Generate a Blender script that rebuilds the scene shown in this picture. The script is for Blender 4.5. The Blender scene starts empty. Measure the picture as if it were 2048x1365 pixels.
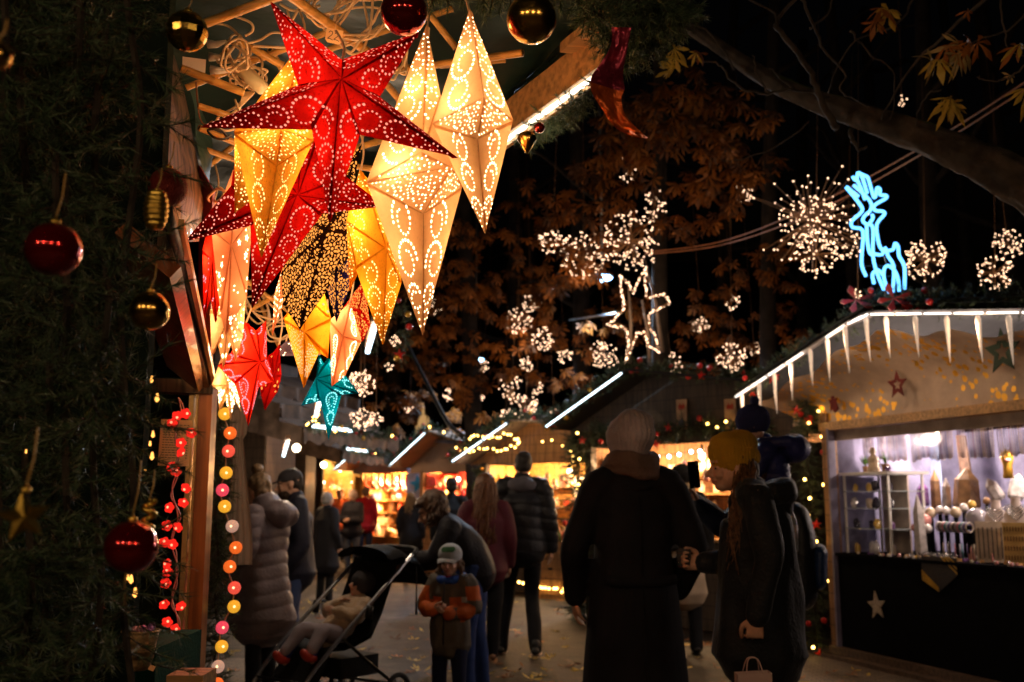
import bpy, bmesh, math, random
import numpy as np
from mathutils import Vector as V, Matrix, Quaternion, noise
random.seed(7); RNG = np.random.default_rng(11)
SC = bpy.context.scene; COL = SC.collection
R = math.radians; PI = math.pi
F = 1991.11; HC = 1.4; PITCH = math.atan(317.5 / F); cp, sp = math.cos(PITCH), math.sin(PITCH)
# ---- picture point -> place -------------------------------------------------
def W(px, py, d):
    x = (px - 1024) / F * d; y = (682.5 - py) / F * d
    return V((x, d * cp - y * sp, HC + d * sp + y * cp))
def WY(px, py, Y):
    p = W(px, py, 1.0) - V((0, 0, HC)); return V((0, 0, HC)) + p * (Y / p.y)
def G(px, py, z=0.0):
    p = W(px, py, 1.0) - V((0, 0, HC)); return V((0, 0, HC)) + p * ((z - HC) / p.z)
def rnd(a, b): return random.uniform(a, b)
# ---- materials --------------------------------------------------------------
MATS = {}
def mat(name, col, rough=.6, metal=0, emit=None, es=0, var=.25, vs=8, bump=.15, bs=40, trans=0, coat=0, sheen=0, alpha=1, ior=1.45, col2=None, spec=.5, sample=None):
    if name in MATS: return MATS[name]
    m = bpy.data.materials.new(name); m.use_nodes = True; nt = m.node_tree; N = nt.nodes; L = nt.links
    b = N['Principled BSDF']
    tc = N.new('ShaderNodeTexCoord')
    nz = N.new('ShaderNodeTexNoise'); nz.inputs['Scale'].default_value = vs; nz.inputs['Detail'].default_value = 4
    L.new(tc.outputs['Object'], nz.inputs['Vector'])
    mx = N.new('ShaderNodeMix'); mx.data_type = 'RGBA'
    c = V(col[:3]); c2 = V(col2) if col2 else c * (1 - var)
    c1 = c if col2 else c * (1 + var * .5)
    mx.inputs[6].default_value = (*[min(1, v) for v in c1], 1); mx.inputs[7].default_value = (*c2, 1)
    rp = N.new('ShaderNodeMapRange'); rp.inputs[1].default_value = .35; rp.inputs[2].default_value = .65
    L.new(nz.outputs[0], rp.inputs[0]); L.new(rp.outputs[0], mx.inputs[0]); L.new(mx.outputs[2], b.inputs['Base Color'])
    b.inputs['Roughness'].default_value = rough; b.inputs['Metallic'].default_value = metal
    b.inputs['Specular IOR Level'].default_value = spec
    b.inputs['Transmission Weight'].default_value = trans; b.inputs['IOR'].default_value = ior
    b.inputs['Coat Weight'].default_value = coat; b.inputs['Sheen Weight'].default_value = sheen; b.inputs['Alpha'].default_value = alpha
    if bump:
        n2 = N.new('ShaderNodeTexNoise'); n2.inputs['Scale'].default_value = bs; n2.inputs['Detail'].default_value = 3
        L.new(tc.outputs['Object'], n2.inputs['Vector'])
        bp = N.new('ShaderNodeBump'); bp.inputs['Strength'].default_value = bump; bp.inputs['Distance'].default_value = .01
        L.new(n2.outputs[0], bp.inputs['Height']); L.new(bp.outputs[0], b.inputs['Normal'])
    if emit:
        b.inputs['Emission Color'].default_value = (*emit, 1); b.inputs['Emission Strength'].default_value = es
    if sample is not None: m.cycles.emission_sampling = sample
    MATS[name] = m; return m
def wood(name, col, scale=6, axis=0, rough=.55, dark=.5, plank=0, coat=.1):
    """streaky timber; plank > 0 adds board joints every `plank` metres across the grain (z)"""
    if name in MATS: return MATS[name]
    m = mat(name, col, rough, var=.2, vs=3, bump=.0, coat=coat); nt = m.node_tree; N = nt.nodes; L = nt.links; b = N['Principled BSDF']
    tc = N['Texture Coordinate']; mp = N.new('ShaderNodeMapping'); s = [14, 14, 14]; s[axis] = 1.0
    mp.inputs['Scale'].default_value = [v * scale / 6 for v in s]
    L.new(tc.outputs['Object'], mp.inputs[0]); nz = N.new('ShaderNodeTexNoise'); nz.inputs['Scale'].default_value = 3; nz.inputs['Detail'].default_value = 5
    L.new(mp.outputs[0], nz.inputs['Vector'])
    mx = N.new('ShaderNodeMix'); mx.data_type = 'RGBA'; mx.blend_type = 'MULTIPLY'; mx.inputs[0].default_value = 1
    cr = N.new('ShaderNodeMapRange'); cr.inputs[1].default_value = .35; cr.inputs[2].default_value = .6; cr.inputs[3].default_value = dark; cr.inputs[4].default_value = 1.1
    L.new(nz.outputs[0], cr.inputs[0]); src = b.inputs['Base Color'].links[0].from_socket
    L.new(src, mx.inputs[6]); L.new(cr.outputs[0], mx.inputs[7]); out = mx.outputs[2]
    if plank:
        sx = N.new('ShaderNodeSeparateXYZ'); L.new(tc.outputs['Object'], sx.inputs[0])
        mo = N.new('ShaderNodeMath'); mo.operation = 'PINGPONG'; mo.inputs[1].default_value = plank / 2; L.new(sx.outputs[2], mo.inputs[0])
        mr = N.new('ShaderNodeMapRange'); mr.inputs[1].default_value = 0; mr.inputs[2].default_value = .006; mr.inputs[3].default_value = .15; mr.inputs[4].default_value = 1
        L.new(mo.outputs[0], mr.inputs[0]); m3 = N.new('ShaderNodeMix'); m3.data_type = 'RGBA'; m3.blend_type = 'MULTIPLY'; m3.inputs[0].default_value = 1
        L.new(out, m3.inputs[6]); L.new(mr.outputs[0], m3.inputs[7]); out = m3.outputs[2]
    L.new(out, b.inputs['Base Color'])
    bp = N.new('ShaderNodeBump'); bp.inputs['Strength'].default_value = .3; bp.inputs['Distance'].default_value = .004
    L.new(nz.outputs[0], bp.inputs['Height']); L.new(bp.outputs[0], b.inputs['Normal'])
    return m
def glow(name, col, es, sample='NONE'):
    """a thing that gives off light"""
    if name in MATS: return MATS[name]
    m = bpy.data.materials.new(name); m.use_nodes = True; nt = m.node_tree; nt.nodes.clear()
    e = nt.nodes.new('ShaderNodeEmission'); o = nt.nodes.new('ShaderNodeOutputMaterial')
    e.inputs[0].default_value = (*col, 1); e.inputs[1].default_value = es; nt.links.new(e.outputs[0], o.inputs[0])
    m.cycles.emission_sampling = sample; MATS[name] = m; return m
def paper(name, col, tl=.75, mottle=.35, sc=14, speck=0.0):
    """lantern paper: light from the bulb inside comes through it"""
    if name in MATS: return MATS[name]
    m = bpy.data.materials.new(name); m.use_nodes = True; nt = m.node_tree; N = nt.nodes; L = nt.links; N.clear()
    tc = N.new('ShaderNodeTexCoord'); n1 = N.new('ShaderNodeTexNoise'); n1.inputs['Scale'].default_value = sc; n1.inputs['Detail'].default_value = 6; n1.inputs['Roughness'].default_value = .65
    L.new(tc.outputs['Object'], n1.inputs['Vector'])
    mr = N.new('ShaderNodeMapRange'); mr.inputs[1].default_value = .35; mr.inputs[2].default_value = .68; mr.inputs[3].default_value = 1; mr.inputs[4].default_value = 1 - mottle
    L.new(n1.outputs[0], mr.inputs[0])
    n2 = N.new('ShaderNodeTexNoise'); n2.inputs['Scale'].default_value = 160; n2.inputs['Detail'].default_value = 2
    L.new(tc.outputs['Object'], n2.inputs['Vector'])
    m2 = N.new('ShaderNodeMapRange'); m2.inputs[1].default_value = .58; m2.inputs[2].default_value = .75; m2.inputs[3].default_value = 1; m2.inputs[4].default_value = 1 - speck
    L.new(n2.outputs[0], m2.inputs[0])
    mu = N.new('ShaderNodeMath'); mu.operation = 'MULTIPLY'; L.new(mr.outputs[0], mu.inputs[0]); L.new(m2.outputs[0], mu.inputs[1])
    mx = N.new('ShaderNodeMix'); mx.data_type = 'RGBA'; mx.blend_type = 'MULTIPLY'; mx.inputs[0].default_value = 1; mx.inputs[6].default_value = (*col, 1)
    L.new(mu.outputs[0], mx.inputs[7])
    d = N.new('ShaderNodeBsdfDiffuse'); t = N.new('ShaderNodeBsdfTranslucent'); s = N.new('ShaderNodeMixShader'); s.inputs[0].default_value = tl
    L.new(mx.outputs[2], d.inputs[0]); L.new(mx.outputs[2], t.inputs[0]); L.new(d.outputs[0], s.inputs[1]); L.new(t.outputs[0], s.inputs[2])
    bp = N.new('ShaderNodeBump'); bp.inputs['Strength'].default_value = .25; bp.inputs['Distance'].default_value = .003; L.new(n2.outputs[0], bp.inputs['Height'])
    L.new(bp.outputs[0], d.inputs['Normal'])
    o = N.new('ShaderNodeOutputMaterial'); L.new(s.outputs[0], o.inputs[0]); MATS[name] = m; return m
# ---- objects ----------------------------------------------------------------
ORG = {}
def tag(o, label=None, cat=None, group=None, kind=None):
    if label: o['label'] = label
    if cat: o['category'] = cat
    if group: o['group'] = group
    if kind: o['kind'] = kind
    return o
def thing(name, label, cat, loc=(0, 0, 0), rz=0, group=None):
    o = bpy.data.objects.new(name, None); COL.objects.link(o); o.empty_display_size = .1
    o.location = loc; o.rotation_euler = (0, 0, rz); ORG[o.name] = V(loc)
    return tag(o, label, cat, group)
def dup(root, loc, rz=0, label=None, group=None, scale=1):
    c = root.copy(); COL.objects.link(c); c.location = loc; c.rotation_euler = (0, 0, rz); c.scale = (scale,) * 3; ORG[c.name] = V(loc)
    if label: c['label'] = label
    if group: c['group'] = group
    def kids(a, b):
        for ch in list(a.children):
            k = ch.copy(); COL.objects.link(k); k.parent = b; kids(ch, k)
    kids(root, c); return c
def link_mesh(name, me, mats, parent, org, local):
    for m in (mats if isinstance(mats, (list, tuple)) else [mats]): me.materials.append(m)
    o = bpy.data.objects.new(name, me); COL.objects.link(o)
    if parent: o.parent = parent; ORG[o.name] = ORG.get(parent.name, V((0, 0, 0)))
    else: o.location = org; ORG[o.name] = V(org)
    return o
class MB:
    """collects faces, then links them as ONE mesh object"""
    def __init__(s): s.v = []; s.f = []; s.m = []; s.mi = 0; s.sm = []; s.smooth = False
    def add(s, vs, fs):
        n = len(s.v); s.v += [tuple(p) for p in vs]
        for f in fs: s.f.append(tuple(i + n for i in f)); s.m.append(s.mi); s.sm.append(s.smooth)
        return s
    def box(s, c, size, M=None, bev=0):
        x, y, z = [k / 2 for k in size]; c = V(c)
        vs = [V((a * x, b * y, g * z)) for a in (-1, 1) for b in (-1, 1) for g in (-1, 1)]
        vs = [(M @ (c + p)) if M else (c + p) for p in vs]
        return s.add(vs, [(0, 1, 3, 2), (4, 6, 7, 5), (0, 4, 5, 1), (2, 3, 7, 6), (0, 2, 6, 4), (1, 5, 7, 3)])
    def beam(s, a, b, w, h, up=(0, 0, 1)):
        a, b = V(a), V(b); t = (b - a).normalized(); sd = t.cross(V(up)).normalized(); u = sd.cross(t)
        vs = [p + sd * (i * w / 2) + u * (j * h / 2) for p in (a, b) for i in (-1, 1) for j in (-1, 1)]
        return s.add(vs, [(0, 1, 3, 2), (4, 6, 7, 5), (0, 4, 5, 1), (2, 3, 7, 6), (0, 2, 6, 4), (1, 5, 7, 3)])
    def tube(s, pts, r, n=8, cap=True, flat=1.0, side=None):
        """tube through pts; r number or list; flat squeezes across `side`"""
        pts = [V(p) for p in pts]; k = len(pts); rs = r if isinstance(r, (list, tuple)) else [r] * k
        vs = []; fs = []; pr = V(side) if side is not None else None
        for i, p in enumerate(pts):
            t = (pts[min(i + 1, k - 1)] - pts[max(i - 1, 0)])
            t = t.normalized() if t.length > 1e-9 else V((0, 0, 1))
            if pr is None: pr = t.orthogonal().normalized()
            a = (pr - t * pr.dot(t)); a = a.normalized() if a.length > 1e-6 else t.orthogonal().normalized(); pr = a if side is None else V(side); b = t.cross(a)
            ra, rb = rs[i] if isinstance(rs[i], (tuple, list)) else (rs[i], rs[i] * flat)
            for j in range(n):
                q = 2 * PI * j / n; vs.append(p + a * (math.cos(q) * ra) + b * (math.sin(q) * rb))
        for i in range(k - 1):
            for j in range(n): fs.append((i * n + j, i * n + (j + 1) % n, (i + 1) * n + (j + 1) % n, (i + 1) * n + j))
        if cap: fs.append(tuple(range(n))[::-1]); fs.append(tuple((k - 1) * n + j for j in range(n)))
        o = s.smooth; s.smooth = True; s.add(vs, fs); s.smooth = o; return s
    def ball(s, c, r, n=10, m=7, M=None):
        c = V(c); rr = r if isinstance(r, (tuple, list)) else (r, r, r); vs = [V((0, 0, -rr[2]))]; fs = []
        for i in range(1, m):
            a = -PI / 2 + PI * i / m
            for j in range(n):
                q = 2 * PI * j / n; vs.append(V((math.cos(a) * math.cos(q) * rr[0], math.cos(a) * math.sin(q) * rr[1], math.sin(a) * rr[2])))
        vs.append(V((0, 0, rr[2])))
        for j in range(n): fs.append((0, 1 + (j + 1) % n, 1 + j))
        for i in range(m - 2):
            for j in range(n): fs.append((1 + i * n + j, 1 + i * n + (j + 1) % n, 1 + (i + 1) * n + (j + 1) % n, 1 + (i + 1) * n + j))
        t = len(vs) - 1
        for j in range(n): fs.append((t, 1 + (m - 2) * n + j, 1 + (m - 2) * n + (j + 1) % n))
        vs = [c + (M @ p if M else p) for p in vs]; o = s.smooth; s.smooth = True; s.add(vs, fs); s.smooth = o; return s
    def lathe(s, c, prof, n=16, M=None):
        c = V(c); vs = []; fs = []
        for r, z in prof:
            for j in range(n): q = 2 * PI * j / n; vs.append(V((r * math.cos(q), r * math.sin(q), z)))
        k = len(prof)
        for i in range(k - 1):
            for j in range(n): fs.append((i * n + j, i * n + (j + 1) % n, (i + 1) * n + (j + 1) % n, (i + 1) * n + j))
        fs.append(tuple(range(n))[::-1]); fs.append(tuple((k - 1) * n + j for j in range(n)))
        vs = [c + (M @ p if M else p) for p in vs]; o = s.smooth; s.smooth = True; s.add(vs, fs); s.smooth = o; return s
    def prism(s, poly, d):
        """polygon (list of 3-D points) extruded by vector d"""
        n = len(poly); d = V(d); vs = [V(p) for p in poly] + [V(p) + d for p in poly]
        fs = [tuple(range(n))[::-1], tuple(range(n, 2 * n))] + [(i, (i + 1) % n, n + (i + 1) % n, n + i) for i in range(n)]
        return s.add(vs, fs)
    def sheet(s, grid, closed=False):
        n = len(grid[0]); vs = [p for r in grid for p in r]; fs = []
        for i in range(len(grid) - 1):
            for j in range(n - (0 if closed else 1)): fs.append((i * n + j, i * n + (j + 1) % n, (i + 1) * n + (j + 1) % n, (i + 1) * n + j))
        o = s.smooth; s.smooth = True; s.add(vs, fs); s.smooth = o; return s
    def build(s, name, mats, parent=None, local=False, org=None, label=None, cat=None, group=None, kind=None):
        vs = np.array(s.v, dtype=float)
        if parent: off = np.zeros(3) if local else np.array(ORG.get(parent.name, V((0, 0, 0))))
        else:
            if org is None: lo, hi = vs.min(0), vs.max(0); org = ((lo[0] + hi[0]) / 2, (lo[1] + hi[1]) / 2, lo[2])
            off = np.array(org)
            if local: off = np.zeros(3)
        me = bpy.data.meshes.new(name); me.from_pydata((vs - off).tolist(), [], s.f)
        me.polygons.foreach_set('material_index', s.m); me.polygons.foreach_set('use_smooth', s.sm); me.update()
        o = link_mesh(name, me, mats, parent, org, local)
        return tag(o, label, cat, group, kind)
def needles(name, base, dirs, length, width, mats, parent=None, midx=None, label=None, cat=None, group=None, kind=None, stems=None):
    """thin fir needles (one slim triangle each) as one mesh; base, dirs (n,3) arrays"""
    n = len(base); d = dirs / np.linalg.norm(dirs, axis=1)[:, None]
    rv = RNG.normal(size=(n, 3)); sd = np.cross(d, rv); sd /= np.linalg.norm(sd, axis=1)[:, None]
    L = (length * RNG.uniform(.7, 1.25, n))[:, None]
    a = base - sd * width / 2; b = base + sd * width / 2; c = base + d * L + np.cross(d, sd) * L * .12
    vs = np.stack([a, b, c], 1).reshape(-1, 3); fs = np.arange(3 * n).reshape(-1, 3)
    mi = midx if midx is not None else RNG.integers(0, len(mats), n)
    if stems is not None:
        sv = np.array(stems.v); o = len(vs); vs = np.concatenate([vs, sv]); 
    org = np.array(ORG[parent.name]) if parent else np.array([vs[:, 0].mean(), vs[:, 1].mean(), vs[:, 2].min()])
    me = bpy.data.meshes.new(name)
    faces = fs.tolist() + ([tuple(i + o for i in f) for f in stems.f] if stems is not None else [])
    me.from_pydata((vs - org).tolist(), [], faces)
    mi = list(mi) + ([len(mats)-1] * len(stems.f) if stems is not None else [])
    me.polygons.foreach_set('material_index', np.array(mi, dtype=np.int32)); me.update()
    o_ = link_mesh(name, me, mats, parent, V(org), False); return tag(o_, label, cat, group, kind)
def smooth_path(pts, k=6):
    """Catmull-Rom through pts"""
    pts = [V(p) for p in pts]; out = []
    for i in range(len(pts) - 1):
        p0 = pts[max(i - 1, 0)]; p1 = pts[i]; p2 = pts[i + 1]; p3 = pts[min(i + 2, len(pts) - 1)]
        for j in range(k):
            t = j / k; out.append(.5 * ((2 * p1) + (p2 - p0) * t + (2 * p0 - 5 * p1 + 4 * p2 - p3) * t * t + (3 * p1 - p0 - 3 * p2 + p3) * t ** 3))
    out.append(pts[-1]); return out
def fir(name, paths, rad, nsprig, nn, nl, nw, label, cat='garland', group=None, mats=None, parent=None, droop=.25, bias=None, sc=.75):
    """a garland: sprigs leave the core line, each sprig a twig with needles round it. paths: list of polylines"""
    mats = mats or [MATS['needle_dark'], MATS['needle_mid'], MATS['needle_light']]
    bases = []; dirs = []; st = MB(); tot = sum(sum((V(p[i + 1]) - V(p[i])).length for i in range(len(p) - 1)) for p in paths)
    for p in paths:
        p = [V(q) for q in p]; st.tube(p, min(.006, rad * .08), 5)
        ln = sum((p[i + 1] - p[i]).length for i in range(len(p) - 1)); k = max(2, int(nsprig * ln / tot))
        for _ in range(k):
            i = random.randrange(len(p) - 1); t = random.random(); c = p[i].lerp(p[i + 1], t); ax = (p[i + 1] - p[i]).normalized()
            q = V((random.gauss(0, 1), random.gauss(0, 1), random.gauss(0, 1))); q -= ax * q.dot(ax) * .6; q.normalize(); q.z -= droop
            if bias is not None: q += V(bias)
            q.normalize(); l = rad * rnd(.6, 1.15); e = c + q * l; mid = c.lerp(e, .5) + V((0, 0, -.06 * rad))
            st.tube([c, mid, e], [nw * .9, nw * .8, nw * .4], 3)
            ts = np.random.default_rng(random.randrange(1 << 30)).uniform(.15, 1, nn)
            a = np.array(c); m = np.array(mid); z = np.array(e)
            P = ((1 - ts) ** 2)[:, None] * a + (2 * ts * (1 - ts))[:, None] * m + (ts ** 2)[:, None] * z
            D = RNG.normal(size=(nn, 3)) * sc + np.array(q) * .85
            bases.append(P); dirs.append(D)
    if not paths: return
    return needles(name, np.concatenate(bases), np.concatenate(dirs), nl, nw, mats + [MATS['twig']], parent, RNG.choice(len(mats), sum(map(len, bases)), p=None), label, cat, group, None, st)
def lamp(loc, energy, col=(1, .6, .3), r=.04, name='lamp_light', parent=None):
    l = bpy.data.lights.new(name, 'POINT'); l.energy = energy; l.color = col; l.shadow_soft_size = r
    o = bpy.data.objects.new(name, l); COL.objects.link(o)
    if parent: o.parent = parent; o.location = V(loc) - ORG.get(parent.name, V((0, 0, 0)))
    else: o.location = loc
    return o
# ---- camera, sky, render ----------------------------------------------------
cam = bpy.data.cameras.new('camera'); co = bpy.data.objects.new('camera', cam); COL.objects.link(co); SC.camera = co
cam.lens = 35; cam.sensor_width = 36; cam.clip_end = 500; cam.clip_start = .05; co.location = (0, 0, HC); co.rotation_euler = (PI / 2 + PITCH, 0, 0)
cam.dof.use_dof = True; cam.dof.focus_distance = 2.55; cam.dof.aperture_fstop = 4.2
w = bpy.data.worlds.new('World'); SC.world = w; w.use_nodes = True
nt = w.node_tree; sk = nt.nodes.new('ShaderNodeTexSky'); sk.sky_type = 'NISHITA'; sk.sun_disc = False; sk.sun_elevation = R(-4); sk.sun_rotation = R(200)
nt.links.new(sk.outputs[0], nt.nodes['Background'].inputs[0]); nt.nodes['Background'].inputs[1].default_value = .035
SC.view_settings.view_transform = 'Standard'; SC.view_settings.look = 'None'; SC.view_settings.exposure = 0; SC.view_settings.gamma = 1
SC.render.engine = 'CYCLES'; C = SC.cycles; C.use_denoising = True; C.max_bounces = 5; C.diffuse_bounces = 3; C.glossy_bounces = 3; C.transmission_bounces = 5
C.transparent_max_bounces = 8; C.sample_clamp_indirect = 8; C.sample_clamp_direct = 0; C.use_light_tree = True; C.caustics_reflective = False; C.caustics_refractive = False
try: C.denoiser = 'OPENIMAGEDENOISE'
except Exception: pass
# ---- shared materials -------------------------------------------------------
mat('needle_dark', (.025, .055, .025), .5, var=.3); mat('needle_mid', (.05, .10, .04), .45, var=.3); mat('needle_light', (.13, .17, .09), .35, var=.3)
mat('twig', (.035, .025, .015), .8); mat('black_plastic', (.012, .012, .013), .4); mat('steel', (.55, .55, .56), .3, metal=1, bump=.02)
mat('cable_white', (.72, .5, .28), .4, var=.06, bump=.02); mat('gold_metal', (1, .62, .12), .32, metal=1, bump=.25, bs=18)
mat('red_gloss', (.5, .012, .012), .1, metal=.85, bump=.03, bs=5, coat=1); mat('gold_gloss', (.95, .55, .12), .17, metal=1, bump=.06, bs=7)
wood('bamboo', (.66, .34, .08), 6, 0, .35, .55); wood('pine', (.5, .27, .1), 6, 0, .45, .55); wood('pine_red', (.42, .14, .04), 5, 2, .3, .5, coat=.4)
# ---- paper lanterns ---------------------------------------------------------
DOTW = glow('hole_warm', (1, .76, .42), 6.0); DOTR = glow('hole_red', (1, .26, .17), 1.35); DOTY = glow('hole_yellow', (1, .66, .20), 2.8)
DOTO = glow('hole_orange', (1, .33, .055), 1.5); DOTT = glow('hole_teal', (.25, .9, .85), 1.6); DOTP = glow('hole_pink', (1, .35, .42), 1.4); DOTF = glow('hole_faint', (1, .66, .3), 1.15)
PAP = {}
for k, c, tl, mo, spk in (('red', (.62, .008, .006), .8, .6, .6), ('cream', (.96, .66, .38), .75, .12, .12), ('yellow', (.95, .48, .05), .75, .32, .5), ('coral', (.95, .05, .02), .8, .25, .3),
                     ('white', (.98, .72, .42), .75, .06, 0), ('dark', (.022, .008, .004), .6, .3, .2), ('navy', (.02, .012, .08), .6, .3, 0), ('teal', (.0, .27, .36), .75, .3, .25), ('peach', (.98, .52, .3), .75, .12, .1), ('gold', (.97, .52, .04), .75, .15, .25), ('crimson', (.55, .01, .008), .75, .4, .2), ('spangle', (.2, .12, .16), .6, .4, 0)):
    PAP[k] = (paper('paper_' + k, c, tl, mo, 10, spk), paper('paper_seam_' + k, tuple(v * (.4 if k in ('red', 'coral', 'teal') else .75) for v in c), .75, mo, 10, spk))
def dots(mb, P, N, C2, r, off=.0012, n=7, sq=1.0, ax=None):
    u = ax if ax is not None else N.orthogonal().normalized(); v = N.cross(u)
    c = C2 + N * off; vs = [c + u * (math.cos(2 * PI * j / n) * r) + v * (math.sin(2 * PI * j / n) * r * sq) for j in range(n)]
    mb.add(vs, [tuple(range(n))])
def inside(p, tri, m=0.0):
    a, b, c = tri
    def e(u, v, q): return ((v[0] - u[0]) * (q[1] - u[1]) - (v[1] - u[1]) * (q[0] - u[0])) / max(1e-9, math.hypot(v[0] - u[0], v[1] - u[1]))
    s = [e(a, b, p), e(b, c, p), e(c, a, p)]
    return min(s) > m or max(s) < -m
def facet_dots(mb, tip, b1, b2, N, style, dr, seed=0):
    """punched holes on one facet; coordinates run from the base edge (t=0) to the tip (t=1)"""
    rg = random.Random(seed); mid = (b1 + b2) / 2; ax = tip - mid; Ln = ax.length; x = ax.normalized(); y = N.cross(x).normalized(); wd = (b2 - b1).length
    T = [((p - mid).dot(x), (p - mid).dot(y)) for p in (tip, b1, b2)]
    def put(u, v, r, mg=1.25, n=7):
        if inside((u, v), T, r * mg): dots(mb, None, N, mid + x * u + y * v, r * .9, n=n); return True
    def inr(u):   # centre line and half width at u
        def cr(p, q): return p[1] + (q[1] - p[1]) * (u - p[0]) / (q[0] - p[0]) if abs(q[0] - p[0]) > 1e-6 else None
        a = cr(T[0], T[1]); b = cr(T[0], T[2]); return (a + b) / 2, abs(a - b) / 2
    spc = dr * 3.3
    if style == 'curl':
        u = Ln * .02; k = 0; sgn = 1 if rg.random() < .5 else -1
        while u < Ln * .82 and k < 8:
            c0, hw = inr(u); r = min(hw * .74, Ln * .13); u2 = u + r; c0, hw = inr(min(u2, Ln * .97)); r = min(r, hw * .8)
            if r < dr * 1.9: break
            th0 = rg.uniform(-.6, .6) + (PI / 2 if sgn > 0 else -PI / 2); th = 0; big = r > dr * 5.5
            while th < (8.6 if big else 5.6):
                rr = r if th < 4.7 else r + (r * .42 - r) * min(1, (th - 4.7) / 1.6); d_ = dr * (1.1 if th < 3.6 else .8)
                put(u2 + rr * math.cos(th0 + sgn * th), c0 + rr * math.sin(th0 + sgn * th), d_ * min(1, .55 + r * 14), 1.1); th += dr * (3.0 if th < 4.7 else 2.7) / rr
            u = u2 + r + dr * 2.2; sgn = -sgn; k += 1
        while u < Ln * .95:
            c0, hw = inr(u); put(u, c0 + rg.uniform(-.2, .2) * hw, dr * .7, .9); u += spc * 1.1
    elif style == 'scatter':
        n = int(Ln * wd * .5 / (dr * dr * 22)); pts = []
        for _ in range(n * 6):
            a, b = rg.random(), rg.random()
            if a + b > 1: a, b = 1 - a, 1 - b
            p = tip * a + b1 * b + b2 * (1 - a - b); q = ((p - mid).dot(x), (p - mid).dot(y))
            if all((q[0] - s[0]) ** 2 + (q[1] - s[1]) ** 2 > (dr * 3) ** 2 for s in pts): pts.append(q); put(q[0], q[1], dr * rg.uniform(.7, 1.1))
    elif style == 'arcs':
        for c_u, c_v in ((.08, .18), (.35, -.1), (.62, .02)):
            c0, hw = inr(Ln * c_u)
            for ring in range(1, 5):
                rr = hw * .24 * ring; m = max(5, int(2 * PI * rr / (dr * 3)))
                for j in range(m): put(Ln * c_u + rr * math.cos(2 * PI * j / m), c0 + hw * c_v * 2 + rr * math.sin(2 * PI * j / m), dr * .8)
    elif style == 'paisley':
        u = Ln * .12
        for k in range(5):
            c0, hw = inr(u + hw_ if (hw_ := .0) else u); r = min(hw * .62, Ln * .14)
            if r < dr * 2.5: break
            m = int(2 * PI * r * 1.2 / (dr * 2.6))
            for j in range(m):
                th = 2 * PI * j / m; rr = r * (1 + .55 * max(0, math.cos(th)) ** 4)
                put(u + r + rr * math.cos(th), c0 + rr * .75 * math.sin(th) * (1 - .3 * math.cos(th)), dr)
                if j % 2 == 0 and r > dr * 6: put(u + r + rr * .5 * math.cos(th), c0 + rr * .4 * math.sin(th), dr * .7)
            u += r * 2.6
    elif style in ('flower', 'bigdots', 'daisy'):
        g = dr * (7.6 if style == 'flower' else 7 if style == 'daisy' else 6); us_ = [q[0] for q in T]; vs_ = [q[1] for q in T]
        for i in range(int(min(us_) / g) - 1, int(max(us_) / g) + 2):
            for j in range(int(min(vs_) / g) - 1, int(max(vs_) / g) + 2):
                cu = (i + .4) * g; cv = (j + (.5 if i % 2 else 0)) * g * 1.05 + rg.uniform(-.1, .1) * g
                if style == 'bigdots': put(cu, cv, dr * rg.uniform(1, 1.8), 1.1, 9); continue
                if not inside((cu, cv), T, -dr * 1.5): continue
                put(cu, cv, dr * 1.0, .6, 8); np_ = 7; ro = dr * 2.7; a0 = rg.random() * 6
                for q in range(np_):
                    th = a0 + q * 2 * PI / np_; pc = mid + x * (cu + ro * math.cos(th)) + y * (cv + ro * math.sin(th))
                    if inside((cu + ro * math.cos(th), cv + ro * math.sin(th)), T, dr * .9):
                        dots(mb, None, N, pc, dr * 1.25, n=7, sq=.62, ax=(x * math.cos(th + .5) + y * math.sin(th + .5)))
                if style == 'flower':
                    mi = mb.mi; mb.mi = 3
                    for q in range(14):
                        th = q * 2 * PI / 14; put(cu + dr * 4.3 * math.cos(th), cv + dr * 4.3 * math.sin(th), dr * .38, 1)
                    mb.mi = mi
    elif style == 'stars':
        for k in range(int(9 + Ln * 30)):
            a = rg.random(); u = Ln * a; c0, hw = inr(u); v = c0 + rg.uniform(-.8, .8) * hw
            if k % 4 == 0 and inside((u, v), T, dr * 2.6):
                cc = mid + x * u + y * v + N * .0012; a0 = rg.random() * 3
                mb.add([cc + (x * math.cos(a0 + q * PI / 5) + y * math.sin(a0 + q * PI / 5)) * dr * (2.6 if q % 2 == 0 else 1.1) for q in range(10)], [tuple(range(10))])
            else: put(u, v, dr * .9)
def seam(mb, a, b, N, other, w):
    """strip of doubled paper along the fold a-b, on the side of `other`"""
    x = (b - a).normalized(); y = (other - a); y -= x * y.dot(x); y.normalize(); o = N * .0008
    l = (b - a).length; mb.add([a + o, b + o, b - x * min(.25 * l, w * 1.5) + y * w * .35 + o, a + x * min(.25 * l, w) + y * w + o], [(0, 1, 2, 3)])
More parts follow.
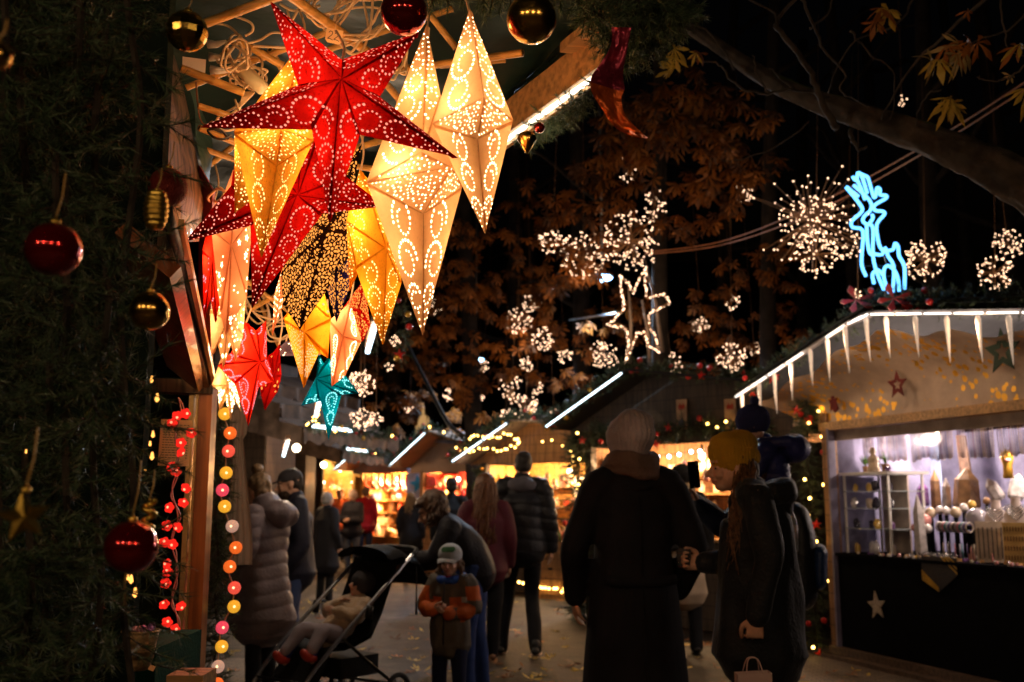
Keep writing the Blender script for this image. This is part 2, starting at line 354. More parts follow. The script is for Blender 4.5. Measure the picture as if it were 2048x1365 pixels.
def lantern(name, label, pal, pts, faces, back, dotm, dr=.0045, bulb=1.2, bulb_at=None, cable=None, seams=True, group='paper star lanterns hanging in the stall', sw=.009, col=(1, .58, .26), hole3=None):
    """pts: (px, py, depth) corners. faces: (tip, base1, base2, style). back: extra (px, py, depth) corner the rim closes to."""
    P = [W(*p) for p in pts]; B = W(*back); dr *= .86; cen = sum(P, V()) / len(P) * .6 + B * .4
    mb = MB(); mb.mi = 0; edges = {}
    for f in faces:
        a, b, c = f[:3]; mb.add([P[a], P[b], P[c]], [(0, 1, 2)])
        for e in ((a, b), (b, c), (c, a)): edges.setdefault(tuple(sorted(e)), []).append(f)
    for e, fs in edges.items():
        if len(fs) == 1: mb.add([P[e[0]], P[e[1]], B], [(0, 1, 2)])
    for k, f in enumerate(faces):
        a, b, c = f[:3]; N = (P[b] - P[a]).cross(P[c] - P[a]).normalized()
        if N.dot(V((0, 0, HC)) - P[a]) < 0: N = -N
        N2 = N
        if f[3]:
            mb.mi = 2; facet_dots(mb, P[a], P[b], P[c], N2, f[3], dr * (f[4] if len(f) > 4 else 1), seed=k * 7 + int(pts[0][0])); mb.mi = 0
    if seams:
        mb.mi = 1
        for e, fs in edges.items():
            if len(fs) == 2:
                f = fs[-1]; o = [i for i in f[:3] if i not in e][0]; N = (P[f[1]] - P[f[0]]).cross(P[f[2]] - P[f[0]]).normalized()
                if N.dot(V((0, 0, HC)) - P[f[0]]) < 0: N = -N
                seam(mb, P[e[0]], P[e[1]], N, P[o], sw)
    root = thing(name, label, 'lantern', cen, group=group)
    mb.build('paper_shell', [PAP[pal][0], PAP[pal][1], dotm, hole3 or dotm], root)
    bl = W(*bulb_at) if bulb_at else cen
    k = MB(); k.smooth = True; k.ball(bl, .016, 10, 8); k.build('bulb', glow('lantern_bulb', (1, .75, .42), 12), root)
    lamp(bl, bulb * 1.0, col, .02, parent=root)
    hi = max(P, key=lambda q: q.z); lo = min(P, key=lambda q: q.z)
    if hi.z - lo.z > .25:
        lamp(cen.lerp(hi, .5), bulb * .22, col, .03, parent=root); lamp(cen.lerp(lo, .45), bulb * .26, col, .03, parent=root)  # added fill lamps without bulbs, even out the glow of tall shells
    lamp(B + V((0, .05, .06)), bulb * .75, col, .05, name='added_spill_light', parent=root)  # added lamp behind the closed shell, brightens bamboo and ceiling
    # flex up to the bamboo
    top = cable or (pts[0][0], pts[0][1] - 60); d0 = pts[0][2]
    a = min(P, key=lambda q: (q - W(top[0], top[1], d0)).length); z = W(top[0], top[1], d0 + .1)
    m = MB(); m.tube(smooth_path([a + (cen - a) * .04, a.lerp(z, .5) + V((.01, .01, 0)), z], 5), .003, 6); m.build('cable', MATS['cable_white'], root)
    return root
def star5(name, label, pal, tips, vals, front, back, dotm, d, styles='curl', tipd=None, **kw):
    """star of n tips and n valleys in turn, a raised centre in front and one behind"""
    n = len(tips); td = tipd or [0] * n
    pts = []
    for i in range(n): pts.append((tips[i][0], tips[i][1], d + td[i])); pts.append((vals[i][0], vals[i][1], d - .01))
    pts.append((front[0], front[1], d - front[2])); c = 2 * n; faces = []
    for i in range(n):
        t = 2 * i; st = styles if isinstance(styles, str) else styles[i]
        faces.append((t, c, (t - 1) % (2 * n), st)); faces.append((t, (t + 1) % (2 * n), c, st))
    return lantern(name, label, pal, pts, faces, (back[0], back[1], d + back[2]), dotm, **kw)
g_ = 'paper star lanterns hanging in the stall'
# big red star in focus
star5('star_lantern', 'large dotted red five-pointed paper star hanging foremost, price tag 22 above it', 'red',
      [(540, 4), (838, 64), (916, 316), (660, 447), (400, 256)], [(684, 120), (760, 194), (720, 270), (625, 260), (596, 170)], (683, 158, .095), (672, 190, .11), DOTR, 2.10,
      dr=.0042, bulb=1.5, bulb_at=(676, 180, 2.12), tipd=[.03, .02, .0, -.03, .0], cable=(672, 62))
# cream lantern, far right
lantern('kite_lantern', 'tall cream paper lantern with dotted curls, rightmost of all, beside the roof beam', 'cream',
      [(939, 18, 2.28), (1026, 240, 2.22), (970, 468, 2.22), (865, 247, 2.25), (967, 196, 2.15), (954, 277, 2.07)],
      [(0, 3, 4, 'curl'), (0, 4, 1, 'curl'), (3, 4, 5, 'scatter', .8), (1, 5, 4, 'scatter', .8), (2, 5, 3, 'curl'), (2, 1, 5, 'curl')], (945, 235, 2.42), DOTW, dr=.0042, bulb=1.0, bulb_at=(940, 225, 2.26), cable=(905, -30))
# big cream lantern, centre
lantern('kite_lantern', 'largest cream paper lantern with dotted curls, behind the right arm of the big red star', 'cream',
      [(853, 50, 2.52), (925, 372, 2.42), (845, 671, 2.38), (733, 364, 2.44), (843, 304, 2.38), (902, 334, 2.32), (846, 427, 2.24), (881, 190, 2.45)],
      [(0, 3, 4, 'curl'), (0, 4, 7, 'curl'), (7, 4, 5, None), (7, 5, 1, None), (3, 4, 5, 'scatter', .85), (3, 5, 6, 'scatter', .85), (5, 6, 1, 'scatter', .75), (2, 6, 3, 'curl', 1.15), (2, 1, 6, 'curl', 1.1)], (835, 340, 2.62), DOTW, dr=.0046, bulb=1.6, bulb_at=(812, 352, 2.44), cable=(850, -20))
# yellow lantern left under the red star
lantern('kite_lantern', 'mottled amber yellow paper lantern just below the left arm of the big red star', 'yellow',
      [(602, 88, 2.42), (627, 281, 2.36), (522, 516, 2.34), (468, 264, 2.36), (560, 258, 2.30), (553, 331, 2.2), (487, 300, 2.38)],
      [(0, 3, 4, 'curl'), (0, 4, 1, 'curl'), (3, 4, 5, 'scatter', .8), (1, 5, 4, 'scatter', .8), (2, 5, 3, 'curl'), (2, 1, 5, 'curl', .85)], (545, 250, 2.52), DOTY, dr=.0044, bulb=1.2, bulb_at=(556, 288, 2.36), cable=(598, 20))
lantern('spike_lantern', 'narrow amber paper point peeping out left of the mottled amber lantern', 'yellow',
      [(469, 427, 2.5), (469, 262, 2.48), (498, 270, 2.42), (512, 395, 2.5)], [(0, 1, 2, 'scatter', .8), (0, 2, 3, 'scatter', .8)], (500, 320, 2.58), DOTY, dr=.004, bulb=.3, bulb_at=(492, 310, 2.5), cable=(470, 200), seams=False)
# lower red star
star5('star_lantern', 'second dotted red paper star, lower and half hidden behind the big red star', 'red',
      [(480, 255), (655, 205), (771, 413), (504, 618), (369, 484)], [(600, 290), (690, 352), (645, 428), (501, 452), (462, 372)], (595, 390, .1), (580, 370, .12), DOTR, 2.62,
      dr=.0045, bulb=1.3, bulb_at=(585, 385, 2.64), tipd=[.05, .05, .02, -.04, .02], cable=(640, 120))
# cream with cut stars
lantern('cone_lantern', 'cream paper lantern punched with small stars, under the left arm of the lower red star', 'peach',
      [(468, 335, 2.92), (506, 430, 2.86), (493, 596, 2.86), (451, 671, 2.84), (440, 622, 2.83), (422, 455, 2.88), (462, 490, 2.76)],
      [(0, 5, 6, None), (0, 6, 1, None), (4, 6, 5, 'stars'), (3, 6, 4, None), (3, 2, 6, 'stars', .8), (2, 1, 6, 'stars')], (470, 500, 3.0), DOTW, dr=.0052, bulb=1.1, bulb_at=(462, 440, 2.88), cable=(470, 250))
lantern('cone_lantern', 'narrow plain red paper lantern leftmost, behind the cream one with cut stars', 'coral',
      [(428, 400, 3.08), (405, 500, 3.05), (407, 641, 3.0), (421, 600, 2.98), (430, 646, 3.0), (452, 560, 3.04), (424, 520, 2.98)],
      [(0, 1, 6, None), (0, 6, 5, None), (2, 6, 1, 'stars', .7), (2, 3, 6, None), (4, 6, 3, 'stars', .7), (4, 5, 6, None)], (430, 520, 3.12), DOTP, dr=.0055, bulb=.8, bulb_at=(428, 520, 3.04), cable=(430, 330))
lantern('cone_lantern', 'pale cream paper lantern with large round holes below the star-punched one', 'white',
      [(492, 590, 3.2), (486, 672, 3.18), (471, 722, 3.16), (462, 690, 3.14), (446, 739, 3.12), (436, 690, 3.14), (423, 712, 3.16), (420, 620, 3.2), (455, 640, 3.06)],
      [(0, 7, 8, 'bigdots'), (6, 8, 7, None), (6, 5, 8, None), (4, 8, 5, 'bigdots'), (4, 3, 8, 'bigdots'), (2, 8, 3, None), (2, 1, 8, 'scatter'), (0, 8, 1, 'scatter')], (455, 650, 3.3), DOTW, dr=.006, bulb=1.0, bulb_at=(458, 650, 3.2), cable=(470, 520))
lantern('star_lantern', 'small white paper lantern cut with daisies at the bottom left of the lanterns', 'white',
      [(440, 722, 3.5), (470, 740, 3.48), (482, 824, 3.46), (470, 800, 3.44), (461, 842, 3.44), (452, 800, 3.42), (438, 820, 3.44), (436, 780, 3.46), (424, 770, 3.5), (455, 770, 3.38)],
      [(0, 8, 9, None), (8, 7, 9, None), (6, 9, 7, 'daisy'), (6, 5, 9, 'daisy'), (4, 9, 5, 'daisy'), (4, 3, 9, 'daisy'), (2, 9, 3, 'daisy'), (2, 1, 9, 'daisy'), (0, 9, 1, 'daisy')], (455, 775, 3.58), DOTW, dr=.0055, bulb=.8, bulb_at=(452, 765, 3.48), cable=(450, 650))
# coral star low left and its sequinned neighbour
star5('star_lantern', 'coral red paper star with dotted paisleys hanging low above the coloured ball lights', 'coral',
      [(491, 645), (532, 642), (548, 762), (497, 852), (436, 732)], [(512, 662), (534, 716), (517, 775), (470, 770), (462, 706)], (520, 724, .1), (498, 730, .12), DOTP, 3.25,
      styles='paisley', dr=.0042, bulb=1.4, bulb_at=(492, 708, 3.27), sw=.01, cable=(505, 560))
star5('star_lantern', 'small red sequinned paper star right of the coral paisley star', 'crimson',
      [(559, 688), (563, 750), (530, 821), (519, 770), (536, 712)], [(561, 722), (556, 782), (522, 792), (528, 742), (546, 706)], (548, 752, .06), (542, 752, .08), DOTO, 3.4,
      styles='bigdots', dr=.0045, bulb=.5, sw=.008, cable=(556, 600))
star5('star_lantern', 'tiny dark multicoloured spangled star point above the dark canopies', 'spangle',
      [(545, 706), (572, 683), (592, 690), (590, 712), (560, 712)], [(560, 694), (584, 684), (592, 702), (575, 712), (552, 712)], (572, 700, .05), (572, 700, .06), DOTW, 3.6,
      styles='scatter', dr=.004, bulb=.25, seams=False, cable=(580, 600))
# dark patterned stars
lantern('patterned_lantern', 'dark brown paper star with glowing flowers and paisleys behind the two red stars', 'dark',
      [(724, 288, 2.95), (702, 392, 2.9), (728, 470, 2.92), (600, 660, 2.9), (566, 610, 2.95), (562, 548, 2.95), (600, 430, 2.95), (652, 462, 2.82)],
      [(0, 6, 7, 'flower'), (0, 7, 1, 'flower', .9), (2, 1, 7, 'flower', .9), (3, 7, 2, 'flower'), (3, 4, 7, 'flower'), (5, 4, 7, 'flower', .9), (5, 7, 6, 'flower', .9)], (640, 470, 3.05), DOTO, dr=.0062, bulb=1.1, bulb_at=(655, 455, 2.95), cable=(725, 200), col=(1, .6, .3), hole3=DOTO, seams=False)
lantern('patterned_lantern', 'dark violet paper lantern point with orange flowers, above the pale pink lantern', 'navy',
      [(694, 470, 2.98), (706, 560, 2.95), (673, 645, 2.92), (648, 560, 2.95), (672, 540, 2.86)],
      [(0, 3, 4, 'flower'), (0, 4, 1, 'flower'), (2, 4, 3, 'flower'), (2, 1, 4, 'flower')], (680, 555, 3.04), DOTO, dr=.006, bulb=.7, bulb_at=(678, 545, 2.97), cable=(690, 400), hole3=DOTO, seams=False)
lantern('kite_lantern', 'deep yellow paper lantern with dotted curls left of the largest cream lantern', 'gold',
      [(719, 340, 2.8), (795, 420, 2.78), (803, 566, 2.76), (765, 690, 2.74), (712, 540, 2.78), (699, 583, 2.8), (693, 441, 2.8), (772, 496, 2.66)],
      [(0, 6, 7, 'curl', .9), (0, 7, 1, 'scatter'), (2, 1, 7, 'scatter', .8), (3, 7, 4, 'curl'), (3, 2, 7, 'curl', .8), (5, 4, 6, 'scatter', .7), (6, 4, 7, 'curl')], (750, 480, 2.95), DOTY, dr=.0045, bulb=1.4, bulb_at=(748, 458, 2.8), cable=(720, 260))
lantern('kite_lantern', 'plain golden yellow paper star lantern in the middle of the lower row', 'gold',
      [(636, 540, 3.04), (662, 636, 3.0), (656, 717, 3.02), (638, 706, 2.98), (607, 777, 2.96), (567, 637, 3.0), (604, 587, 2.98), (608, 664, 2.88)],
      [(0, 5, 6, None), (0, 6, 1, 'bigdots', 1.0), (6, 5, 7, None), (6, 7, 1, None), (4, 7, 5, 'arcs'), (4, 3, 7, 'arcs'), (2, 7, 3, None), (2, 1, 7, None)], (620, 640, 3.12), DOTF, dr=.0042, bulb=1.2, bulb_at=(618, 634, 3.02), cable=(640, 450), sw=.012)
lantern('kite_lantern', 'pale pink paper lantern with paisley dots right of the plain golden one', 'peach',
      [(700, 606, 3.12), (723, 682, 3.1), (690, 752, 3.1), (663, 774, 3.06), (660, 640, 3.1), (686, 672, 2.98)],
      [(0, 4, 5, None), (0, 5, 1, 'paisley', .8), (3, 5, 4, 'paisley'), (3, 2, 5, 'paisley'), (2, 1, 5, 'paisley')], (690, 680, 3.22), DOTW, dr=.0042, bulb=.7, bulb_at=(690, 655, 3.12), cable=(702, 500))
lantern('patterned_lantern', 'dark red paper lantern with yellow paisleys behind the pale pink one', 'crimson',
      [(727, 560, 3.26), (741, 650, 3.24), (726, 684, 3.22), (684, 620, 3.26), (718, 620, 3.16)],
      [(0, 3, 4, 'flower'), (0, 4, 1, 'flower'), (2, 4, 3, 'flower'), (2, 1, 4, 'flower')], (716, 620, 3.34), DOTO, dr=.006, bulb=.6, cable=(726, 480), hole3=DOTO, seams=False)
star5('star_lantern', 'teal blue paper star with dotted paisleys, lowest lantern of the middle group', 'teal',
      [(638, 709), (656, 716), (718, 787), (657, 881), (602, 812)], [(648, 728), (684, 742), (683, 790), (641, 803), (634, 752)], (632, 757, .1), (655, 765, .12), DOTT, 3.2,
      styles='paisley', dr=.0042, bulb=1.3, bulb_at=(655, 735, 3.22), sw=.009, cable=(655, 600), col=(1, .9, .7))
lantern('spike_lantern', 'thin cream and orange paper spike left of the golden lantern', 'peach',
      [(566, 532, 3.14), (571, 590, 3.12), (544, 673, 3.1), (549, 590, 3.12), (560, 596, 3.04)],
      [(0, 3, 4, 'bigdots', .7), (0, 4, 1, None), (2, 4, 3, 'bigdots', .7), (2, 1, 4, 'bigdots')], (562, 600, 3.2), DOTW, dr=.005, bulb=.5, cable=(566, 440))
# ---- the lantern stall close by --------------------------------------------
mat('tarp', (.012, .03, .022), .5, var=.5, vs=3, bump=.6, bs=9); mat('dark_board', (.010, .018, .014), .95, var=.4, vs=4, bump=.4, bs=25, spec=.05)
wood('weathered', (.17, .10, .055), 9, 2, .6, .2); mat('green_cloth', (.008, .055, .034), .9, var=.3, vs=6, bump=.4, bs=90, spec=.1)
mat('paper_white', (.8, .62, .46), .7, var=.05); mat('ink', (.05, .04, .06), .6); mat('wicker', (.5, .3, .13), .6, var=.5, vs=40, bump=.8, bs=60)
mat('curtain', (.42, .36, .34), .8, var=.2, vs=2, bump=.3, bs=12, sheen=.3); mat('rubber', (.02, .02, .02), .5)
LEDW = glow('led_white', (1, .84, .62), 8, 'AUTO'); LEDC = glow('led_cool', (.72, .9, 1), 5, 'AUTO')
def text(name, s, size, M, m, parent=None, ext=.001, bold=0, **kw):
    cu = bpy.data.curves.new(name, 'FONT'); cu.body = s; cu.size = size; cu.extrude = ext; cu.align_x = 'CENTER'; cu.align_y = 'CENTER'; cu.offset = bold; cu.resolution_u = 3
    o = bpy.data.objects.new(name, cu); COL.objects.link(o); dg = bpy.context.evaluated_depsgraph_get(); dg.update()
    me = bpy.data.meshes.new_from_object(o.evaluated_get(dg)); bpy.data.objects.remove(o); me.name = name
    off = Matrix.Translation(-ORG[parent.name]) if parent else Matrix(); me.transform(off @ M); me.materials.clear()
    return link_mesh(name, me, m, parent, V((0, 0, 0)), False)
def face_cam(p, up=V((0, 0, 1)), toward=None):
    z = ((toward if toward is not None else V((0, 0, HC))) - p).normalized(); x = up.cross(z).normalized(); y = z.cross(x)
    return Matrix.Translation(p) @ Matrix((x, y, z)).transposed().to_4x4()
st = thing('lantern_stall', 'open wooden stall close by with bamboo ceiling that holds the paper lanterns', 'stall', (-1.0, 3.6, 0))
# roof tarp with sagging folds
m = MB(); gx = [(-1.55, 1.6), (-1.2, 1.6)]
xs = np.linspace(-1.75, 1.05, 46); ys = np.linspace(.9, 5.2, 50)
def tz(x, y): return 2.84 + .05 * math.sin(x * 5 + math.sin(y * 3)) + .06 * noise.noise(V((x * 3, y * 3, 0))) + .025 * noise.noise(V((x * 11, y * 9, 3)))
def beamx(y): a = W(1205, 90, 2.98); b = W(1025, 225, 3.5); return a.x + (b.x - a.x) * (y - a.y) / (b.y - a.y)
m.sheet([[V((min(x, beamx(y) + .02), y, tz(x, y))) for x in xs] for y in ys]); m.sheet([[V((min(x, beamx(y) + .02), y, tz(x, y) + .03)) for x in xs] for y in ys]); m.build('roof_tarp', MATS['tarp'], st)
# lit roof beam on the right
a, b, c = W(1228, 84, 2.92), W(1025, 236, 3.5), W(860, 360, 4.15)
m = MB(); m.beam(a, c, .045, .12); m.build('roof_beam', MATS['pine'], st)
m = MB(); m.beam(W(1250, 20, 2.75), W(1150, 100, 3.1), .10, .03); m.build('roof_board', MATS['pine'], st)
o_ = V((0, 0, -.064)); m = MB(); m.beam(a.lerp(c, .06) + o_, a.lerp(c, .96) + o_, .011, .012); ls = m.build('light_strip', LEDW, st)
m = MB(); m.beam(a.lerp(c, .05) + V((.018, 0, -.066)), a.lerp(c, .96) + V((.018, 0, -.066)), .014, .03); m.build('strip_rail', MATS['pine'], st)
lamp(a.lerp(c, .3) + V((0, 0, -.2)), .8, (1, .78, .5), .1, parent=st)
# left header and post
m = MB(); m.beam(W(296, 500, 2.15), W(372, 752, 3.7), .15, .035, up=(.7, -.2, .8)); m.build('header_board', MATS['pine_red'], st)
m = MB(); m.beam(W(330, 470, 2.15), W(412, 760, 3.72), .03, .06); m.build('header_rail', MATS['weathered'], st)
m = MB(); m.tube(smooth_path([W(330, 415, 1.9), W(372, 560, 2.5), W(404, 670, 3.1), W(424, 765, 3.7)], 4), .014, 7); m.build('rubber_seal', MATS['rubber'], st)
m = MB(); m.beam(W(362, 450, 2.1), W(430, 772, 3.76), .012, .025); m.build('metal_edge', mat('brass_edge', (.7, .42, .16), .35, metal=.8), st)
p0 = W(418, 770, 3.85); m = MB(); m.beam(V((p0.x, p0.y, 0)), V((p0.x, p0.y, p0.z + .03)), .05, .07, up=(0, 1, 0)); m.build('post', MATS['pine_red'], st)
p1 = W(386, 775, 3.85); m = MB(); m.beam(V((p1.x + .008, p1.y - .02, 0)), V((p1.x + .008, p1.y - .02, p1.z)), .018, .03, up=(0, 1, 0)); m.beam(V((p1.x + .032, p1.y - .03, 0)), V((p1.x + .032, p1.y - .03, p1.z)), .008, .02, up=(0, 1, 0)); m.build('post_trim', MATS['brass_edge'], st)
m = MB(); m.beam(W(300, 772, 3.8), W(428, 778, 3.85), .1, .05); m.build('lintel', MATS['weathered'], st)
q0, q1 = W(300, 780, 3.95), W(398, 780, 3.95); m = MB(); m.box(((q0.x + q1.x) / 2 - .25, q0.y + .03, q0.z / 2), (q1.x - q0.x + .5, .03, q0.z + .1)); m.build('back_board', MATS['dark_board'], st)
m = MB(); m.prism([W(-250, -120, 2.3), W(345, -120, 2.3), W(334, 130, 2.35), W(318, 450, 2.4), W(300, 640, 2.45), W(250, 1500, 2.5), W(-300, 1500, 2.5)], (0, .04, 0)); m.build('added_dark_backing', MATS['dark_board'], st)  # dark sheet added behind the fir so no light shows through
# rough slab and hanging tarp edge left of the lanterns
m = MB(); gr = []
for i in range(22):
    t = i / 21; r = []
    for j in range(9):
        u = j / 8; px = (318 + (10 * t)) + (30 + 62 * t ** .8) * u - 26 * max(0, t - .75) * 4 * u; py = 110 + 365 * t; d = 2.5 + .42 * u + .02 * noise.noise(V((u * 4, t * 9, 1))) + .03 * noise.noise(V((u * 9, t * 3, 5)))
        r.append(W(px, py, d))
    gr.append(r)
m.sheet(gr); m.sheet([[p + V((-.01, .05, 0)) for p in r] for r in gr]); m.build('rough_slab', MATS['weathered'], st)
m = MB(); m.sheet([[W(372 + 30 * math.sin(t * 2.6) + 22 * u + 5 * math.sin(t * 12 + u * 3), 165 + 300 * t, 2.95 + .12 * u + .03 * math.sin(t * 9)) for u in (0, .25, .5, .75, 1)] for t in [i / 20 for i in range(21)]]); m.build('tarp_edge', mat('tarp_pale', (.05, .10, .08), .4, var=.6, vs=7, bump=.5, bs=20), st)
m = MB(); m.prism([W(398, 330, 2.9), W(425, 380, 2.9), W(420, 760, 3.6), W(396, 700, 3.5)], (0, .03, 0)); m.build('red_board', mat('red_board', (.22, .02, .015), .4, var=.3), st)
# bamboo poles of the ceiling
for pa, pb, r in (((362, 137, 2.55), (488, 186, 2.62), .0105), ((372, 176, 2.75), (662, 62, 2.8), .009), ((398, 52, 2.5), (560, -8, 2.5), .0115), ((575, -12, 2.4), (762, 124, 2.75), .0125), ((478, 82, 2.7), (566, 132, 2.75), .0105),
                  ((396, 212, 2.7), (478, 238, 2.75), .009), ((398, 256, 2.8), (486, 292, 2.9), .0095), ((412, 300, 3.0), (500, 330, 3.1), .009), ((1046, 106, 2.7), (712, 152, 2.9), .0105), ((858, 28, 2.75), (912, 96, 2.8), .0095), ((600, 118, 2.85), (905, 18, 2.9), .009),
                  ((500, 620, 3.7), (610, 560, 3.9), .009), ((490, 560, 3.7), (600, 640, 3.8), .008), ((700, 300, 3.2), (800, 270, 3.3), .011), ((690, 330, 3.3), (790, 345, 3.4), .01), ((420, 330, 3.3), (520, 250, 3.4), .01), ((740, 130, 2.8), (850, 260, 3.2), .011), ((540, 100, 2.9), (640, 260, 3.2), .01), ((500, 560, 3.9), (560, 700, 4.0), .007),
                  ((880, 132, 2.95), (1010, 120, 3.0), .009), ((420, 480, 3.6), (560, 440, 3.7), .009)):
    a, b = W(*pa), W(*pb); pts = []; rs = []; k = max(2, int((b - a).length / .17))
    for i in range(k + 1):
        q = a.lerp(b, i / k)
        if i: pts += [q - (b - a).normalized() * .004, q]; rs += [r, r * 1.13]
        else: pts.append(q); rs.append(r)
        if i < k: pts.append(q + (b - a).normalized() * .004); rs.append(r)
    m = MB(); m.tube(pts, rs, 10)
    m.mi = 1; m.tube([a - (b - a).normalized() * .0006, a + (b - a).normalized() * .001], r * .6, 8); m.build('bamboo_pole', [MATS['bamboo'], MATS['rubber']], st)
# cables
def coil(name, label, cx, cy, d, rx, n, r, seed, group='white cable coils on the bamboo ceiling', mt='cable_white', tails=()):
    rg = random.Random(seed); pts = []
    th = rg.random() * 6; ox = oy = 0; t0 = rg.random() * PI
    for k in range(n * 9):
        th += 2 * PI / 9; ox += rg.uniform(-.06, .06); oy += rg.uniform(-.06, .06); rr = rx * rg.uniform(.72, 1.1); til = t0 + .9 * math.sin(k * .11)
        ex, ey = math.cos(th) * rr, math.sin(th) * rr * .5
        pts.append(W(cx + ox * rx + ex * math.cos(til) - ey * math.sin(til), cy + oy * rx + ex * math.sin(til) + ey * math.cos(til), d + .05 * math.sin(th * .5 + k * .05)))
    m = MB(); m.tube(smooth_path(pts, 4), r, 6)
    for t in tails: m.tube(smooth_path([W(*p) for p in t], 6), r, 6)
    return m.build(name, MATS[mt], label=label, cat='cable', group=group)
coil('cable_coil', 'loose knot of white cable left of the big red star', 466, 108, 2.66, 36, 6, .0036, 3, tails=[[(410, 45, 2.7), (455, 52, 2.7), (480, 75, 2.68)], [(492, 88, 2.68), (520, 80, 2.7), (545, 66, 2.72), (575, 68, 2.72)], [(460, 30, 2.65), (500, 45, 2.65), (505, 62, 2.66), (490, 72, 2.66)], [(505, 92, 2.7), (560, 95, 2.7), (590, 92, 2.75)]])
coil('cable_coil', 'bunched bundle of white cable below the knot and power adapter', 500, 150, 2.75, 42, 5, .0034, 8, tails=[[(498, 190, 2.75), (470, 215, 2.75), (440, 232, 2.75), (432, 250, 2.75), (452, 262, 2.75), (480, 255, 2.8)]] + [[(488 + i * 4, 185, 2.74), (484 + i * 2, 200, 2.72), (478 - i * 4, 222 + i * 2, 2.74), (470 - i * 9, 246, 2.78)] for i in range(6)])
coil('cable_coil', 'long oval coil of white cable at the top beside the red bauble', 720, 38, 2.6, 70, 6, .0036, 5, tails=[[(560, 8, 2.6), (590, 22, 2.6), (640, 12, 2.62)], [(575, 20, 2.62), (582, 42, 2.6), (600, 12, 2.6)]])
coil('cable_coil', 'second oval coil of white cable hanging over the price tag', 660, 22, 2.55, 55, 4, .0034, 12)
coil('cable_coil', 'small ring of cable between the red star and the largest cream lantern', 800, 112, 2.7, 36, 4, .0034, 9)
coil('cable_coil', 'loose loop of cable against the weathered slab', 432, 392, 2.95, 24, 2, .004, 21)
coil('cable_coil', 'tangle of pale cable behind the thin spike lantern', 520, 600, 3.8, 45, 4, .004, 31)
coil('cable_coil', 'pale cable loops above the dark canopies', 560, 660, 3.85, 34, 3, .0035, 35)
coil('cable_coil', 'single loop of black cable under the left arm of the big red star', 438, 268, 2.55, 22, 1, .0035, 15, mt='black_plastic', group='black cable')
for j, (t, l) in enumerate((([(392, 165, 2.7), (398, 230, 2.7), (410, 250, 2.7), (425, 242, 2.7)], 'thin cable hanging from the power strip'), ([(640, 116, 2.5), (700, 128, 2.5), (745, 124, 2.6)], 'thin brown flex beside the price tag'))):
    m = MB(); m.tube(smooth_path([W(*p) for p in t], 6), .0025, 6); m.build('flex', mat('flex_brown', (.2, .08, .04), .4), label=l, cat='cable')
t = thing('power_strip', 'white power strip with plugs behind the gold disco bauble', 'power strip', W(392, 130, 2.72))
m = MB(); m.box((0, 0, 0), (.06, .035, .085), M=face_cam(W(388, 130, 2.72))); m.build('housing', mat('plastic_white', (.75, .68, .58), .35, var=.05), t)
for i in range(3):
    m = MB(); p = W(416 + i * 3, 88 + i * 26, 2.70); m.tube([p, p + V((.022, 0, -.002)), p + V((.05, 0, .008 - i * .006))], [.013, .010, .004], 8); m.build('plug', MATS['plastic_white'], t)
t = thing('power_adapter', 'cream cylindrical power adapter caught in the cables', 'adapter', W(505, 160, 2.7))
m = MB(); m.tube([W(478, 134, 2.7), W(482, 139, 2.7), W(526, 178, 2.68), W(530, 182, 2.68)], [.012, .019, .019, .012], 14); m.build('housing', mat('adapter_cream', (.72, .6, .35), .35, var=.05), t)
m = MB(); m.tube([W(478, 134, 2.7), W(468, 126, 2.71)], [.006, .004], 8); m.build('plug', MATS['plastic_white'], t)
# price tag
p = W(668, 73, 2.28); M = face_cam(p) @ Matrix.Rotation(R(-7), 4, 'Z')
t = thing('price_tag', 'small buff paper tag with handwritten 22 above the big red star', 'price tag', p)
m = MB(); m.prism([M @ V(q) for q in ((-.019, -.010, 0), (-.013, -.016, 0), (.013, -.016, 0), (.019, -.010, 0), (.019, .016, 0), (-.019, .016, 0))], M.to_3x3() @ V((0, 0, -.001))); m.build('tag_card', MATS['paper_white'], t)
m = MB()
for ox in (-.0085, .0055): m.tube([M @ V((ox + x, y, .001)) for x, y in smooth_path([(-.004, .006, 0), (-.001, .010, 0), (.004, .008, 0), (.003, .002, 0), (-.005, -.007, 0), (0, -.007, 0), (.007, -.009, 0)], 3) and [(q.x, q.y) for q in smooth_path([(-.004, .006, 0), (-.001, .010, 0), (.004, .008, 0), (.003, .002, 0), (-.005, -.007, 0), (0, -.007, 0), (.007, -.009, 0)], 3)]], .0008, 5)
m.build('handwriting', MATS['ink'], t)
m = MB(); m.tube([M @ V((0, .014, 0)), M @ V((.002, .05, -.02))], .001, 4); m.build('string', MATS['cable_white'], t)
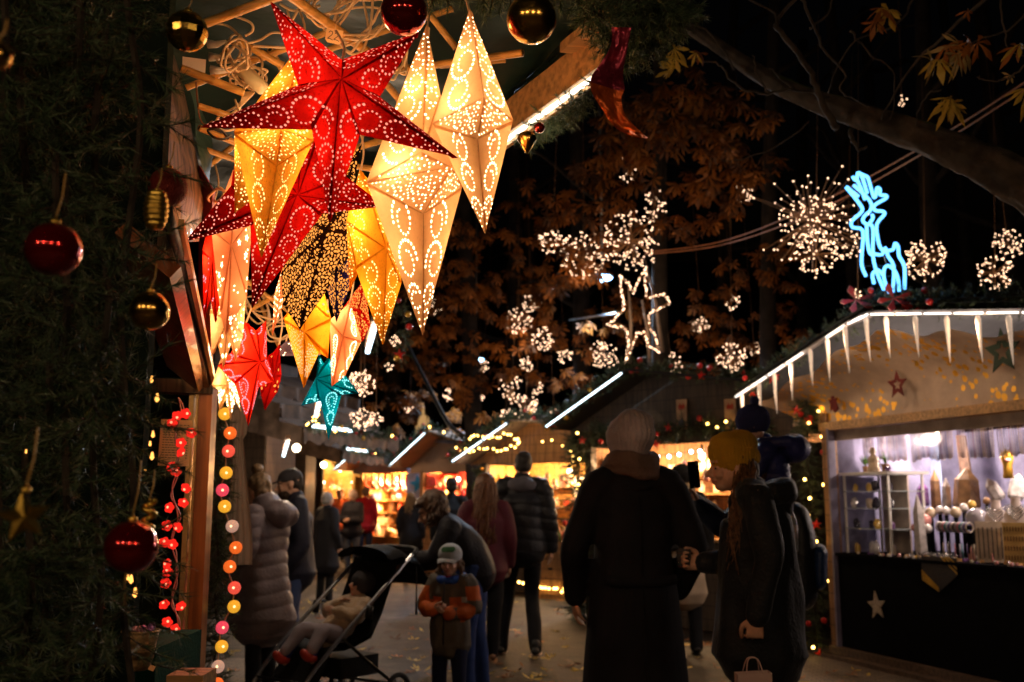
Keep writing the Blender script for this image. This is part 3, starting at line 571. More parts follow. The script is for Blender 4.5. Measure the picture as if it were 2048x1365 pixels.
# ---- ornaments --------------------------------------------------------------
def bauble(name, label, px, py, r, d, mt, kind='round', string=60, cat='bauble', group='christmas baubles on the fir garlands', disco=False):
    c = W(px, py, d); rr = r / F * d; t = thing(name, label, cat, c, group=group); m = MB()
    if kind == 'round': m.ball(c, rr, 14 if disco else 40, 9 if disco else 24)
    elif kind == 'disco':
        m.ball(c, rr, 16, 10); m.sm = [False] * len(m.sm)
    elif kind == 'hive': m.lathe(c, [(rr * .15, -rr * 1.7)] + [(rr * (.98 - .35 * abs(z) ** 2.2) * (1 + .07 * math.cos(z * 22)), rr * 1.6 * z) for z in [i / 20 - 1 for i in range(41)]] + [(rr * .15, rr * 1.7)], 24)
    elif kind == 'drop': m.lathe(c, [(rr * .05, -rr * 1.3), (rr * .5, -rr * .6), (rr, rr * .3), (rr * .8, rr * .8), (rr * .1, rr * .9)], 20)
    elif kind == 'star':
        M = face_cam(c); pts = [];
        for k in range(10):
            a = PI / 2 + k * PI / 5 + .15; q = rr if k % 2 == 0 else rr * .45; pts.append(V((math.cos(a) * q, math.sin(a) * q, 0)))
        fr, bk = V((0, 0, rr * .35)), V((0, 0, -rr * .35)); vs = [M @ p for p in pts + [fr, bk]]
        m.add(vs, [(k, (k + 1) % 10, 10) for k in range(10)] + [((k + 1) % 10, k, 11) for k in range(10)])
    elif kind == 'spiral':
        m.tube([c + V((math.cos(a * .7) * rr * .7 * (1 - .2 * abs(a - 9) / 9), math.sin(a * .7) * rr * .7, rr * (1.6 - a * .18))) for a in range(19)], rr * .32, 8)
    m.build('ball' if kind in ('round', 'disco') else 'ornament_body', mt, t)
    top = c + V((0, 0, rr * (1.7 if kind == 'hive' else 1.0 if kind != 'spiral' else 1.6)))
    m = MB(); m.lathe(top, [(rr * .17, -rr * .06), (rr * .19, rr * .12), (rr * .06, rr * .16), (rr * .05, rr * .24)], 12); m.build('cap', MATS['gold_metal'], t)
    e = top + V((rr * .1, .01, string / F * d)); m = MB(); m.tube([top + V((0, 0, rr * .2)), top.lerp(e, .5) + V((.002, 0, 0)), e], .0011, 5); m.build('string', mat('gold_thread', (.5, .3, .08), .5), t)
    return t
gm = mat('gold_disco', (.8, .5, .1), .12, metal=1, bump=.1, bs=6); RG_, GG_ = MATS['red_gloss'], MATS['gold_gloss']
bauble('bauble', 'gold mirror-tile bauble at the upper left by the power strip', 374, 63, 41, 1.75, gm, 'disco', 50)
bauble('bauble', 'shiny dark red bauble at the top over the arm of the big red star', 808, 24, 47, 2.0, RG_, string=40)
bauble('bauble', 'large gold mirror bauble at the top beside the roof beam', 1063, 38, 50, 1.95, GG_, string=40)
bauble('bauble', 'matt red glitter bauble against the weathered slab', 336, 374, 38, 1.75, mat('red_glitter', (.3, .03, .015), .55, metal=.3, bump=1, bs=300), string=60)
bauble('bauble', 'ribbed gold beehive ornament in front of the red glitter bauble', 312, 420, 24, 1.5, MATS['gold_metal'], 'hive', 50)
bauble('bauble', 'shiny red bauble hanging alone at the far left', 107, 499, 54, 1.18, RG_, string=110)
bauble('bauble', 'gold bauble beside the reddish header board', 299, 622, 39, 1.45, GG_, string=60)
bauble('bauble', 'shiny red bauble low on the fir garland near the red flower lights', 262, 1094, 52, 1.35, RG_, string=120)
bauble('bauble', 'gold star ornament at the lower left edge', 48, 1035, 52, 1.0, MATS['gold_metal'], 'star', 130)
bauble('bauble', 'small gold spiral ornament above the low red bauble', 298, 1028, 17, 1.4, MATS['gold_metal'], 'spiral', 60)
bauble('bauble', 'small gold drop ornament hanging under the lit roof beam', 1054, 284, 20, 2.75, GG_, 'drop', 30)
bauble('bauble', 'small red bauble half hidden in the fir near the gold drop', 1079, 256, 11, 2.8, RG_, string=20)
bauble('bauble', 'blurred gold bauble cut off by the left edge', -6, 112, 28, .9, GG_, string=60)
# ribbon
cl = [(1243, 55, 20), (1238, 95, 17), (1222, 140, 26), (1216, 165, 34), (1213, 190, 30), (1228, 225, 22), (1248, 252, 19), (1275, 270, 10), (1293, 277, 3)]; gr = []
cl2 = smooth_path([(a, b, c) for a, b, c in cl], 5)
for i, q in enumerate(cl2):
    t = i / len(cl2); tw = 2.2 * t; row = []
    for j in range(9):
        u = (j / 8 - .5) * 2; row.append(W(q.x + u * q.z * math.cos(.4 * math.sin(t * 7)), q.y + u * q.z * .35 * math.sin(t * 5), 2.25 + .03 * u * math.sin(tw * 2) + .02 * noise.noise(V((u * 1.6, t * 8, 0))) + .009 * noise.noise(V((u * 5, t * 22, 4)))))
    gr.append(row)
m = MB(); m.sheet(gr); k = len(m.f)
for i in range(k): m.m[i] = 0 if i < k * .42 else 1
m.build('ribbon', [mat('foil_purple', (.32, .03, .06), .28, metal=.6, bump=.6, bs=60), mat('foil_orange', (.75, .13, .02), .3, metal=.6, bump=.6, bs=60)], label='crumpled shiny red and orange foil ribbon hanging from the top fir garland', cat='ribbon')
# ---- fir garlands close by --------------------------------------------------
pl = []
for k in range(7):
    x0 = -60 + k * 52; pl.append(smooth_path([W(x0 + rnd(-20, 20) + (0 if k < 6 else 12 * math.sin(y / 140)), y, rnd(1.55, 1.85) if k < 6 else 1.7) for y in range(-150, 1500, 190)], 3))
fir('fir_garland', pl, .12, 900, 78, .026, .0017, 'thick dark fir garland with baubles filling the left edge', cat='garland', sc=.5)
pl = [smooth_path([W(*p) for p in q], 4) for q in ([(850, -40, 2.35), (960, -25, 2.4), (1080, -30, 2.4), (1220, -5, 2.4), (1330, 10, 2.45), (1360, 30, 2.5)], [(1170, 20, 2.35), (1260, 50, 2.45), (1340, 30, 2.5), (1360, -10, 2.5)], [(1200, 70, 2.5), (1260, 100, 2.55), (1310, 70, 2.6)])]
fir('fir_garland', pl, .07, 520, 60, .026, .0018, 'fir garland along the top behind the gold mirror bauble and ribbon', group=None)
pl = [smooth_path([W(*p) for p in q], 4) for q in ([(1255, 100, 2.9), (1200, 160, 3.0), (1140, 215, 3.15), (1085, 245, 3.35), (1050, 275, 3.5)],)]
fir('fir_garland', pl, .06, 170, 50, .026, .0018, 'short fir garland under the lit roof beam')
pl = [smooth_path([W(434 + 8 * math.sin(y), y, 4.25) for y in range(790, 1500, 60)], 3)]
fir('fir_garland', pl, .085, 420, 40, .028, .0018, 'fir garland hanging down the orange post behind the coloured ball lights')
# tiny warm bulbs in the garland
for i, (x, y, r) in enumerate(((314, 800, 9), (303, 762, 7), (306, 872, 7), (304, 916, 8), (300, 890, 5), (262, 1163, 9), (270, 1190, 10), (256, 1158, 6), (285, 1050, 5), (290, 945, 4), (52, 905, 4))):
    m = MB(); m.lathe(W(x, y, 1.7), [(.001, -.5 * r / F * 1.7), (r / F * 1.5 * .6, 0), (r / F * .6, r / F * 1.2), (.0015, r / F * 2.4)], 8)
    m.build('fairy_light', glow('fairy_amber', (1, .42, .08), 3), label='tiny amber fairy light glowing in the left fir garland', cat='fairy light', group='amber fairy lights in the left garland')
# ---- red flower lights and coloured balls -----------------------------------
rs = [(728, 270), (762, 262), (706, 302), (784, 342), (743, 382), (742, 420), (704, 480), (722, 500), (763, 568), (752, 628), (695, 648), (685, 722), (730, 728), (675, 790), (708, 798), (686, 880), (688, 912), (680, 958), (674, 1045), (742, 1052), (686, 1118), (718, 1147), (684, 1192), (736, 1210), (724, 1280)]
t = thing('flower_light_string', 'string of glowing red flower lights on white wire before the dark green board', 'light string', W(355, 1300, 3.1))
wire = [W(350 + 6 * math.sin(i * 1.3) + (6 if i < 6 else 0), 795 + i * 22, 3.12) for i in range(25)]
m = MB(); m.tube(smooth_path(wire, 3), .0025, 5); m.tube(smooth_path([p + V((.008 * math.sin(i * 1.9), .004, 0)) for i, p in enumerate(wire)], 3), .0022, 5); m.build('wire', mat('wire_clear', (.55, .4, .38), .4), t)
fl = MB(); fl.smooth = True
for k in range(5):
    a = k * 2 * PI / 5; fl.ball((math.cos(a) * .009, math.sin(a) * .009, 0), (.009, .009, .006), 8, 5)
fl.ball((0, 0, .002), (.008,) * 3, 8, 6); fm = None
RGLOW = glow('flower_red', (1, .022, .012), 1.0, 'AUTO'); RC = glow('flower_core', (1, .28, .14), 2.4)
for i, (x, y) in enumerate(rs):
    px, py = x / 2.052, 700 + y / 2.052; M = face_cam(W(px, py, 3.08)) @ Matrix.Rotation(rnd(-.7, .7), 4, 'X') @ Matrix.Rotation(rnd(-.9, .9), 4, 'Y')
    b = MB(); b.v = [tuple(M @ V(v)) for v in fl.v]; b.f = list(fl.f); b.m = list(fl.m); b.sm = list(fl.sm)
    fb = b.build('flower_light', RGLOW, t); b2 = MB(); b2.ball(M @ V((0, 0, .009)), .0042, 8, 6); b2.build('light_core', RC, fb)
lamp(W(352, 1000, 2.95), .5, (1, .1, .06), .15, parent=t)
lamp(W(352, 1220, 2.95), .4, (1, .1, .06), .15, parent=t)
bc = {'Y': (1, .46, .03), 'O': (1, .16, .02), 'R': (1, .1, .06), 'P': (.9, .07, .12), 'W': (.85, .5, .36)}
for k, c in bc.items():
    m_ = mat('ball_' + k, c, .8, var=.25, vs=60, bump=.6, bs=150, emit=c, es=.75 if k not in 'W' else .45)
cb = [(922, 263, 'Y'), (945, 342, 'O'), (938, 416, 'R'), (928, 505, 'Y'), (913, 576, 'P'), (922, 643, 'Y'), (953, 724, 'W'), (968, 812, 'O'), (943, 890, 'O'), (962, 977, 'R'), (960, 1054, 'Y'), (912, 1140, 'P'), (910, 1218, 'Y'), (895, 1300, 'W'), (892, 1372, 'O')]
t = thing('ball_light_string', 'hanging string of coloured thread ball lights beside the orange post', 'light string', W(455, 1360, 4.0))
m = MB(); m.tube(smooth_path([W(x / 2.052 - 5 + 3 * (i % 2), 700 + y / 2.052, 4.04) for i, (x, y, k) in enumerate(cb)], 4), .003, 5); m.build('wire', mat('wire_jute', (.5, .32, .2), .6), t)
for x, y, k in cb:
    m = MB(); m.ball(W(x / 2.052, 700 + y / 2.052, 4.0), .0255, 16, 12); bb = m.build('ball_light', MATS['ball_' + k], t)
    m = MB(); m.ball(W(x / 2.052 + rnd(-3, 3), 700 + y / 2.052, 3.976), .005, 8, 6); m.build('light_core', glow('ball_core', (1, .7, .35), 2.2), bb)
# price list, counter, basket
p = W(350, 886, 3.5); M = face_cam(p) @ Matrix.Rotation(R(-1), 4, 'Z'); t = thing('price_list', 'buff paper price list pinned to the dark green board', 'sign', p)
m = MB(); m.box((0, 0, 0), (.104, .162, .002), M=M); m.build('sheet', MATS['paper_white'], t)
m = MB()
for r in range(14):
    x = -.042
    while x < (.01 if r % 3 else .03):
        w_ = rnd(.004, .012); m.box((x + w_ / 2, .062 - r * .0088, .0016), (w_, .0022, .0006), M=M); x += w_ + .003
    m.box((.04, .062 - r * .0088, .0016), (.006, .0022, .0006), M=M)
m.build('printed_lines', MATS['ink'], t)
p = W(318, 1292, 2.75); m = MB(); m.box((p.x - .3, p.y + .15, p.z - .25), (.62, .4, .5)); m.build('counter', MATS['green_cloth'], label='green cloth covered counter at the lower left', cat='counter')
p = W(372, 1350, 2.6); m = MB(); m.box((p.x, p.y + .05, p.z - .1), (.095, .12, .2)); m.build('wooden_box', MATS['pine'], label='plain wooden box at the foot of the red flower lights', cat='box')
c = W(280, 1298, 2.2); t = thing('wicker_basket', 'small wicker basket of pink trinkets on the green counter', 'basket', c - V((0, 0, .04)))
m = MB(); prof = [(.018, -.045), (.024, -.035)] + [(.026 + .012 * k / 6 + (.0015 if k % 2 else 0), -.03 + k * .011) for k in range(7)] + [(.034, .036), (.03, -.02)]; m.lathe(c, prof, 20); m.build('basket_body', MATS['wicker'], t)
m = MB(); m.tube([c + V((math.cos(a) * .04, math.sin(a) * .04, .038)) for a in [i * PI / 8 for i in range(17)]], .003, 6); m.build('rim', MATS['wicker'], t)
for k in range(9):
    m = MB(); m.ball(c + V((rnd(-.022, .022), rnd(-.02, .02), .036 + rnd(0, .014))), .009, 10, 7); m.build('trinket', mat('trinket_pink' if k % 2 else 'trinket_violet', (.6, .3, .4) if k % 2 else (.35, .15, .5), .2, metal=.4), label='shiny pink or violet ball heaped in the wicker basket', cat='trinket', group='trinkets in the wicker basket')
p = W(300, 1335, 2.3); m = MB(); m.box((0, 0, 0), (.022, .012, .002), M=face_cam(p) @ Matrix.Rotation(R(-25), 4, 'Z')); m.build('paper_label', MATS['paper_white'], label='small white paper label beside the wicker basket', cat='label')
# curtain
gr = []
for i in range(30):
    t_ = i / 29; y = 800 + 330 * t_; wx = 18 + 26 * abs(t_ - .22) ** .8 if t_ < .22 else 10 + 26 * min(1, (t_ - .22) * 1.6); cx = 478 - 4 * t_
    gr.append([W(cx + (j / 14 - .5) * wx * 1.7, y, 4.5 + .03 * math.sin(j * 2.0 + t_ * 2)) for j in range(15)])
m = MB(); m.sheet(gr); m.build('curtain', MATS['curtain'], label='pale gathered curtain tied back beside the coloured ball lights', cat='curtain')
# ---- ground -----------------------------------------------------------------
def ground_mat():
    m = mat('ground', (.034, .021, .014), .62, var=.5, vs=3, bump=.7, bs=55); nt = m.node_tree; N = nt.nodes; L = nt.links; b = N['Principled BSDF']; tc = N['Texture Coordinate']
    n = N.new('ShaderNodeTexNoise'); n.inputs['Scale'].default_value = .55; n.inputs['Detail'].default_value = 7; n.inputs['Roughness'].default_value = .65; L.new(tc.outputs['Object'], n.inputs['Vector'])
    r = N.new('ShaderNodeMapRange'); r.inputs[1].default_value = .53; r.inputs[2].default_value = .62; L.new(n.outputs[0], r.inputs[0])
    x = N.new('ShaderNodeMix'); x.data_type = 'RGBA'; x.inputs[7].default_value = (.10, .078, .066, 1); L.new(r.outputs[0], x.inputs[0]); L.new(b.inputs['Base Color'].links[0].from_socket, x.inputs[6]); L.new(x.outputs[2], b.inputs['Base Color'])
    v2 = N.new('ShaderNodeTexVoronoi'); v2.inputs['Scale'].default_value = 9; L.new(tc.outputs['Object'], v2.inputs['Vector']); n3 = N.new('ShaderNodeTexNoise'); n3.inputs['Scale'].default_value = 3.2; n3.inputs['Detail'].default_value = 8; n3.inputs['Roughness'].default_value = .72; L.new(tc.outputs['Object'], n3.inputs['Vector'])
    r3 = N.new('ShaderNodeMapRange'); r3.inputs[1].default_value = .38; r3.inputs[2].default_value = .62; r3.inputs[3].default_value = .2; r3.inputs[4].default_value = 1.7; L.new(n3.outputs[0], r3.inputs[0])
    x3 = N.new('ShaderNodeMix'); x3.data_type = 'RGBA'; x3.blend_type = 'MULTIPLY'; x3.inputs[0].default_value = 1; L.new(x.outputs[2], x3.inputs[6]); L.new(r3.outputs[0], x3.inputs[7]); x = x3
    b2 = N.new('ShaderNodeBump'); b2.inputs['Strength'].default_value = .9; b2.inputs['Distance'].default_value = .03; L.new(n3.outputs[0], b2.inputs['Height']); L.new(b.inputs['Normal'].links[0].from_socket, b2.inputs['Normal']); L.new(b2.outputs[0], b.inputs['Normal'])
    v = N.new('ShaderNodeTexVoronoi'); v.inputs['Scale'].default_value = 70; L.new(tc.outputs['Object'], v.inputs['Vector'])
    x2 = N.new('ShaderNodeMix'); x2.data_type = 'RGBA'; x2.blend_type = 'MULTIPLY'; x2.inputs[0].default_value = .5; L.new(x.outputs[2], x2.inputs[6]); L.new(v.outputs['Color'], x2.inputs[7]); L.new(x2.outputs[2], b.inputs['Base Color'])
    return m
m = MB(); m.add([(-160, -40, 0), (160, -40, 0), (160, 220, 0), (-160, 220, 0)], [(0, 1, 2, 3)]); m.build('ground', ground_mat(), org=(0, 0, 0), kind='structure')
def brick_mat():
    m = mat('paving', (.16, .12, .1), .6, var=.4, vs=2); nt = m.node_tree; N = nt.nodes; L = nt.links; b = N['Principled BSDF']; t = N.new('ShaderNodeTexBrick')
    t.inputs['Scale'].default_value = 1; t.inputs['Brick Width'].default_value = .1; t.inputs['Row Height'].default_value = .05; t.inputs['Mortar Size'].default_value = .006
    t.inputs['Color1'].default_value = (.2, .14, .11, 1); t.inputs['Color2'].default_value = (.12, .09, .075, 1); t.inputs['Mortar'].default_value = (.02, .018, .015, 1)
    L.new(N['Texture Coordinate'].outputs['Object'], t.inputs['Vector']); L.new(t.outputs[0], b.inputs['Base Color'])
    bp = N.new('ShaderNodeBump'); bp.inputs['Strength'].default_value = .8; bp.inputs['Distance'].default_value = .006; bp.invert = True; L.new(t.outputs['Fac'], bp.inputs['Height']); L.new(bp.outputs[0], b.inputs['Normal']); return m
a = G(1548, 1302); b_ = G(1660, 1296); m = MB(); m.add([(a.x, a.y, .006), (b_.x + .05, b_.y, .006), (3.9, 6.3, .006), (4.1, 5.2, .006), (1.6, 5.2, .006)], [(0, 1, 2, 3, 4)]); m.build('pavement', brick_mat(), org=(0, 0, 0), kind='structure')
a = G(440, 1318); m = MB(); m.add([(a.x - .8, a.y, .006), (a.x + .55, a.y, .006), (a.x + .75, 5.0, .006), (a.x - .5, 5.0, .006)], [(0, 1, 2, 3)]); m.build('pavement', brick_mat(), org=(0, 0, 0), kind='structure')
# ---- leaves -----------------------------------------------------------------
def palmate(mb, c, size, nrm, dr, k=None, curl=.15, rg=random):
    nrm = nrm.normalized(); x = (dr - nrm * dr.dot(nrm)).normalized(); y = nrm.cross(x); k = k or rg.choice((5, 5, 6, 7))
    for i in range(k):
        a = (i - (k - 1) / 2) * 2.0 * PI / (k + 2.2) ; l = size * (1 - .09 * abs(i - (k - 1) / 2) ** 1.3) * rg.uniform(.85, 1.1); d = x * math.cos(a) + y * math.sin(a); s = nrm.cross(d)
        w_ = l * rg.uniform(.12, .19); cu_ = rg.uniform(.2, 2.2); z = -nrm * size * curl * cu_ + s * l * rg.uniform(-.15, .15); fo = nrm * l * rg.uniform(.0, .1)
        pt = lambda f_, k_: c + d * l * f_ + z * f_ * f_ + s * w_ * k_ - fo * abs(k_)
        mb.add([c, pt(.3, .42), pt(.3, 0), pt(.3, -.42), pt(.66, 1), pt(.66, 0), pt(.66, -1), pt(.88, .55), pt(.88, -.55), pt(1.05, 0)], [(0, 1, 2), (0, 2, 3), (1, 4, 5, 2), (2, 5, 6, 3), (4, 7, 9, 5), (5, 9, 8, 6)])
mat('leaf_orange', (.34, .11, .012), .55, var=.5, vs=3); mat('leaf_brown', (.13, .045, .01), .6, var=.5, vs=3); mat('leaf_yellow', (.62, .42, .06), .5, var=.4, vs=9); mat('leaf_pale', (.5, .36, .14), .5, var=.3)
mat('bark_dark', (.03, .022, .018), .9, var=.5, vs=5, bump=1, bs=14)
m = MB()
for i in range(1100):
    y = rnd(5.2, 21) if i % 3 else rnd(5.2, 10); x = rnd(-.5, .5) * y * 1.15; m.mi = random.choice((0, 0, 1, 2, 2)); palmate(m, V((x, y, rnd(.006, .02))), rnd(.05, .12), V((rnd(-.3, .3), rnd(-.3, .3), 1)), V((rnd(-1, 1), rnd(-1, 1), 0)), k=random.choice((1, 3, 5, 6)), curl=-.1)
m.build('fallen_leaves', [MATS['leaf_orange'], MATS['leaf_brown'], MATS['leaf_yellow'], MATS['leaf_pale']], kind='stuff', label='fallen chestnut leaves scattered over the market ground')
# ---- far wood ---------------------------------------------------------------
def trunk_mesh(parent, base, top, r0, r1, seed, mt='bark_dark', limbs=5, name='trunk'):
    rg = random.Random(seed); m = MB(); pts = [base.lerp(top, t) + V((math.sin(t * 4 + seed) * .12, math.cos(t * 3 + seed) * .1, 0)) * (t > 0) for t in [i / 8 for i in range(9)]]
    m.tube(pts, [r0 + (r1 - r0) * i / 8 + (r0 * .35 if i == 0 else 0) for i in range(9)], 10); tips = []
    for k in range(limbs):
        i = rg.randint(3, 7); p = pts[i]; a = rg.uniform(0, 2 * PI); l = rg.uniform(1.2, 3); d = V((math.cos(a), math.sin(a) * .6, rg.uniform(.1, .8))).normalized()
        q = [p, p + d * l * .4, p + d * l * .75 + V((0, 0, .15)), p + d * l + V((rg.uniform(-.3, .3), 0, -.1))]; m.tube(smooth_path(q, 3), [r1 * .7 - r1 * .6 * j / 9 for j in range(10)], 6); tips += q[1:]
    m.build(name, MATS[mt], parent); return tips
def crown(parent, blobs, n, size, mats, seed=1):
    rg = random.Random(seed); m = MB(); tot = sum(b[1] ** 2 for b in blobs)
    for c, r in blobs:
        for sprig in range(max(3, int(n * r * r / tot / 5))):
            d = V((rg.gauss(0, 1), rg.gauss(0, 1), rg.gauss(0, .7))).normalized() * r * rg.uniform(.25, 1.0) ** .6; p = c + d; o = V((rg.uniform(-1, 1), rg.uniform(-1, 1), rg.uniform(-.3, .2)))
            for j in range(5):
                m.mi = rg.choice(range(len(mats))); palmate(m, p + o * .09 * j * size / .2 + V((rg.uniform(-.1, .1), rg.uniform(-.1, .1), rg.uniform(-.08, .05))), size * rg.uniform(.55, 1.1), V((rg.uniform(-.8, .8), -1 + rg.uniform(-.5, .6), rg.uniform(.1, 1))), V((rg.uniform(-1, 1), rg.uniform(-.4, .4), -.6)), rg=rg, curl=.25)
    m.build('crown', [MATS[k] for k in mats], parent)
TG = 'autumn trees behind the stalls'
tl = [  # px of trunk, Y, radius, crown blobs (px, py, Y, r)
    (942, 17, .17, 'autumn tree with orange leaves whose trunk stands by the lower blue-white street lamp', [(900, 560, 15, 1.0), (980, 640, 15.5, .9), (900, 700, 16, .8), (960, 480, 14, .8), (1000, 780, 16, .8), (870, 760, 17, .8)], 420),
    (1345, 13, .13, 'autumn tree whose orange leaves hang behind the foil ribbon and the sparkle lights', [(1400, 250, 9, .55), (1290, 300, 9, .5), (1480, 290, 9.5, .5), (1350, 200, 9, .45), (1440, 350, 10, .5), (1200, 360, 10, .45), (1250, 250, 9.5, .4), (1180, 430, 11, .5), (1390, 420, 10.5, .5), (1120, 520, 12, .5)], 560),
    (1150, 18, .2, 'tall dim autumn tree behind the wire star figure', [(1150, 640, 15, .9), (1120, 740, 16, .9), (1080, 560, 15, .7), (1250, 600, 17, .9), (1190, 780, 17, .8), (1400, 700, 17, .8), (1040, 420, 15, .6)], 420),
    (1545, 15, .15, 'dim tree right of the long-rod sparkle ball stand', [(1500, 620, 15, .9), (1430, 570, 14, .7), (1560, 700, 16, .8), (1560, 520, 15, .7)], 220),
    (690, 31, .3, 'dark tree trunk right behind the teal lantern', [(750, 640, 17, .7), (820, 700, 18, .8), (860, 840, 20, .9)], 140),
    (790, 29, .3, 'dark straight tree between the teal lantern and the curved cable', [(800, 780, 19, .9), (880, 650, 18, .6)], 120),
    (1010, 22, .22, 'thin far tree behind the lower sparkle balls', [(1000, 850, 22, 1.0), (1100, 880, 22, .9)], 120),
    (1900, 16, .2, 'bare dark tree behind the blue reindeer', [], 0), (1730, 20, .2, 'far dark trunk between the long-rod sparkle ball and the reindeer', [(1700, 700, 20, .7)], 30)]
for i, (px, Y, r, lb, bl, n) in enumerate(tl):
    b = WY(px, 1000, Y); b.z = 0; t = thing('tree', lb, 'tree', b, group=TG)
    tips = trunk_mesh(t, b, b + V((rnd(-.6, .6), 0, 13)), r, r * .5, i * 3 + 1)
    if bl: crown(t, [(WY(x, y, yy), rr) for x, y, yy, rr in bl], int(n * 1.0), .155, ['leaf_orange', 'leaf_brown', 'leaf_orange'], seed=i)
for i, (px, Y, r) in enumerate(((1075, 26, .2), (1260, 27, .25), (1420, 24, .2), (1620, 28, .25), (1810, 26, .2), (1985, 25, .2), (850, 30, .25), (620, 25, .25), (2080, 22, .25))):
    b = WY(px, 1000, Y); b.z = 0; t = thing('tree', 'bare dark trunk deep in the wood behind the market', 'tree', b, group='bare trunks deep in the wood'); trunk_mesh(t, b, b + V((rnd(-1.2, 1.2), 0, 15)), r, r * .6, 50 + i, limbs=6)
# wooded slope closing the view
m = MB(); m.sheet([[V((x, 34 + 6 * math.sin(x * .07) + z * .9, z - .3 + .8 * noise.noise(V((x * .2, z * .3, 0))))) for x in range(-60, 61, 4)] for z in (0, 3, 6, 10, 14)]); m.build('hill', mat('hill_dark', (.02, .014, .008), .95, var=.6, vs=.6), org=(0, 34, 0), kind='structure')
# ---- big limb at the upper right --------------------------------------------
bm_ = mat('bark_moss', (.085, .066, .052), .85, var=.55, vs=9, bump=1, bs=22); nt = bm_.node_tree; N = nt.nodes; L = nt.links; b = N['Principled BSDF']
ge = N.new('ShaderNodeNewGeometry'); sx = N.new('ShaderNodeSeparateXYZ'); L.new(ge.outputs['Normal'], sx.inputs[0]); nz = N.new('ShaderNodeTexNoise'); nz.inputs['Scale'].default_value = 4; L.new(N['Texture Coordinate'].outputs['Object'], nz.inputs['Vector'])
ad = N.new('ShaderNodeMath'); ad.operation = 'MULTIPLY'; L.new(sx.outputs[2], ad.inputs[0]); L.new(nz.outputs[0], ad.inputs[1]); mr = N.new('ShaderNodeMapRange'); mr.inputs[1].default_value = .38; mr.inputs[2].default_value = .5; L.new(ad.outputs[0], mr.inputs[0])
mx = N.new('ShaderNodeMix'); mx.data_type = 'RGBA'; mx.inputs[7].default_value = (.09, .14, .02, 1); L.new(mr.outputs[0], mx.inputs[0]); L.new(b.inputs['Base Color'].links[0].from_socket, mx.inputs[6]); L.new(mx.outputs[2], b.inputs['Base Color'])
base = V((4.6, 5.0, 0)); t = thing('chestnut_tree', 'big chestnut tree whose mossy limb reaches in from the right with few yellow leaves', 'tree', base)
lp = smooth_path([W(2400, 700, 4.9), W(2200, 470, 4.9), W(2048, 372, 5.0), W(1900, 297, 5.2), W(1780, 252, 5.4), W(1640, 205, 5.8), W(1540, 160, 6.1), W(1440, 95, 6.5), W(1330, 20, 7.0), W(1240, -60, 7.4)], 24)
rr = [.17, .15, .108, .088, .076, .064, .055, .047, .04, .035]
rl = [rr[min(int(i / 24), 9)] + (rr[min(int(i / 24) + 1, 9)] - rr[min(int(i / 24), 9)]) * (i % 24) / 24 for i in range(len(lp))]
m = MB(); n_ = 30; g = []
for i, p in enumerate(lp):
    tg = (lp[min(i + 1, len(lp) - 1)] - lp[max(i - 1, 0)]).normalized(); s_ = tg.cross(V((0, 1, 0))).normalized(); u_ = s_.cross(tg)
    g.append([p + (s_ * math.cos(q) + u_ * math.sin(q)) * rl[i] * (1 + .22 * noise.noise(V((p.x * 4, math.cos(q) * 2, math.sin(q) * 2 + p.z * 4))) + .12 * noise.noise(V((p.x * 12, math.cos(q) * 7, math.sin(q) * 7))) + .05 * noise.noise(V((p.x * 40, math.cos(q) * 18, math.sin(q) * 18)))) for q in [2 * PI * j / n_ for j in range(n_)]])
m.sheet(g, closed=True); m.build('limb', bm_, t)
m = MB(); m.tube([base, base + V((0, 0, 1)), W(2400, 700, 4.9) + V((0, 0, .1))], [.35, .28, .2], 14); m.build('trunk', bm_, t)
tws = [([(1672, 258, 5.6), (1640, 195, 5.5), (1618, 138, 5.4), (1566, 72, 5.3), (1552, 45, 5.3), (1594, -10, 5.2)], .022), ([(1562, 60, 5.3), (1540, 20, 5.25), (1470, -10, 5.2)], .008), ([(1700, 262, 5.6), (1708, 285, 5.5), (1718, 300, 5.5), (1734, 294, 5.5)], .014),
       ([(1598, -10, 4.9), (1625, 40, 4.9), (1648, 100, 5), (1690, 145, 5), (1682, 182, 5), (1740, 215, 5.2)], .008), ([(1660, 195, 5.7), (1590, 180, 5.5), (1520, 188, 5.4), (1460, 160, 5.3), (1440, 130, 5.2), (1390, 122, 5.1)], .009), ([(1590, 180, 5.5), (1555, 150, 5.4), (1540, 135, 5.4)], .006), ([(1535, 186, 5.4), (1515, 150, 5.4), (1505, 110, 5.4)], .006),
       ([(2000, -10, 4.5), (2008, 60, 4.5), (2026, 106, 4.5), (2100, 120, 4.5)], .005), ([(2060, 20, 4.6), (2015, 60, 4.6), (1960, 80, 4.6), (1900, 112, 4.6)], .006), ([(1980, -10, 4.6), (1900, 60, 4.8), (1820, 140, 5), (1760, 240, 5.3)], .01), ([(1830, -10, 4.9), (1790, 50, 4.9), (1700, 90, 5), (1655, 190, 5.3)], .007),
       ([(1700, 60, 4.8), (1740, 110, 4.9), (1790, 150, 5), (1780, 240, 5.3)], .006), ([(2048, 130, 4.4), (2010, 160, 4.4), (1965, 160, 4.4), (1955, 150, 4.4)], .005), ([(1620, 60, 5), (1660, 20, 5), (1665, -20, 5)], .007), ([(1880, 180, 4.8), (1850, 195, 4.9), (1830, 250, 5.1)], .005), ([(1470, 140, 6), (1410, 60, 5.9), (1330, 30, 5.8), (1270, -10, 5.8)], .006), ([(1620, 240, 5.8), (1560, 290, 5.8), (1480, 320, 5.8), (1440, 318, 5.8)], .005)]
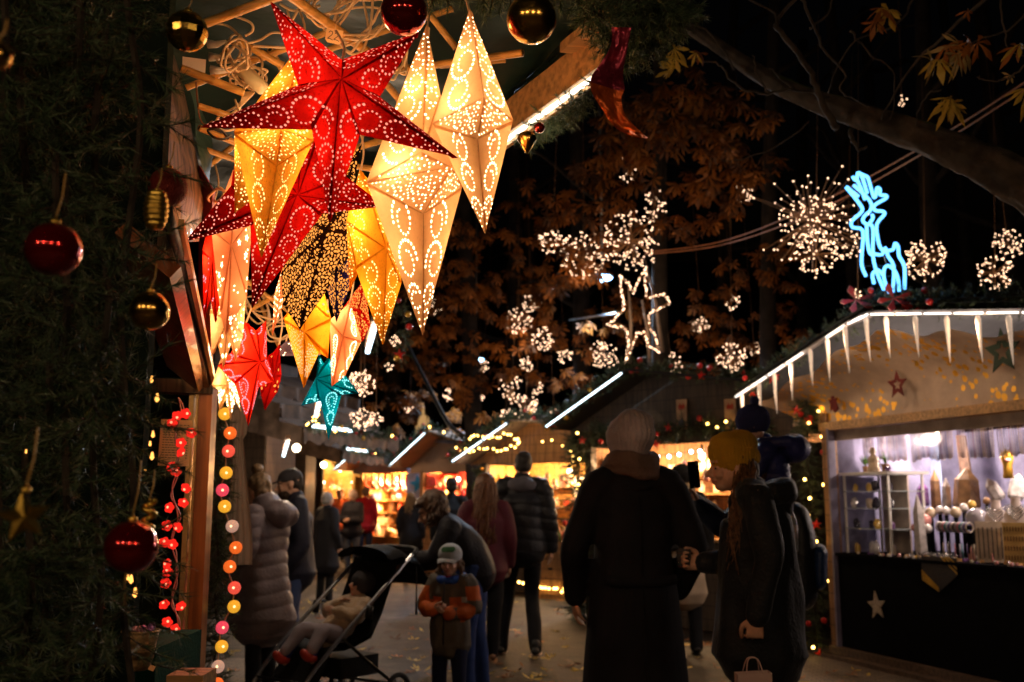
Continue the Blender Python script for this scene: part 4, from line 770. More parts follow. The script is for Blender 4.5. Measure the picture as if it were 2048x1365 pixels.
for pts, r in tws:
    m = MB(); sp_ = smooth_path([W(*p) for p in pts], 5); sp_ = [p + V((rnd(-1, 1), 0, rnd(-1, 1))) * .008 for p in sp_]; m.tube(sp_, [r * (1 - .6 * i / len(sp_)) for i in range(len(sp_))], 7); m.build('twig', bm_, t)
m = MB(); rg = random.Random(5)
for x, y, d, s, k in ((1905, 100, 4.5, .13, 3), (1860, 118, 4.5, .12, 2), (1945, 82, 4.5, .12, 2), (1925, 110, 4.5, .11, 2), (1895, 205, 4.7, .13, 2), (1915, 215, 4.7, .1, 1), (1770, 28, 4.7, .12, 2), (1745, 55, 4.7, .1, 1), (2045, 100, 4.4, .11, 2), (2040, 190, 4.4, .12, 1), (2005, 150, 4.4, .05, 1), (1345, 105, 5.0, .10, 2), (1405, 98, 5.0, .08, 1), (1330, 130, 5, .09, 2), (1385, 118, 5, .07, 1), (1950, 20, 4.6, .06, 1)):
    for _ in range(k):
        m.mi = rg.choice((0, 0, 2, 1)) if x > 1500 else rg.choice((1, 1, 0)); palmate(m, W(x + rg.uniform(-16, 16), y + rg.uniform(-12, 12), d), s * .78, V((rg.uniform(-.6, .6), -1, rg.uniform(-.2, .9))), V((rg.uniform(-1, 1), 0, rg.uniform(-1, .5))), curl=.5, rg=rg)
m.build('leaves', [MATS['leaf_yellow'], MATS['leaf_orange'], MATS['leaf_pale']], t)
# ---- cables across the way --------------------------------------------------
mat('rope_orange', (.35, .13, .05), .6)
m = MB()
for o in (0, 14): m.tube(smooth_path([W(1290, 505 + o * .3, 13), W(1440, 484 + o * .5, 12), W(1620, 415 + o, 10), W(1860, 285 + o, 8), W(2080, 145 + o, 7)], 8), .008, 5)
m.build('cable', MATS['rope_orange'], label='pair of orange brown cables stretched from the light star to the upper right', cat='cable')
m = MB(); m.tube(smooth_path([W(800, 660, 14), W(850, 760, 13), W(895, 845, 12.5), W(925, 872, 12)], 6), [.02 + .015 * i / 18 for i in range(19)], 7); m.build('curved_pipe', mat('pipe_grey', (.03, .03, .032), .4), label='grey curved pipe arching down to the far stall roof', cat='pipe')
m = MB(); m.tube([W(1140, 640, 16), W(1180, 634, 15), W(1232, 627, 14.5)], .018, 8); m.build('lamp_arm', mat('galvanised', (.4, .42, .45), .4, metal=.6), label='pale grey bracket arm left of the wire star figure', cat='bracket')
# ---- street lamps -----------------------------------------------------------
for x, y, Y, wd, lb in ((1205, 553, 14, 17, 'upper blue-white street lamp beside the glowing star figure'), (952, 718, 19, 13, 'lower blue-white street lamp in front of the dark trunks')):
    c = WY(x, y, Y); r = wd / F * Y * 1.25; t = thing('street_lamp', lb, 'street lamp', c)
    m = MB(); m.lathe(c, [(r * .15, r * .62), (r * .8, r * .16), (r * 1.05, r * .05), (r * 1.05, 0)], 16); m.build('lamp_shade', MATS['galvanised'], t)
    m = MB(); m.lathe(c, [(r, -.01), (r * .85, -r * .28), (r * .3, -r * .5), (.004, -r * .55)], 16); m.build('lens', glow('lamp_cool', (.30, .62, 1), 16), t)
    m = MB(); m.tube([c + V((0, 0, r * .6)), c + V((0, .1, 3))], .02, 6); m.build('hanger', MATS['galvanised'], t)
    sl = bpy.data.lights.new('lamp_light', 'SPOT'); sl.energy = 330 if Y < 16 else 220; sl.color = (.6, .78, 1); sl.spot_size = R(165); sl.spot_blend = .3; sl.shadow_soft_size = .15
    so = bpy.data.objects.new('lamp_light', sl); COL.objects.link(so); so.parent = t; so.location = (0, 0, -r - .1); so.rotation_euler = (R(-18), 0, 0)
# ---- sparkle balls ----------------------------------------------------------
BULB = glow('bulb_warm', (1, .60, .36), 5.5); BM = []
def bulb_at(p, r, t):
    if not BM: m = MB(); m.ball((0, 0, 0), 1, 6, 5); o = m.build('bulb', BULB, t, local=True); BM.append(o.data)
    else: o = bpy.data.objects.new('bulb', BM[0]); COL.objects.link(o); o.parent = t
    o.location = p - ORG[t.name]; o.scale = (r, r, r); mat('rod_brown', (.25, .13, .06), .6)
def sparkle(px, py, r, Y, n, label, lampw=0, rod=True, br=None, power=1, seed=None, squash=(1, 1, 1)):
    rg = random.Random(seed or int(px * 7 + py)); c = WY(px, py, Y); Rr = r / F * Y; t = thing('sparkle_ball', label, 'light ball', c, group='sparkle ball lights hanging over the market')
    m = MB(); m.ball(c, Rr * .05 + .01, 6, 5); b = MB(); br = br or .0035 + Y * .00033
    for i in range(n):
        d = V((rg.gauss(0, 1), rg.gauss(0, 1), rg.gauss(0, 1))).normalized(); l = Rr * (rg.uniform(.35, 1) ** power); e = c + V((d.x * squash[0], d.y * squash[1], d.z * squash[2])) * l
        if rod and (i % 3 == 0): m.tube([c, e], Rr * .006 + .0015, 3, cap=False)
        if i < 100: bulb_at(e, br, t)
        else: b.ball(e, br, 6, 4)
    m.build('rods', MATS['rod_brown'], t)
    if b.v: b.build('more_bulbs', BULB, t, kind='stuff')
    m = MB(); m.tube([c, c + V((rg.uniform(-.2, .2), 0, 2.5))], .003, 4); m.build('hanging_wire', MATS['rod_brown'], t)
    if lampw: lamp(c + V((0, -Rr * .6, -Rr)), lampw * .19, (1, .6, .3), .2, parent=t)
    return t
sb = [(1105, 483, 30, 12, 60, 'left end sparkle ball of the big light cloud', 0), (1168, 512, 52, 12, 120, 'sparkle ball just above the upper street lamp', 30), (1262, 480, 66, 11, 170, 'largest sparkle ball of the cloud over the star figure', 45), (1310, 410, 26, 12, 40, 'small upright sparkle spray at the top of the light cloud', 0),
      (1252, 340, 24, 12, 22, 'thin column of sparkle lights alone below the foil ribbon', 0), (1487, 388, 22, 14, 34, 'lone sparkle ball left of the long-rod one', 25), (1632, 508, 52, 9.5, 95, 'dense sparkle ball directly below the long-rod one', 25), (1695, 488, 34, 12, 45, 'sparkle ball half behind the reindeer', 0),
      (1850, 520, 46, 11, 110, 'sparkle ball right of the reindeer', 25), (2015, 488, 34, 12, 60, 'upper sparkle ball at the right edge', 0), (1990, 545, 38, 11.5, 75, 'lower sparkle ball near the right edge', 20), (1803, 203, 14, 14, 10, 'tiny sparkle spray high beside the mossy limb', 0),
      (1063, 606, 20, 16, 34, 'sparkle ball topmost of the three left of the star figure', 0), (1038, 643, 30, 15, 60, 'middle sparkle ball of the three left of the star figure', 25), (1086, 678, 26, 15, 55, 'lowest sparkle ball of the three left of the star figure', 0), (1129, 711, 17, 16, 30, 'small round sparkle ball under the street lamp bracket', 0), (1208, 711, 31, 15, 70, 'round sparkle ball left of the star figure foot', 20),
      (1342, 729, 25, 15, 50, 'sparkle ball right of the star figure foot', 0), (1402, 652, 18, 16, 30, 'small sparkle ball in the dark right of the star figure', 15), (1465, 604, 18, 16, 30, 'sparkle ball below the lone upper one', 0), (1464, 715, 32, 14, 75, 'sparkle ball just left of the icicle roof corner', 20), (1508, 697, 15, 17, 22, 'small faint sparkle ball beside the icicle roof corner', 0),
      (1053, 731, 18, 17, 32, 'small sparkle ball below the group of three', 0), (1072, 771, 18, 17, 28, 'loose sparkle ball over the pale roof sheet', 0), (1022, 778, 24, 15, 34, 'tall loose sparkle spray over the pale roof sheet', 0), (1052, 815, 28, 15, 62, 'bright sparkle ball resting on the pale roof line', 20), (897, 789, 14, 18, 26, 'small sparkle ball above the far curved pipe', 0),
      (868, 612, 17, 16, 24, 'sparkle ball peeping behind the tip of the largest cream lantern', 0), (965, 733, 14, 18, 22, 'small sparkle ball under the lower street lamp', 0), (722, 768, 30, 11, 90, 'sparkle ball right behind the teal lantern', 18), (725, 836, 26, 13, 60, 'sparkle ball below right of the teal lantern', 0), (752, 838, 14, 13, 18, 'small sparkle spray low beside the teal lantern', 0),
      (820, 816, 11, 18, 14, 'tiny sparkle ball between dark trunks', 0), (960, 796, 9, 18, 12, 'tiny sparkle ball left of the loose spray', 0), (1012, 828, 13, 16, 20, 'faint sparkle ball at the left end of the pale roof', 0), (1108, 828, 11, 16, 14, 'faint sparkle ball at the right end of the pale roof', 0), (790, 682, 13, 16, 18, 'small sparkle ball right of the yellow lantern tip', 0), (778, 735, 9, 17, 10, 'tiny sparkle ball between lanterns and trunks', 0), (1716, 590, 13, 9, 12, 'few sparkle lights at the feet of the reindeer', 0)]
for x, y, r, Y, n, lb, lw in sb: sparkle(x, y, r, Y, n, lb, lw, squash=(1, 1, 1.35) if n in (40, 22, 34) and r in (26, 24) else (1, 1, 1), power=.5)
# long-rod ball: every rod and bulb its own part
c = WY(1622, 440, 9); t = thing('sparkle_ball', 'largest open sparkle ball with long brown rods beside the reindeer', 'light ball', c, group='sparkle ball lights hanging over the market'); rg = random.Random(4); rods = MB()
for i in range(96):
    d = V((rg.gauss(0, 1), rg.gauss(0, .9), rg.gauss(0, 1))).normalized(); l = (.60 if i % 4 else .34) * rg.uniform(.35, 1); e = c + d * l; rods.tube([c, c.lerp(e, .5) + V((rg.uniform(-1, 1), 0, rg.uniform(-1, 1))) * .012, e], .004, 4, cap=False)
    for q in ([1.0, .6] if i % 2 else [1.0]):
        if q == 1.0: bulb_at(e, .0068, t)
        else: rods.tube([c.lerp(e, q), c.lerp(e, q) + V((.02, 0, .03))], .003, 3)
b = MB()
for i in range(105):
    d = V((rg.gauss(0, 1), rg.gauss(0, 1), rg.gauss(0, 1))).normalized(); b.ball(c + d * rg.uniform(.05, .34), .006, 6, 4)
b.build('inner_bulbs', BULB, t, kind='stuff')
rods.build('rods', MATS['rod_brown'], t); lamp(c + V((0, -.3, -.5)), 8, (1, .6, .3), .2, parent=t)
# ---- wire star figure with fairy lights -------------------------------------
sp_ = [(1140, 150), (1150, 250), (1165, 345), (1070, 440), (1180, 460), (1190, 540), (1175, 655), (1240, 490), (1290, 480), (1300, 560), (1372, 600), (1345, 500), (1310, 440), (1315, 370), (1435, 310), (1400, 260), (1300, 285), (1290, 200), (1290, 110), (1240, 200), (1220, 250), (1180, 190), (1140, 150)]
pts = [WY(850 + x / 2.926, 500 + y / 2.926, 12.5) for x, y in sp_]; t = thing('light_star', 'tall star figure outlined in fairy lights standing on the gable roof', 'light star', WY(1275, 742, 12.5))
m = MB(); m.tube(pts, .012, 5); m.build('frame', MATS['rod_brown'], t)
k = 0; rg = random.Random(9); bl = MB()
for i in range(len(pts) - 1):
    n = max(1, int((pts[i + 1] - pts[i]).length / .026))
    for j in range(n): bl.ball(pts[i].lerp(pts[i + 1], j / n) + V((rg.uniform(-.009, .009), rg.uniform(-.04, .04), rg.uniform(-.009, .009))), .0105, 6, 4)
bl.build('fairy_lights', BULB, t, kind='stuff')
m = MB(); bl2 = MB()
for a, b_ in (((1258, 742), (1256, 560)), ((1300, 742), (1284, 600)), ((1325, 705), (1290, 520))):
    pa, pb = WY(*a, 12.6), WY(*b_, 12.6); m.tube([pa, pa.lerp(pb, .5) + V((.03, 0, 0)), pb], [.03, .022, .015], 7)
m.build('stem', mat('stem_pale', (.16, .12, .1), .6, bump=.6), t); lamp(WY(1275, 640, 12.1), 15, (1, .62, .32), .3, parent=t)
# ---- stall frame of reference: u along the front, w towards the customers, z up
class Fr:
    def __init__(s, A, B):
        s.A = V((A[0], A[1], 0)); s.U = (V((B[0], B[1], 0)) - s.A); s.L = s.U.length; s.U.normalize(); s.N = V((s.U.y, -s.U.x, 0))
        if s.N.dot(V((0, 0, 0)) - s.A) < 0: s.N = -s.N
        s.M = Matrix.Translation(s.A) @ Matrix((s.U, s.N, V((0, 0, 1)))).transposed().to_4x4()
    def P(s, u, w, z): return s.A + s.U * u + s.N * w + V((0, 0, z))
    def ray(s, px, py, w=0):
        d = W(px, py, 1) - V((0, 0, HC)); o = V((0, 0, HC)); t = (s.N.dot(s.A) + w - s.N.dot(o)) / s.N.dot(d); return o + d * t
    def box(s, mb, u0, u1, w0, w1, z0, z1): mb.box(((u0 + u1) / 2, (w0 + w1) / 2, (z0 + z1) / 2), (abs(u1 - u0), abs(w1 - w0), abs(z1 - z0)), M=s.M); return mb
def part(parent, name, mt, fn):
    m = MB(); fn(m); return m.build(name, mt, parent)
wood('stall_wood', (.34, .17, .075), 5, 2, .6, .5, plank=.14); wood('stall_dark', (.07, .045, .03), 5, 2, .65, .5, plank=.14); wood('stall_yellow', (.75, .42, .1), 5, 0, .5, .6, plank=.12)
mat('canvas_grey', (.35, .32, .36), .8, var=.2, vs=2, bump=.4, bs=7); mat('canvas_brown', (.33, .22, .16), .8, var=.25, vs=2, bump=.5, bs=8); mat('cloth_black', (.005, .005, .006), .95, var=.2, bump=.5, bs=120, spec=.05)
mat('white_paint', (.75, .72, .7), .4, var=.06); mat('red_shiny', (.6, .02, .015), .3, var=.3); mat('gold_leaf', (.75, .42, .06), .35, metal=.7)
BARE = glow('bare_bulb', (1, .78, .48), 14); FAIRY = glow('fairy_yellow', (1, .55, .12), 14)
def garland(name, pts, r, n, nn, nl, nw, label, group='fir garlands on the stalls', orn=0, seed=1, path=True, nb=0, parent=None):
    g = fir(name, [smooth_path(pts, 4) if path else pts], r, n, nn, nl, nw, label, group=group)
    rg = random.Random(seed); P = smooth_path(pts, 4)
    for i in range(orn):
        p = P[rg.randrange(len(P))] + V((rg.uniform(-1, 1), -.8, rg.uniform(-1, .6))) * r * .8; k = rg.choice((0, 0, 1, 2)); m = MB()
        if k == 2:
            for q in range(5): a = q * 2 * PI / 5 + .3; m.mi = 0; m.add([p + V((math.cos(a) * .055, -.01, math.sin(a) * .055)), p + V((math.cos(a + .6) * .022, 0, math.sin(a + .6) * .022)), p + V((0, -.025, 0)), p + V((math.cos(a - .6) * .022, 0, math.sin(a - .6) * .022))], [(0, 1, 2), (0, 2, 3)])
        else: m.ball(p, rg.uniform(.022, .036), 10, 7)
        m.build('ornament' if k == 2 else 'bauble', MATS['red_shiny' if k != 1 else 'gold_leaf'], label=('red star in ' if k == 2 else 'gold bauble in ' if k == 1 else 'red bauble in ') + label.replace('fir garland', 'the garland').replace(' in the centre distance', '').replace('column on the corner post', 'column')[:90], cat='ornament', group='small ornaments on the stall garlands')
    for i in range(nb):
        p = P[rg.randrange(len(P))] + V((rg.uniform(-1, 1), -1, rg.uniform(-1, .6))) * r * .7; m = MB(); m.ball(p, .009 + p.y * .0006, 6, 5); m.build('fairy_light', FAIRY, label='amber fairy light in ' + label.replace('fir garland', 'the garland').replace(' in the centre distance', '').replace('column on the corner post', 'column')[:90], cat='fairy light', group='amber fairy lights on the stalls')
    return g
def string_lights(name, label, pts, n, r=.02, m_=None):
    P = smooth_path(pts, 6); t = thing(name, label, 'fairy lights', P[0]); m = MB(); m.tube(P, .004, 4); m.build('wire', MATS['black_plastic'], t)
    for i in range(n):
        q = P[int(i / n * (len(P) - 1))].lerp(P[min(int(i / n * (len(P) - 1)) + 1, len(P) - 1)], (i / n * (len(P) - 1)) % 1); b = MB(); b.ball(q + V((rnd(-.02, .02), -.01, rnd(-.03, .03))), r, 6, 5); b.build('bulb', m_ or FAIRY, t)
    return t
# ============ right stall: stones and jewellery ==============================
RS = Fr((2.95, 9.3), (2.95 + .311 * 3.4, 9.3 - .950 * 3.4)); L_ = RS.L
lil = mat('lilac_cloth', (.26, .25, .40), .9, var=.4, vs=5, bump=.5, bs=30); crm = mat('printed_canvas', (.50, .36, .27), .85, var=.15, vs=6, bump=.25, bs=60)
nt = crm.node_tree; N = nt.nodes; L = nt.links; b = N['Principled BSDF']; v = N.new('ShaderNodeTexVoronoi'); v.inputs['Scale'].default_value = 15; v.inputs['Randomness'].default_value = 1; L.new(N['Texture Coordinate'].outputs['Object'], v.inputs['Vector'])
nz = N.new('ShaderNodeTexNoise'); nz.inputs['Scale'].default_value = 1.6; L.new(N['Texture Coordinate'].outputs['Object'], nz.inputs['Vector']); sb_ = N.new('ShaderNodeMapRange'); sb_.inputs[1].default_value = .42; sb_.inputs[2].default_value = .62; sb_.inputs[3].default_value = .12; sb_.inputs[4].default_value = .46; L.new(nz.outputs[0], sb_.inputs[0])
lt = N.new('ShaderNodeMath'); lt.operation = 'LESS_THAN'; L.new(v.outputs['Distance'], lt.inputs[0]); L.new(sb_.outputs[0], lt.inputs[1]); mx = N.new('ShaderNodeMix'); mx.data_type = 'RGBA'; mx.inputs[7].default_value = (.9, .5, .07, 1)
L.new(lt.outputs[0], mx.inputs[0]); L.new(b.inputs['Base Color'].links[0].from_socket, mx.inputs[6]); L.new(mx.outputs[2], b.inputs['Base Color']); L.new(lt.outputs[0], b.inputs['Metallic']); b.inputs['Roughness'].default_value = .55
t = thing('jewellery_stall', 'market stall at the right with printed canvas gable, icicle lights and black cloth front', 'stall', RS.A)
part(t, 'counter_front', MATS['cloth_black'], lambda m: RS.box(m, 0.04, L_, -.03, 0, .10, .90))
part(t, 'base_plank', wood('sill_wood', (.12, .07, .045), 5, 0, .6), lambda m: (RS.box(m, -.05, L_, -.2, .07, .0, .10), RS.box(m, -.05, L_, .07, .16, .0, .04)))
part(t, 'counter_top', MATS['cloth_black'], lambda m: RS.box(m, .0, L_, -1.1, .03, .90, .925))
part(t, 'post', MATS['stall_wood'], lambda m: RS.box(m, -.07, .02, -.07, .03, 0, 2.2)); part(t, 'post', mat('post_lilac', (.2, .18, .28), .6), lambda m: RS.box(m, .025, .05, -.03, .045, .0, 2.05))
part(t, 'back_wall', lil, lambda m: m.sheet([[RS.P(u * .17 - .1, -1.55 + .03 * math.sin(u * 2.1 + z) + .02 * math.sin(u * 5), z * .25 + .3) for u in range(22)] for z in range(8)]))
part(t, 'side_wall', lil, lambda m: RS.box(m, -.06, -.03, -1.55, -.07, 0, 2.2)); part(t, 'side_wall', MATS['stall_dark'], lambda m: RS.box(m, L_, L_ + .03, -1.6, .0, 0, 2.2))
part(t, 'lintel', MATS['pine'], lambda m: RS.box(m, -.1, L_ + .1, -.05, .035, 2.035, 2.11)); part(t, 'canvas_hem', mat('hem_lace', (.42, .32, .27), .8, bump=.6, bs=150), lambda m: RS.box(m, 0, L_, -.06, -.052, 1.94, 2.035))
ez = lambda u: 2.41 + .48 * (1 - abs(u - 1.28) / 2.0) if u < 1.28 else 2.89 - .17 * (u - 1.28)
def gable(m):
    g = []
    for i in range(31):
        u = -.55 + (L_ + .65) * i / 30; top = ez(u) - .12
        g.append([RS.P(u, .0 + .45 * max(0, (k - 3) / 5) ** 1.6 + .012 * math.sin(u * 9 + k), 2.11 + (top - 2.11) * k / 8 - (.06 * math.sin(i * .63) ** 2 if k == 8 else 0) + .0) for k in range(9)])
    m.sheet(g)
part(t, 'canvas_gable', crm, gable)
part(t, 'roof', mat('roof_felt', (.03, .03, .032), .8), lambda m: (m.sheet([[RS.P(u, w, ez(u) + .05 + .02) for w in (.52, -1.7)] for u in [-.75 + i * .1 for i in range(44)]]), m.sheet([[RS.P(u, w, ez(u) + .02) for w in (.52, -1.7)] for u in [-.75 + i * .1 for i in range(44)]])))
def edge(m): 
    for i in range(12): u = -.72 + i * .36; m.beam(RS.P(u, .53, ez(u) - .0), RS.P(u + .352, .53, ez(u + .352) - .0), .02, .035)
part(t, 'verge_board', mat('verge_grey', (.35, .3, .28), .5), edge)
for u in (-.4, .3, 1.0, 1.7, 2.5): lamp(RS.P(u, .62, ez(u) - .12), 5, (1, .68, .42), .06, parent=t)
def leds(m):
    for i in range(14):
        u = -.7 + i * .3
        if i not in (4,): m.beam(RS.P(u, .555, ez(u) - .012), RS.P(u + .26, .555, ez(u + .26) - .012), .010, .014)
part(t, 'light_strip', glow('led_verge', (1, .88, .78), 4.5, 'AUTO'), leds)
# cut-out decorations on the gable and the counter
def star_poly(c, r, M, inner=.42, rot=PI / 2): return [M @ V((c[0] + math.cos(rot + k * PI / 5) * r * (1 if k % 2 == 0 else inner), c[1] + math.sin(rot + k * PI / 5) * r * (1 if k % 2 == 0 else inner), 0)) for k in range(10)]
def frame_at(p, fr=RS): return Matrix.Translation(p) @ Matrix((fr.U, V((0, 0, 1)), fr.N)).transposed().to_4x4()
def cutout(px, py, r, mt, label, kind='star', rot=PI / 2, w=.14):
    p = RS.ray(px, py, w); M = frame_at(p); m = MB()
    if kind == 'ring':
        o = star_poly((0, 0), r, M, .45, rot); i_ = star_poly((0, 0), r * .42, M, .45, rot); d = RS.N * .006; n = len(m.v)
        m.add(o + i_ + [q + d for q in o] + [q + d for q in i_], [f for k in range(10) for f in ((k, (k + 1) % 10, 10 + (k + 1) % 10, 10 + k), (20 + k, 20 + (k + 1) % 10, 30 + (k + 1) % 10, 30 + k), (k, (k + 1) % 10, 20 + (k + 1) % 10, 20 + k), (10 + k, 10 + (k + 1) % 10, 30 + (k + 1) % 10, 30 + k))])
    elif kind == 'star': m.prism(star_poly((0, 0), r, M, .42, rot), RS.N * .008)
    else:
        ang = [(-.02, .5), (.12, .42), (.1, .25), (.45, .35), (.3, .1), (.55, -.35), (.1, -.55), (-.15, -.3), (-.3, -.45), (-.28, .0), (-.45, .3), (-.2, .25), (-.15, .42)]
        m.prism([M @ V((a * r * 1.6, b * r * 1.6, 0)) for a, b in ang], RS.N * .006)
    m.build('cutout_' + ('angel' if kind == 'angel' else 'star'), mt, label=label, cat='decoration')
dr_ = mat('felt_darkred', (.13, .015, .012), .9); cutout(1795, 770, .125, dr_, 'dark red open star cut-out in the middle of the canvas gable', 'ring', w=.10); cutout(1667, 808, .095, dr_, 'dark red angel cut-out at the left of the canvas gable', 'angel', w=.07)
cutout(2005, 704, .17, mat('felt_darkgreen', (.012, .025, .015), .9), 'dark green open star cut-out at the right edge of the gable', 'ring', w=.28); cutout(1754, 1212, .125, mat('glitter_silver', (.5, .42, .36), .35, metal=.6, bump=1, bs=200, vs=120, var=.8), 'silver glitter star on the black counter cloth', 'star', w=.012, rot=PI / 2 + .12)
p = RS.ray(1880, 1143, .012); M = frame_at(p); tt = thing('gold_striped_scarf', 'dark cloth with golden stripes hanging over the counter edge', 'cloth', p)
m = MB(); m.prism([M @ V(q) for q in ((-.20, .11, 0), (.19, .11, 0), (.19, -.02, 0), (-.02, -.16, 0), (-.2, -.08, 0))], RS.N * .004); m.build('cloth', mat('scarf_dark', (.02, .012, .012), .6, var=.5, vs=60), tt)
m = MB()
for k in range(5): m.prism([M @ V((-.2, -.0 - .017 * k, .005)), M @ V((-.2, -.010 - .017 * k, .005)), M @ V((-.02, -.16 + .017 * (4 - k) * .4, .005)), M @ V((-.02, -.15 + .017 * (4 - k) * .4, .005))], RS.N * .002)
for k in range(3): m.prism([M @ V((.02 + k * .04, .11, .005)), M @ V((.04 + k * .04, .11, .005)), M @ V((.19, .0 + k * .035, .005)), M @ V((.19, -.012 + k * .035, .005))], RS.N * .002)
m.build('gold_stripes', MATS['gold_leaf'], tt)
# icicle chain
ic = mat('icicle', (.75, .62, .52), .25, var=.1, bump=.8, bs=50, emit=(1, .72, .52), es=.38)
tt = thing('icicle_chain', 'chain of glowing plastic icicles along the right stall roof edge', 'icicle lights', RS.P(1.2, .56, 2.9))
for px, ln in ((1480, 66), (1515, 62), (1546, 78), (1580, 74), (1620, 78), (1655, 84), (1692, 92), (1735, 92), (1775, 92), (1834, 92), (1897, 96), (1960, 100), (2022, 98), (2078, 95)):
    d = W(px, 700, 1) - V((0, 0, HC)); k = (RS.N.dot(RS.A) + .57) / RS.N.dot(d); q = d * k; u = (q - RS.A).dot(RS.U); tp = RS.P(u, .57, ez(u) - .03); l = ln / F * tp.y * rnd(.9, 1.08); lx = rnd(-.012, .02); m = MB()
    m.tube([tp, tp + V((.002, 0, -l * .08)), tp + V((.004, 0, -l * .35)), tp + V((.006 + lx * .6, 0, -l * .7)), tp + V((.010 + lx, 0, -l))], [.012, .021, .016, .009, .002], 8); m.build('icicle', ic, tt)
m = MB(); m.tube([RS.P(u, .57, ez(u) - .02) for u in [-.7 + i * .1 for i in range(42)]], .004, 4); m.build('wire', MATS['white_paint'], tt)
garland('fir_garland', [RS.P(u, .42, ez(u) + .10) for u in [-.75 + i * .25 for i in range(7)]], .12, 300, 30, .035, .003, 'fir garland climbing the left slope of the icicle roof', orn=7, seed=3)
garland('fir_garland', [RS.P(u, .40, ez(u) + .11) for u in [.8 + i * .25 for i in range(12)]], .15, 460, 32, .035, .003, 'fir garland along the roof ridge under the reindeer', orn=10, seed=5)
garland('fir_garland', [RS.P(-.22, .08, z) for z in (.05, .5, 1, 1.5, 2, 2.25)] + [RS.P(-.1, .15, 2.3)], .17, 560, 32, .035, .003, 'fir garland column on the corner post of the jewellery stall', orn=13, seed=8, nb=14)
for px, py, l in ((1712, 600, 'red bow on the left roof slope of the icicle stall'), (1788, 597, 'red bow at the feet of the reindeer')):
    c = RS.ray(px, py, .55); m = MB()
    for a in (.3, 2.0, 3.4, 4.4, 5.6): m.prism([c, c + V((math.cos(a - .25) * .12, -.03, math.sin(a - .25) * .09)), c + V((math.cos(a) * .15, -.05, math.sin(a) * .12)), c + V((math.cos(a + .25) * .12, -.03, math.sin(a + .25) * .09))], V((0, .012, 0)))
    m.build('bow', mat('bow_red', (.35, .01, .015), .5, sheen=.3), label=l, cat='bow')
# reindeer of light tubes
dz = lambda L: [WY(1660 + x / 4.705, 330 + y / 4.705, 7.95 + (.10 if i else .0)) for i, (x, y) in enumerate(L)]
rp = [[(150, 210), (280, 370), (300, 440), (205, 530), (215, 590), (310, 620), (300, 830), (300, 950), (340, 1050)], [(150, 205), (270, 300)], [(210, 110), (250, 150), (262, 75), (300, 110), (350, 270)], [(220, 190), (370, 330), (385, 420), (325, 480), (310, 530), (360, 560), (405, 500), (392, 465)],
      [(265, 75), (330, 105), (360, 130), (410, 300), (430, 290), (440, 220), (470, 230), (470, 282), (530, 290), (520, 320), (420, 380), (425, 430), (500, 440), (510, 470), (440, 560), (450, 700), (490, 800), (590, 800), (610, 740), (640, 770), (650, 860), (700, 960), (700, 1170)],
      [(345, 570), (350, 700), (370, 820), (400, 850)], [(370, 560), (405, 600), (405, 850), (440, 1010), (510, 1180)], [(420, 840), (490, 845), (520, 780), (545, 860), (600, 960), (590, 1200)], [(415, 1120), (400, 1030), (450, 990), (500, 1040)], [(560, 1210), (510, 1080), (510, 980), (550, 950), (610, 1000), (640, 1080), (652, 1190)], [(240, 110), (290, 220), (330, 330)]]
t2 = thing('light_reindeer', 'reindeer figure of glowing blue-white light tubes on the right stall roof', 'light figure', WY(1780, 595, 8))
for i, L in enumerate(rp):
    m = MB(); P = [WY(1660 + x / 4.705, 330 + y / 4.705, 7.92 + .05 * (i % 4)) for x, y in L]; m.tube(smooth_path(P, 3), .013, 7); m.build('light_tube', glow('neon_blue', (.12, .45, 1), 3.6, 'AUTO'), t2)
m = MB(); fp = lambda x, y: WY(1660 + x / 4.705, 330 + y / 4.705, 8.1)
for a, b_ in (((300, 950), (700, 960)), ((340, 1050), (690, 1050)), ((300, 620), (450, 600)), ((510, 850), (540, 960)), ((520, 1200), (520, 1300)), ((690, 1170), (690, 1300))): m.tube([fp(*a), fp(*b_)], .006, 5)
m.build('wire_frame', MATS['black_plastic'], t2); lamp(WY(1770, 480, 7.6), 7, (.3, .65, 1), .2, parent=t2)
# goods --------------------------------------------------------------
def q4(x, y, w): return RS.ray(1640 + x / 4.549, 880 + y / 4.549, w)
tt = thing('display_shelf', 'white shelf unit with glass shelves at the left of the jewellery stall', 'shelf', RS.P(.3, -.3, .925)); z0 = .925
s1 = q4(30, 330, -.15); s2 = q4(600, 320, -.55)
def sh(m):
    pass
for u, w in ((.04, -.12), (.04, -.5), (.62, -.5), (.62, -.14)): part(tt, 'upright', MATS['white_paint'], lambda m: RS.box(m, u, u + .018, w, w + .018, z0, 1.62))
for z in (1.14, 1.32, 1.47): part(tt, 'shelf', mat('glass_shelf', (.55, .6, .62), .1, alpha=.55), lambda m: RS.box(m, .04, .66, -.5, -.1, z, z + .008))
part(tt, 'top_board', MATS['white_paint'], lambda m: RS.box(m, .02, .68, -.53, -.08, 1.62, 1.645)); part(tt, 'backing', mat('ply_pale', (.45, .35, .28), .7), lambda m: RS.box(m, .04, .4, -.535, -.52, z0, 1.62))
def crystal(name, label, p, r, h, mt, n=6, lean=0, cat='crystal', group=None, seed=0):
    rg = random.Random(seed + int(p.x * 100)); m = MB(); prof = [(r * .8, 0), (r, h * .12), (r * .85, h * .72), (r * .08, h)]; m.lathe(p, prof, n, Matrix.Rotation(lean, 3, 'Y')); m.sm = [False] * len(m.sm); return m.build(name, mt, label=label, cat=cat, group=group)
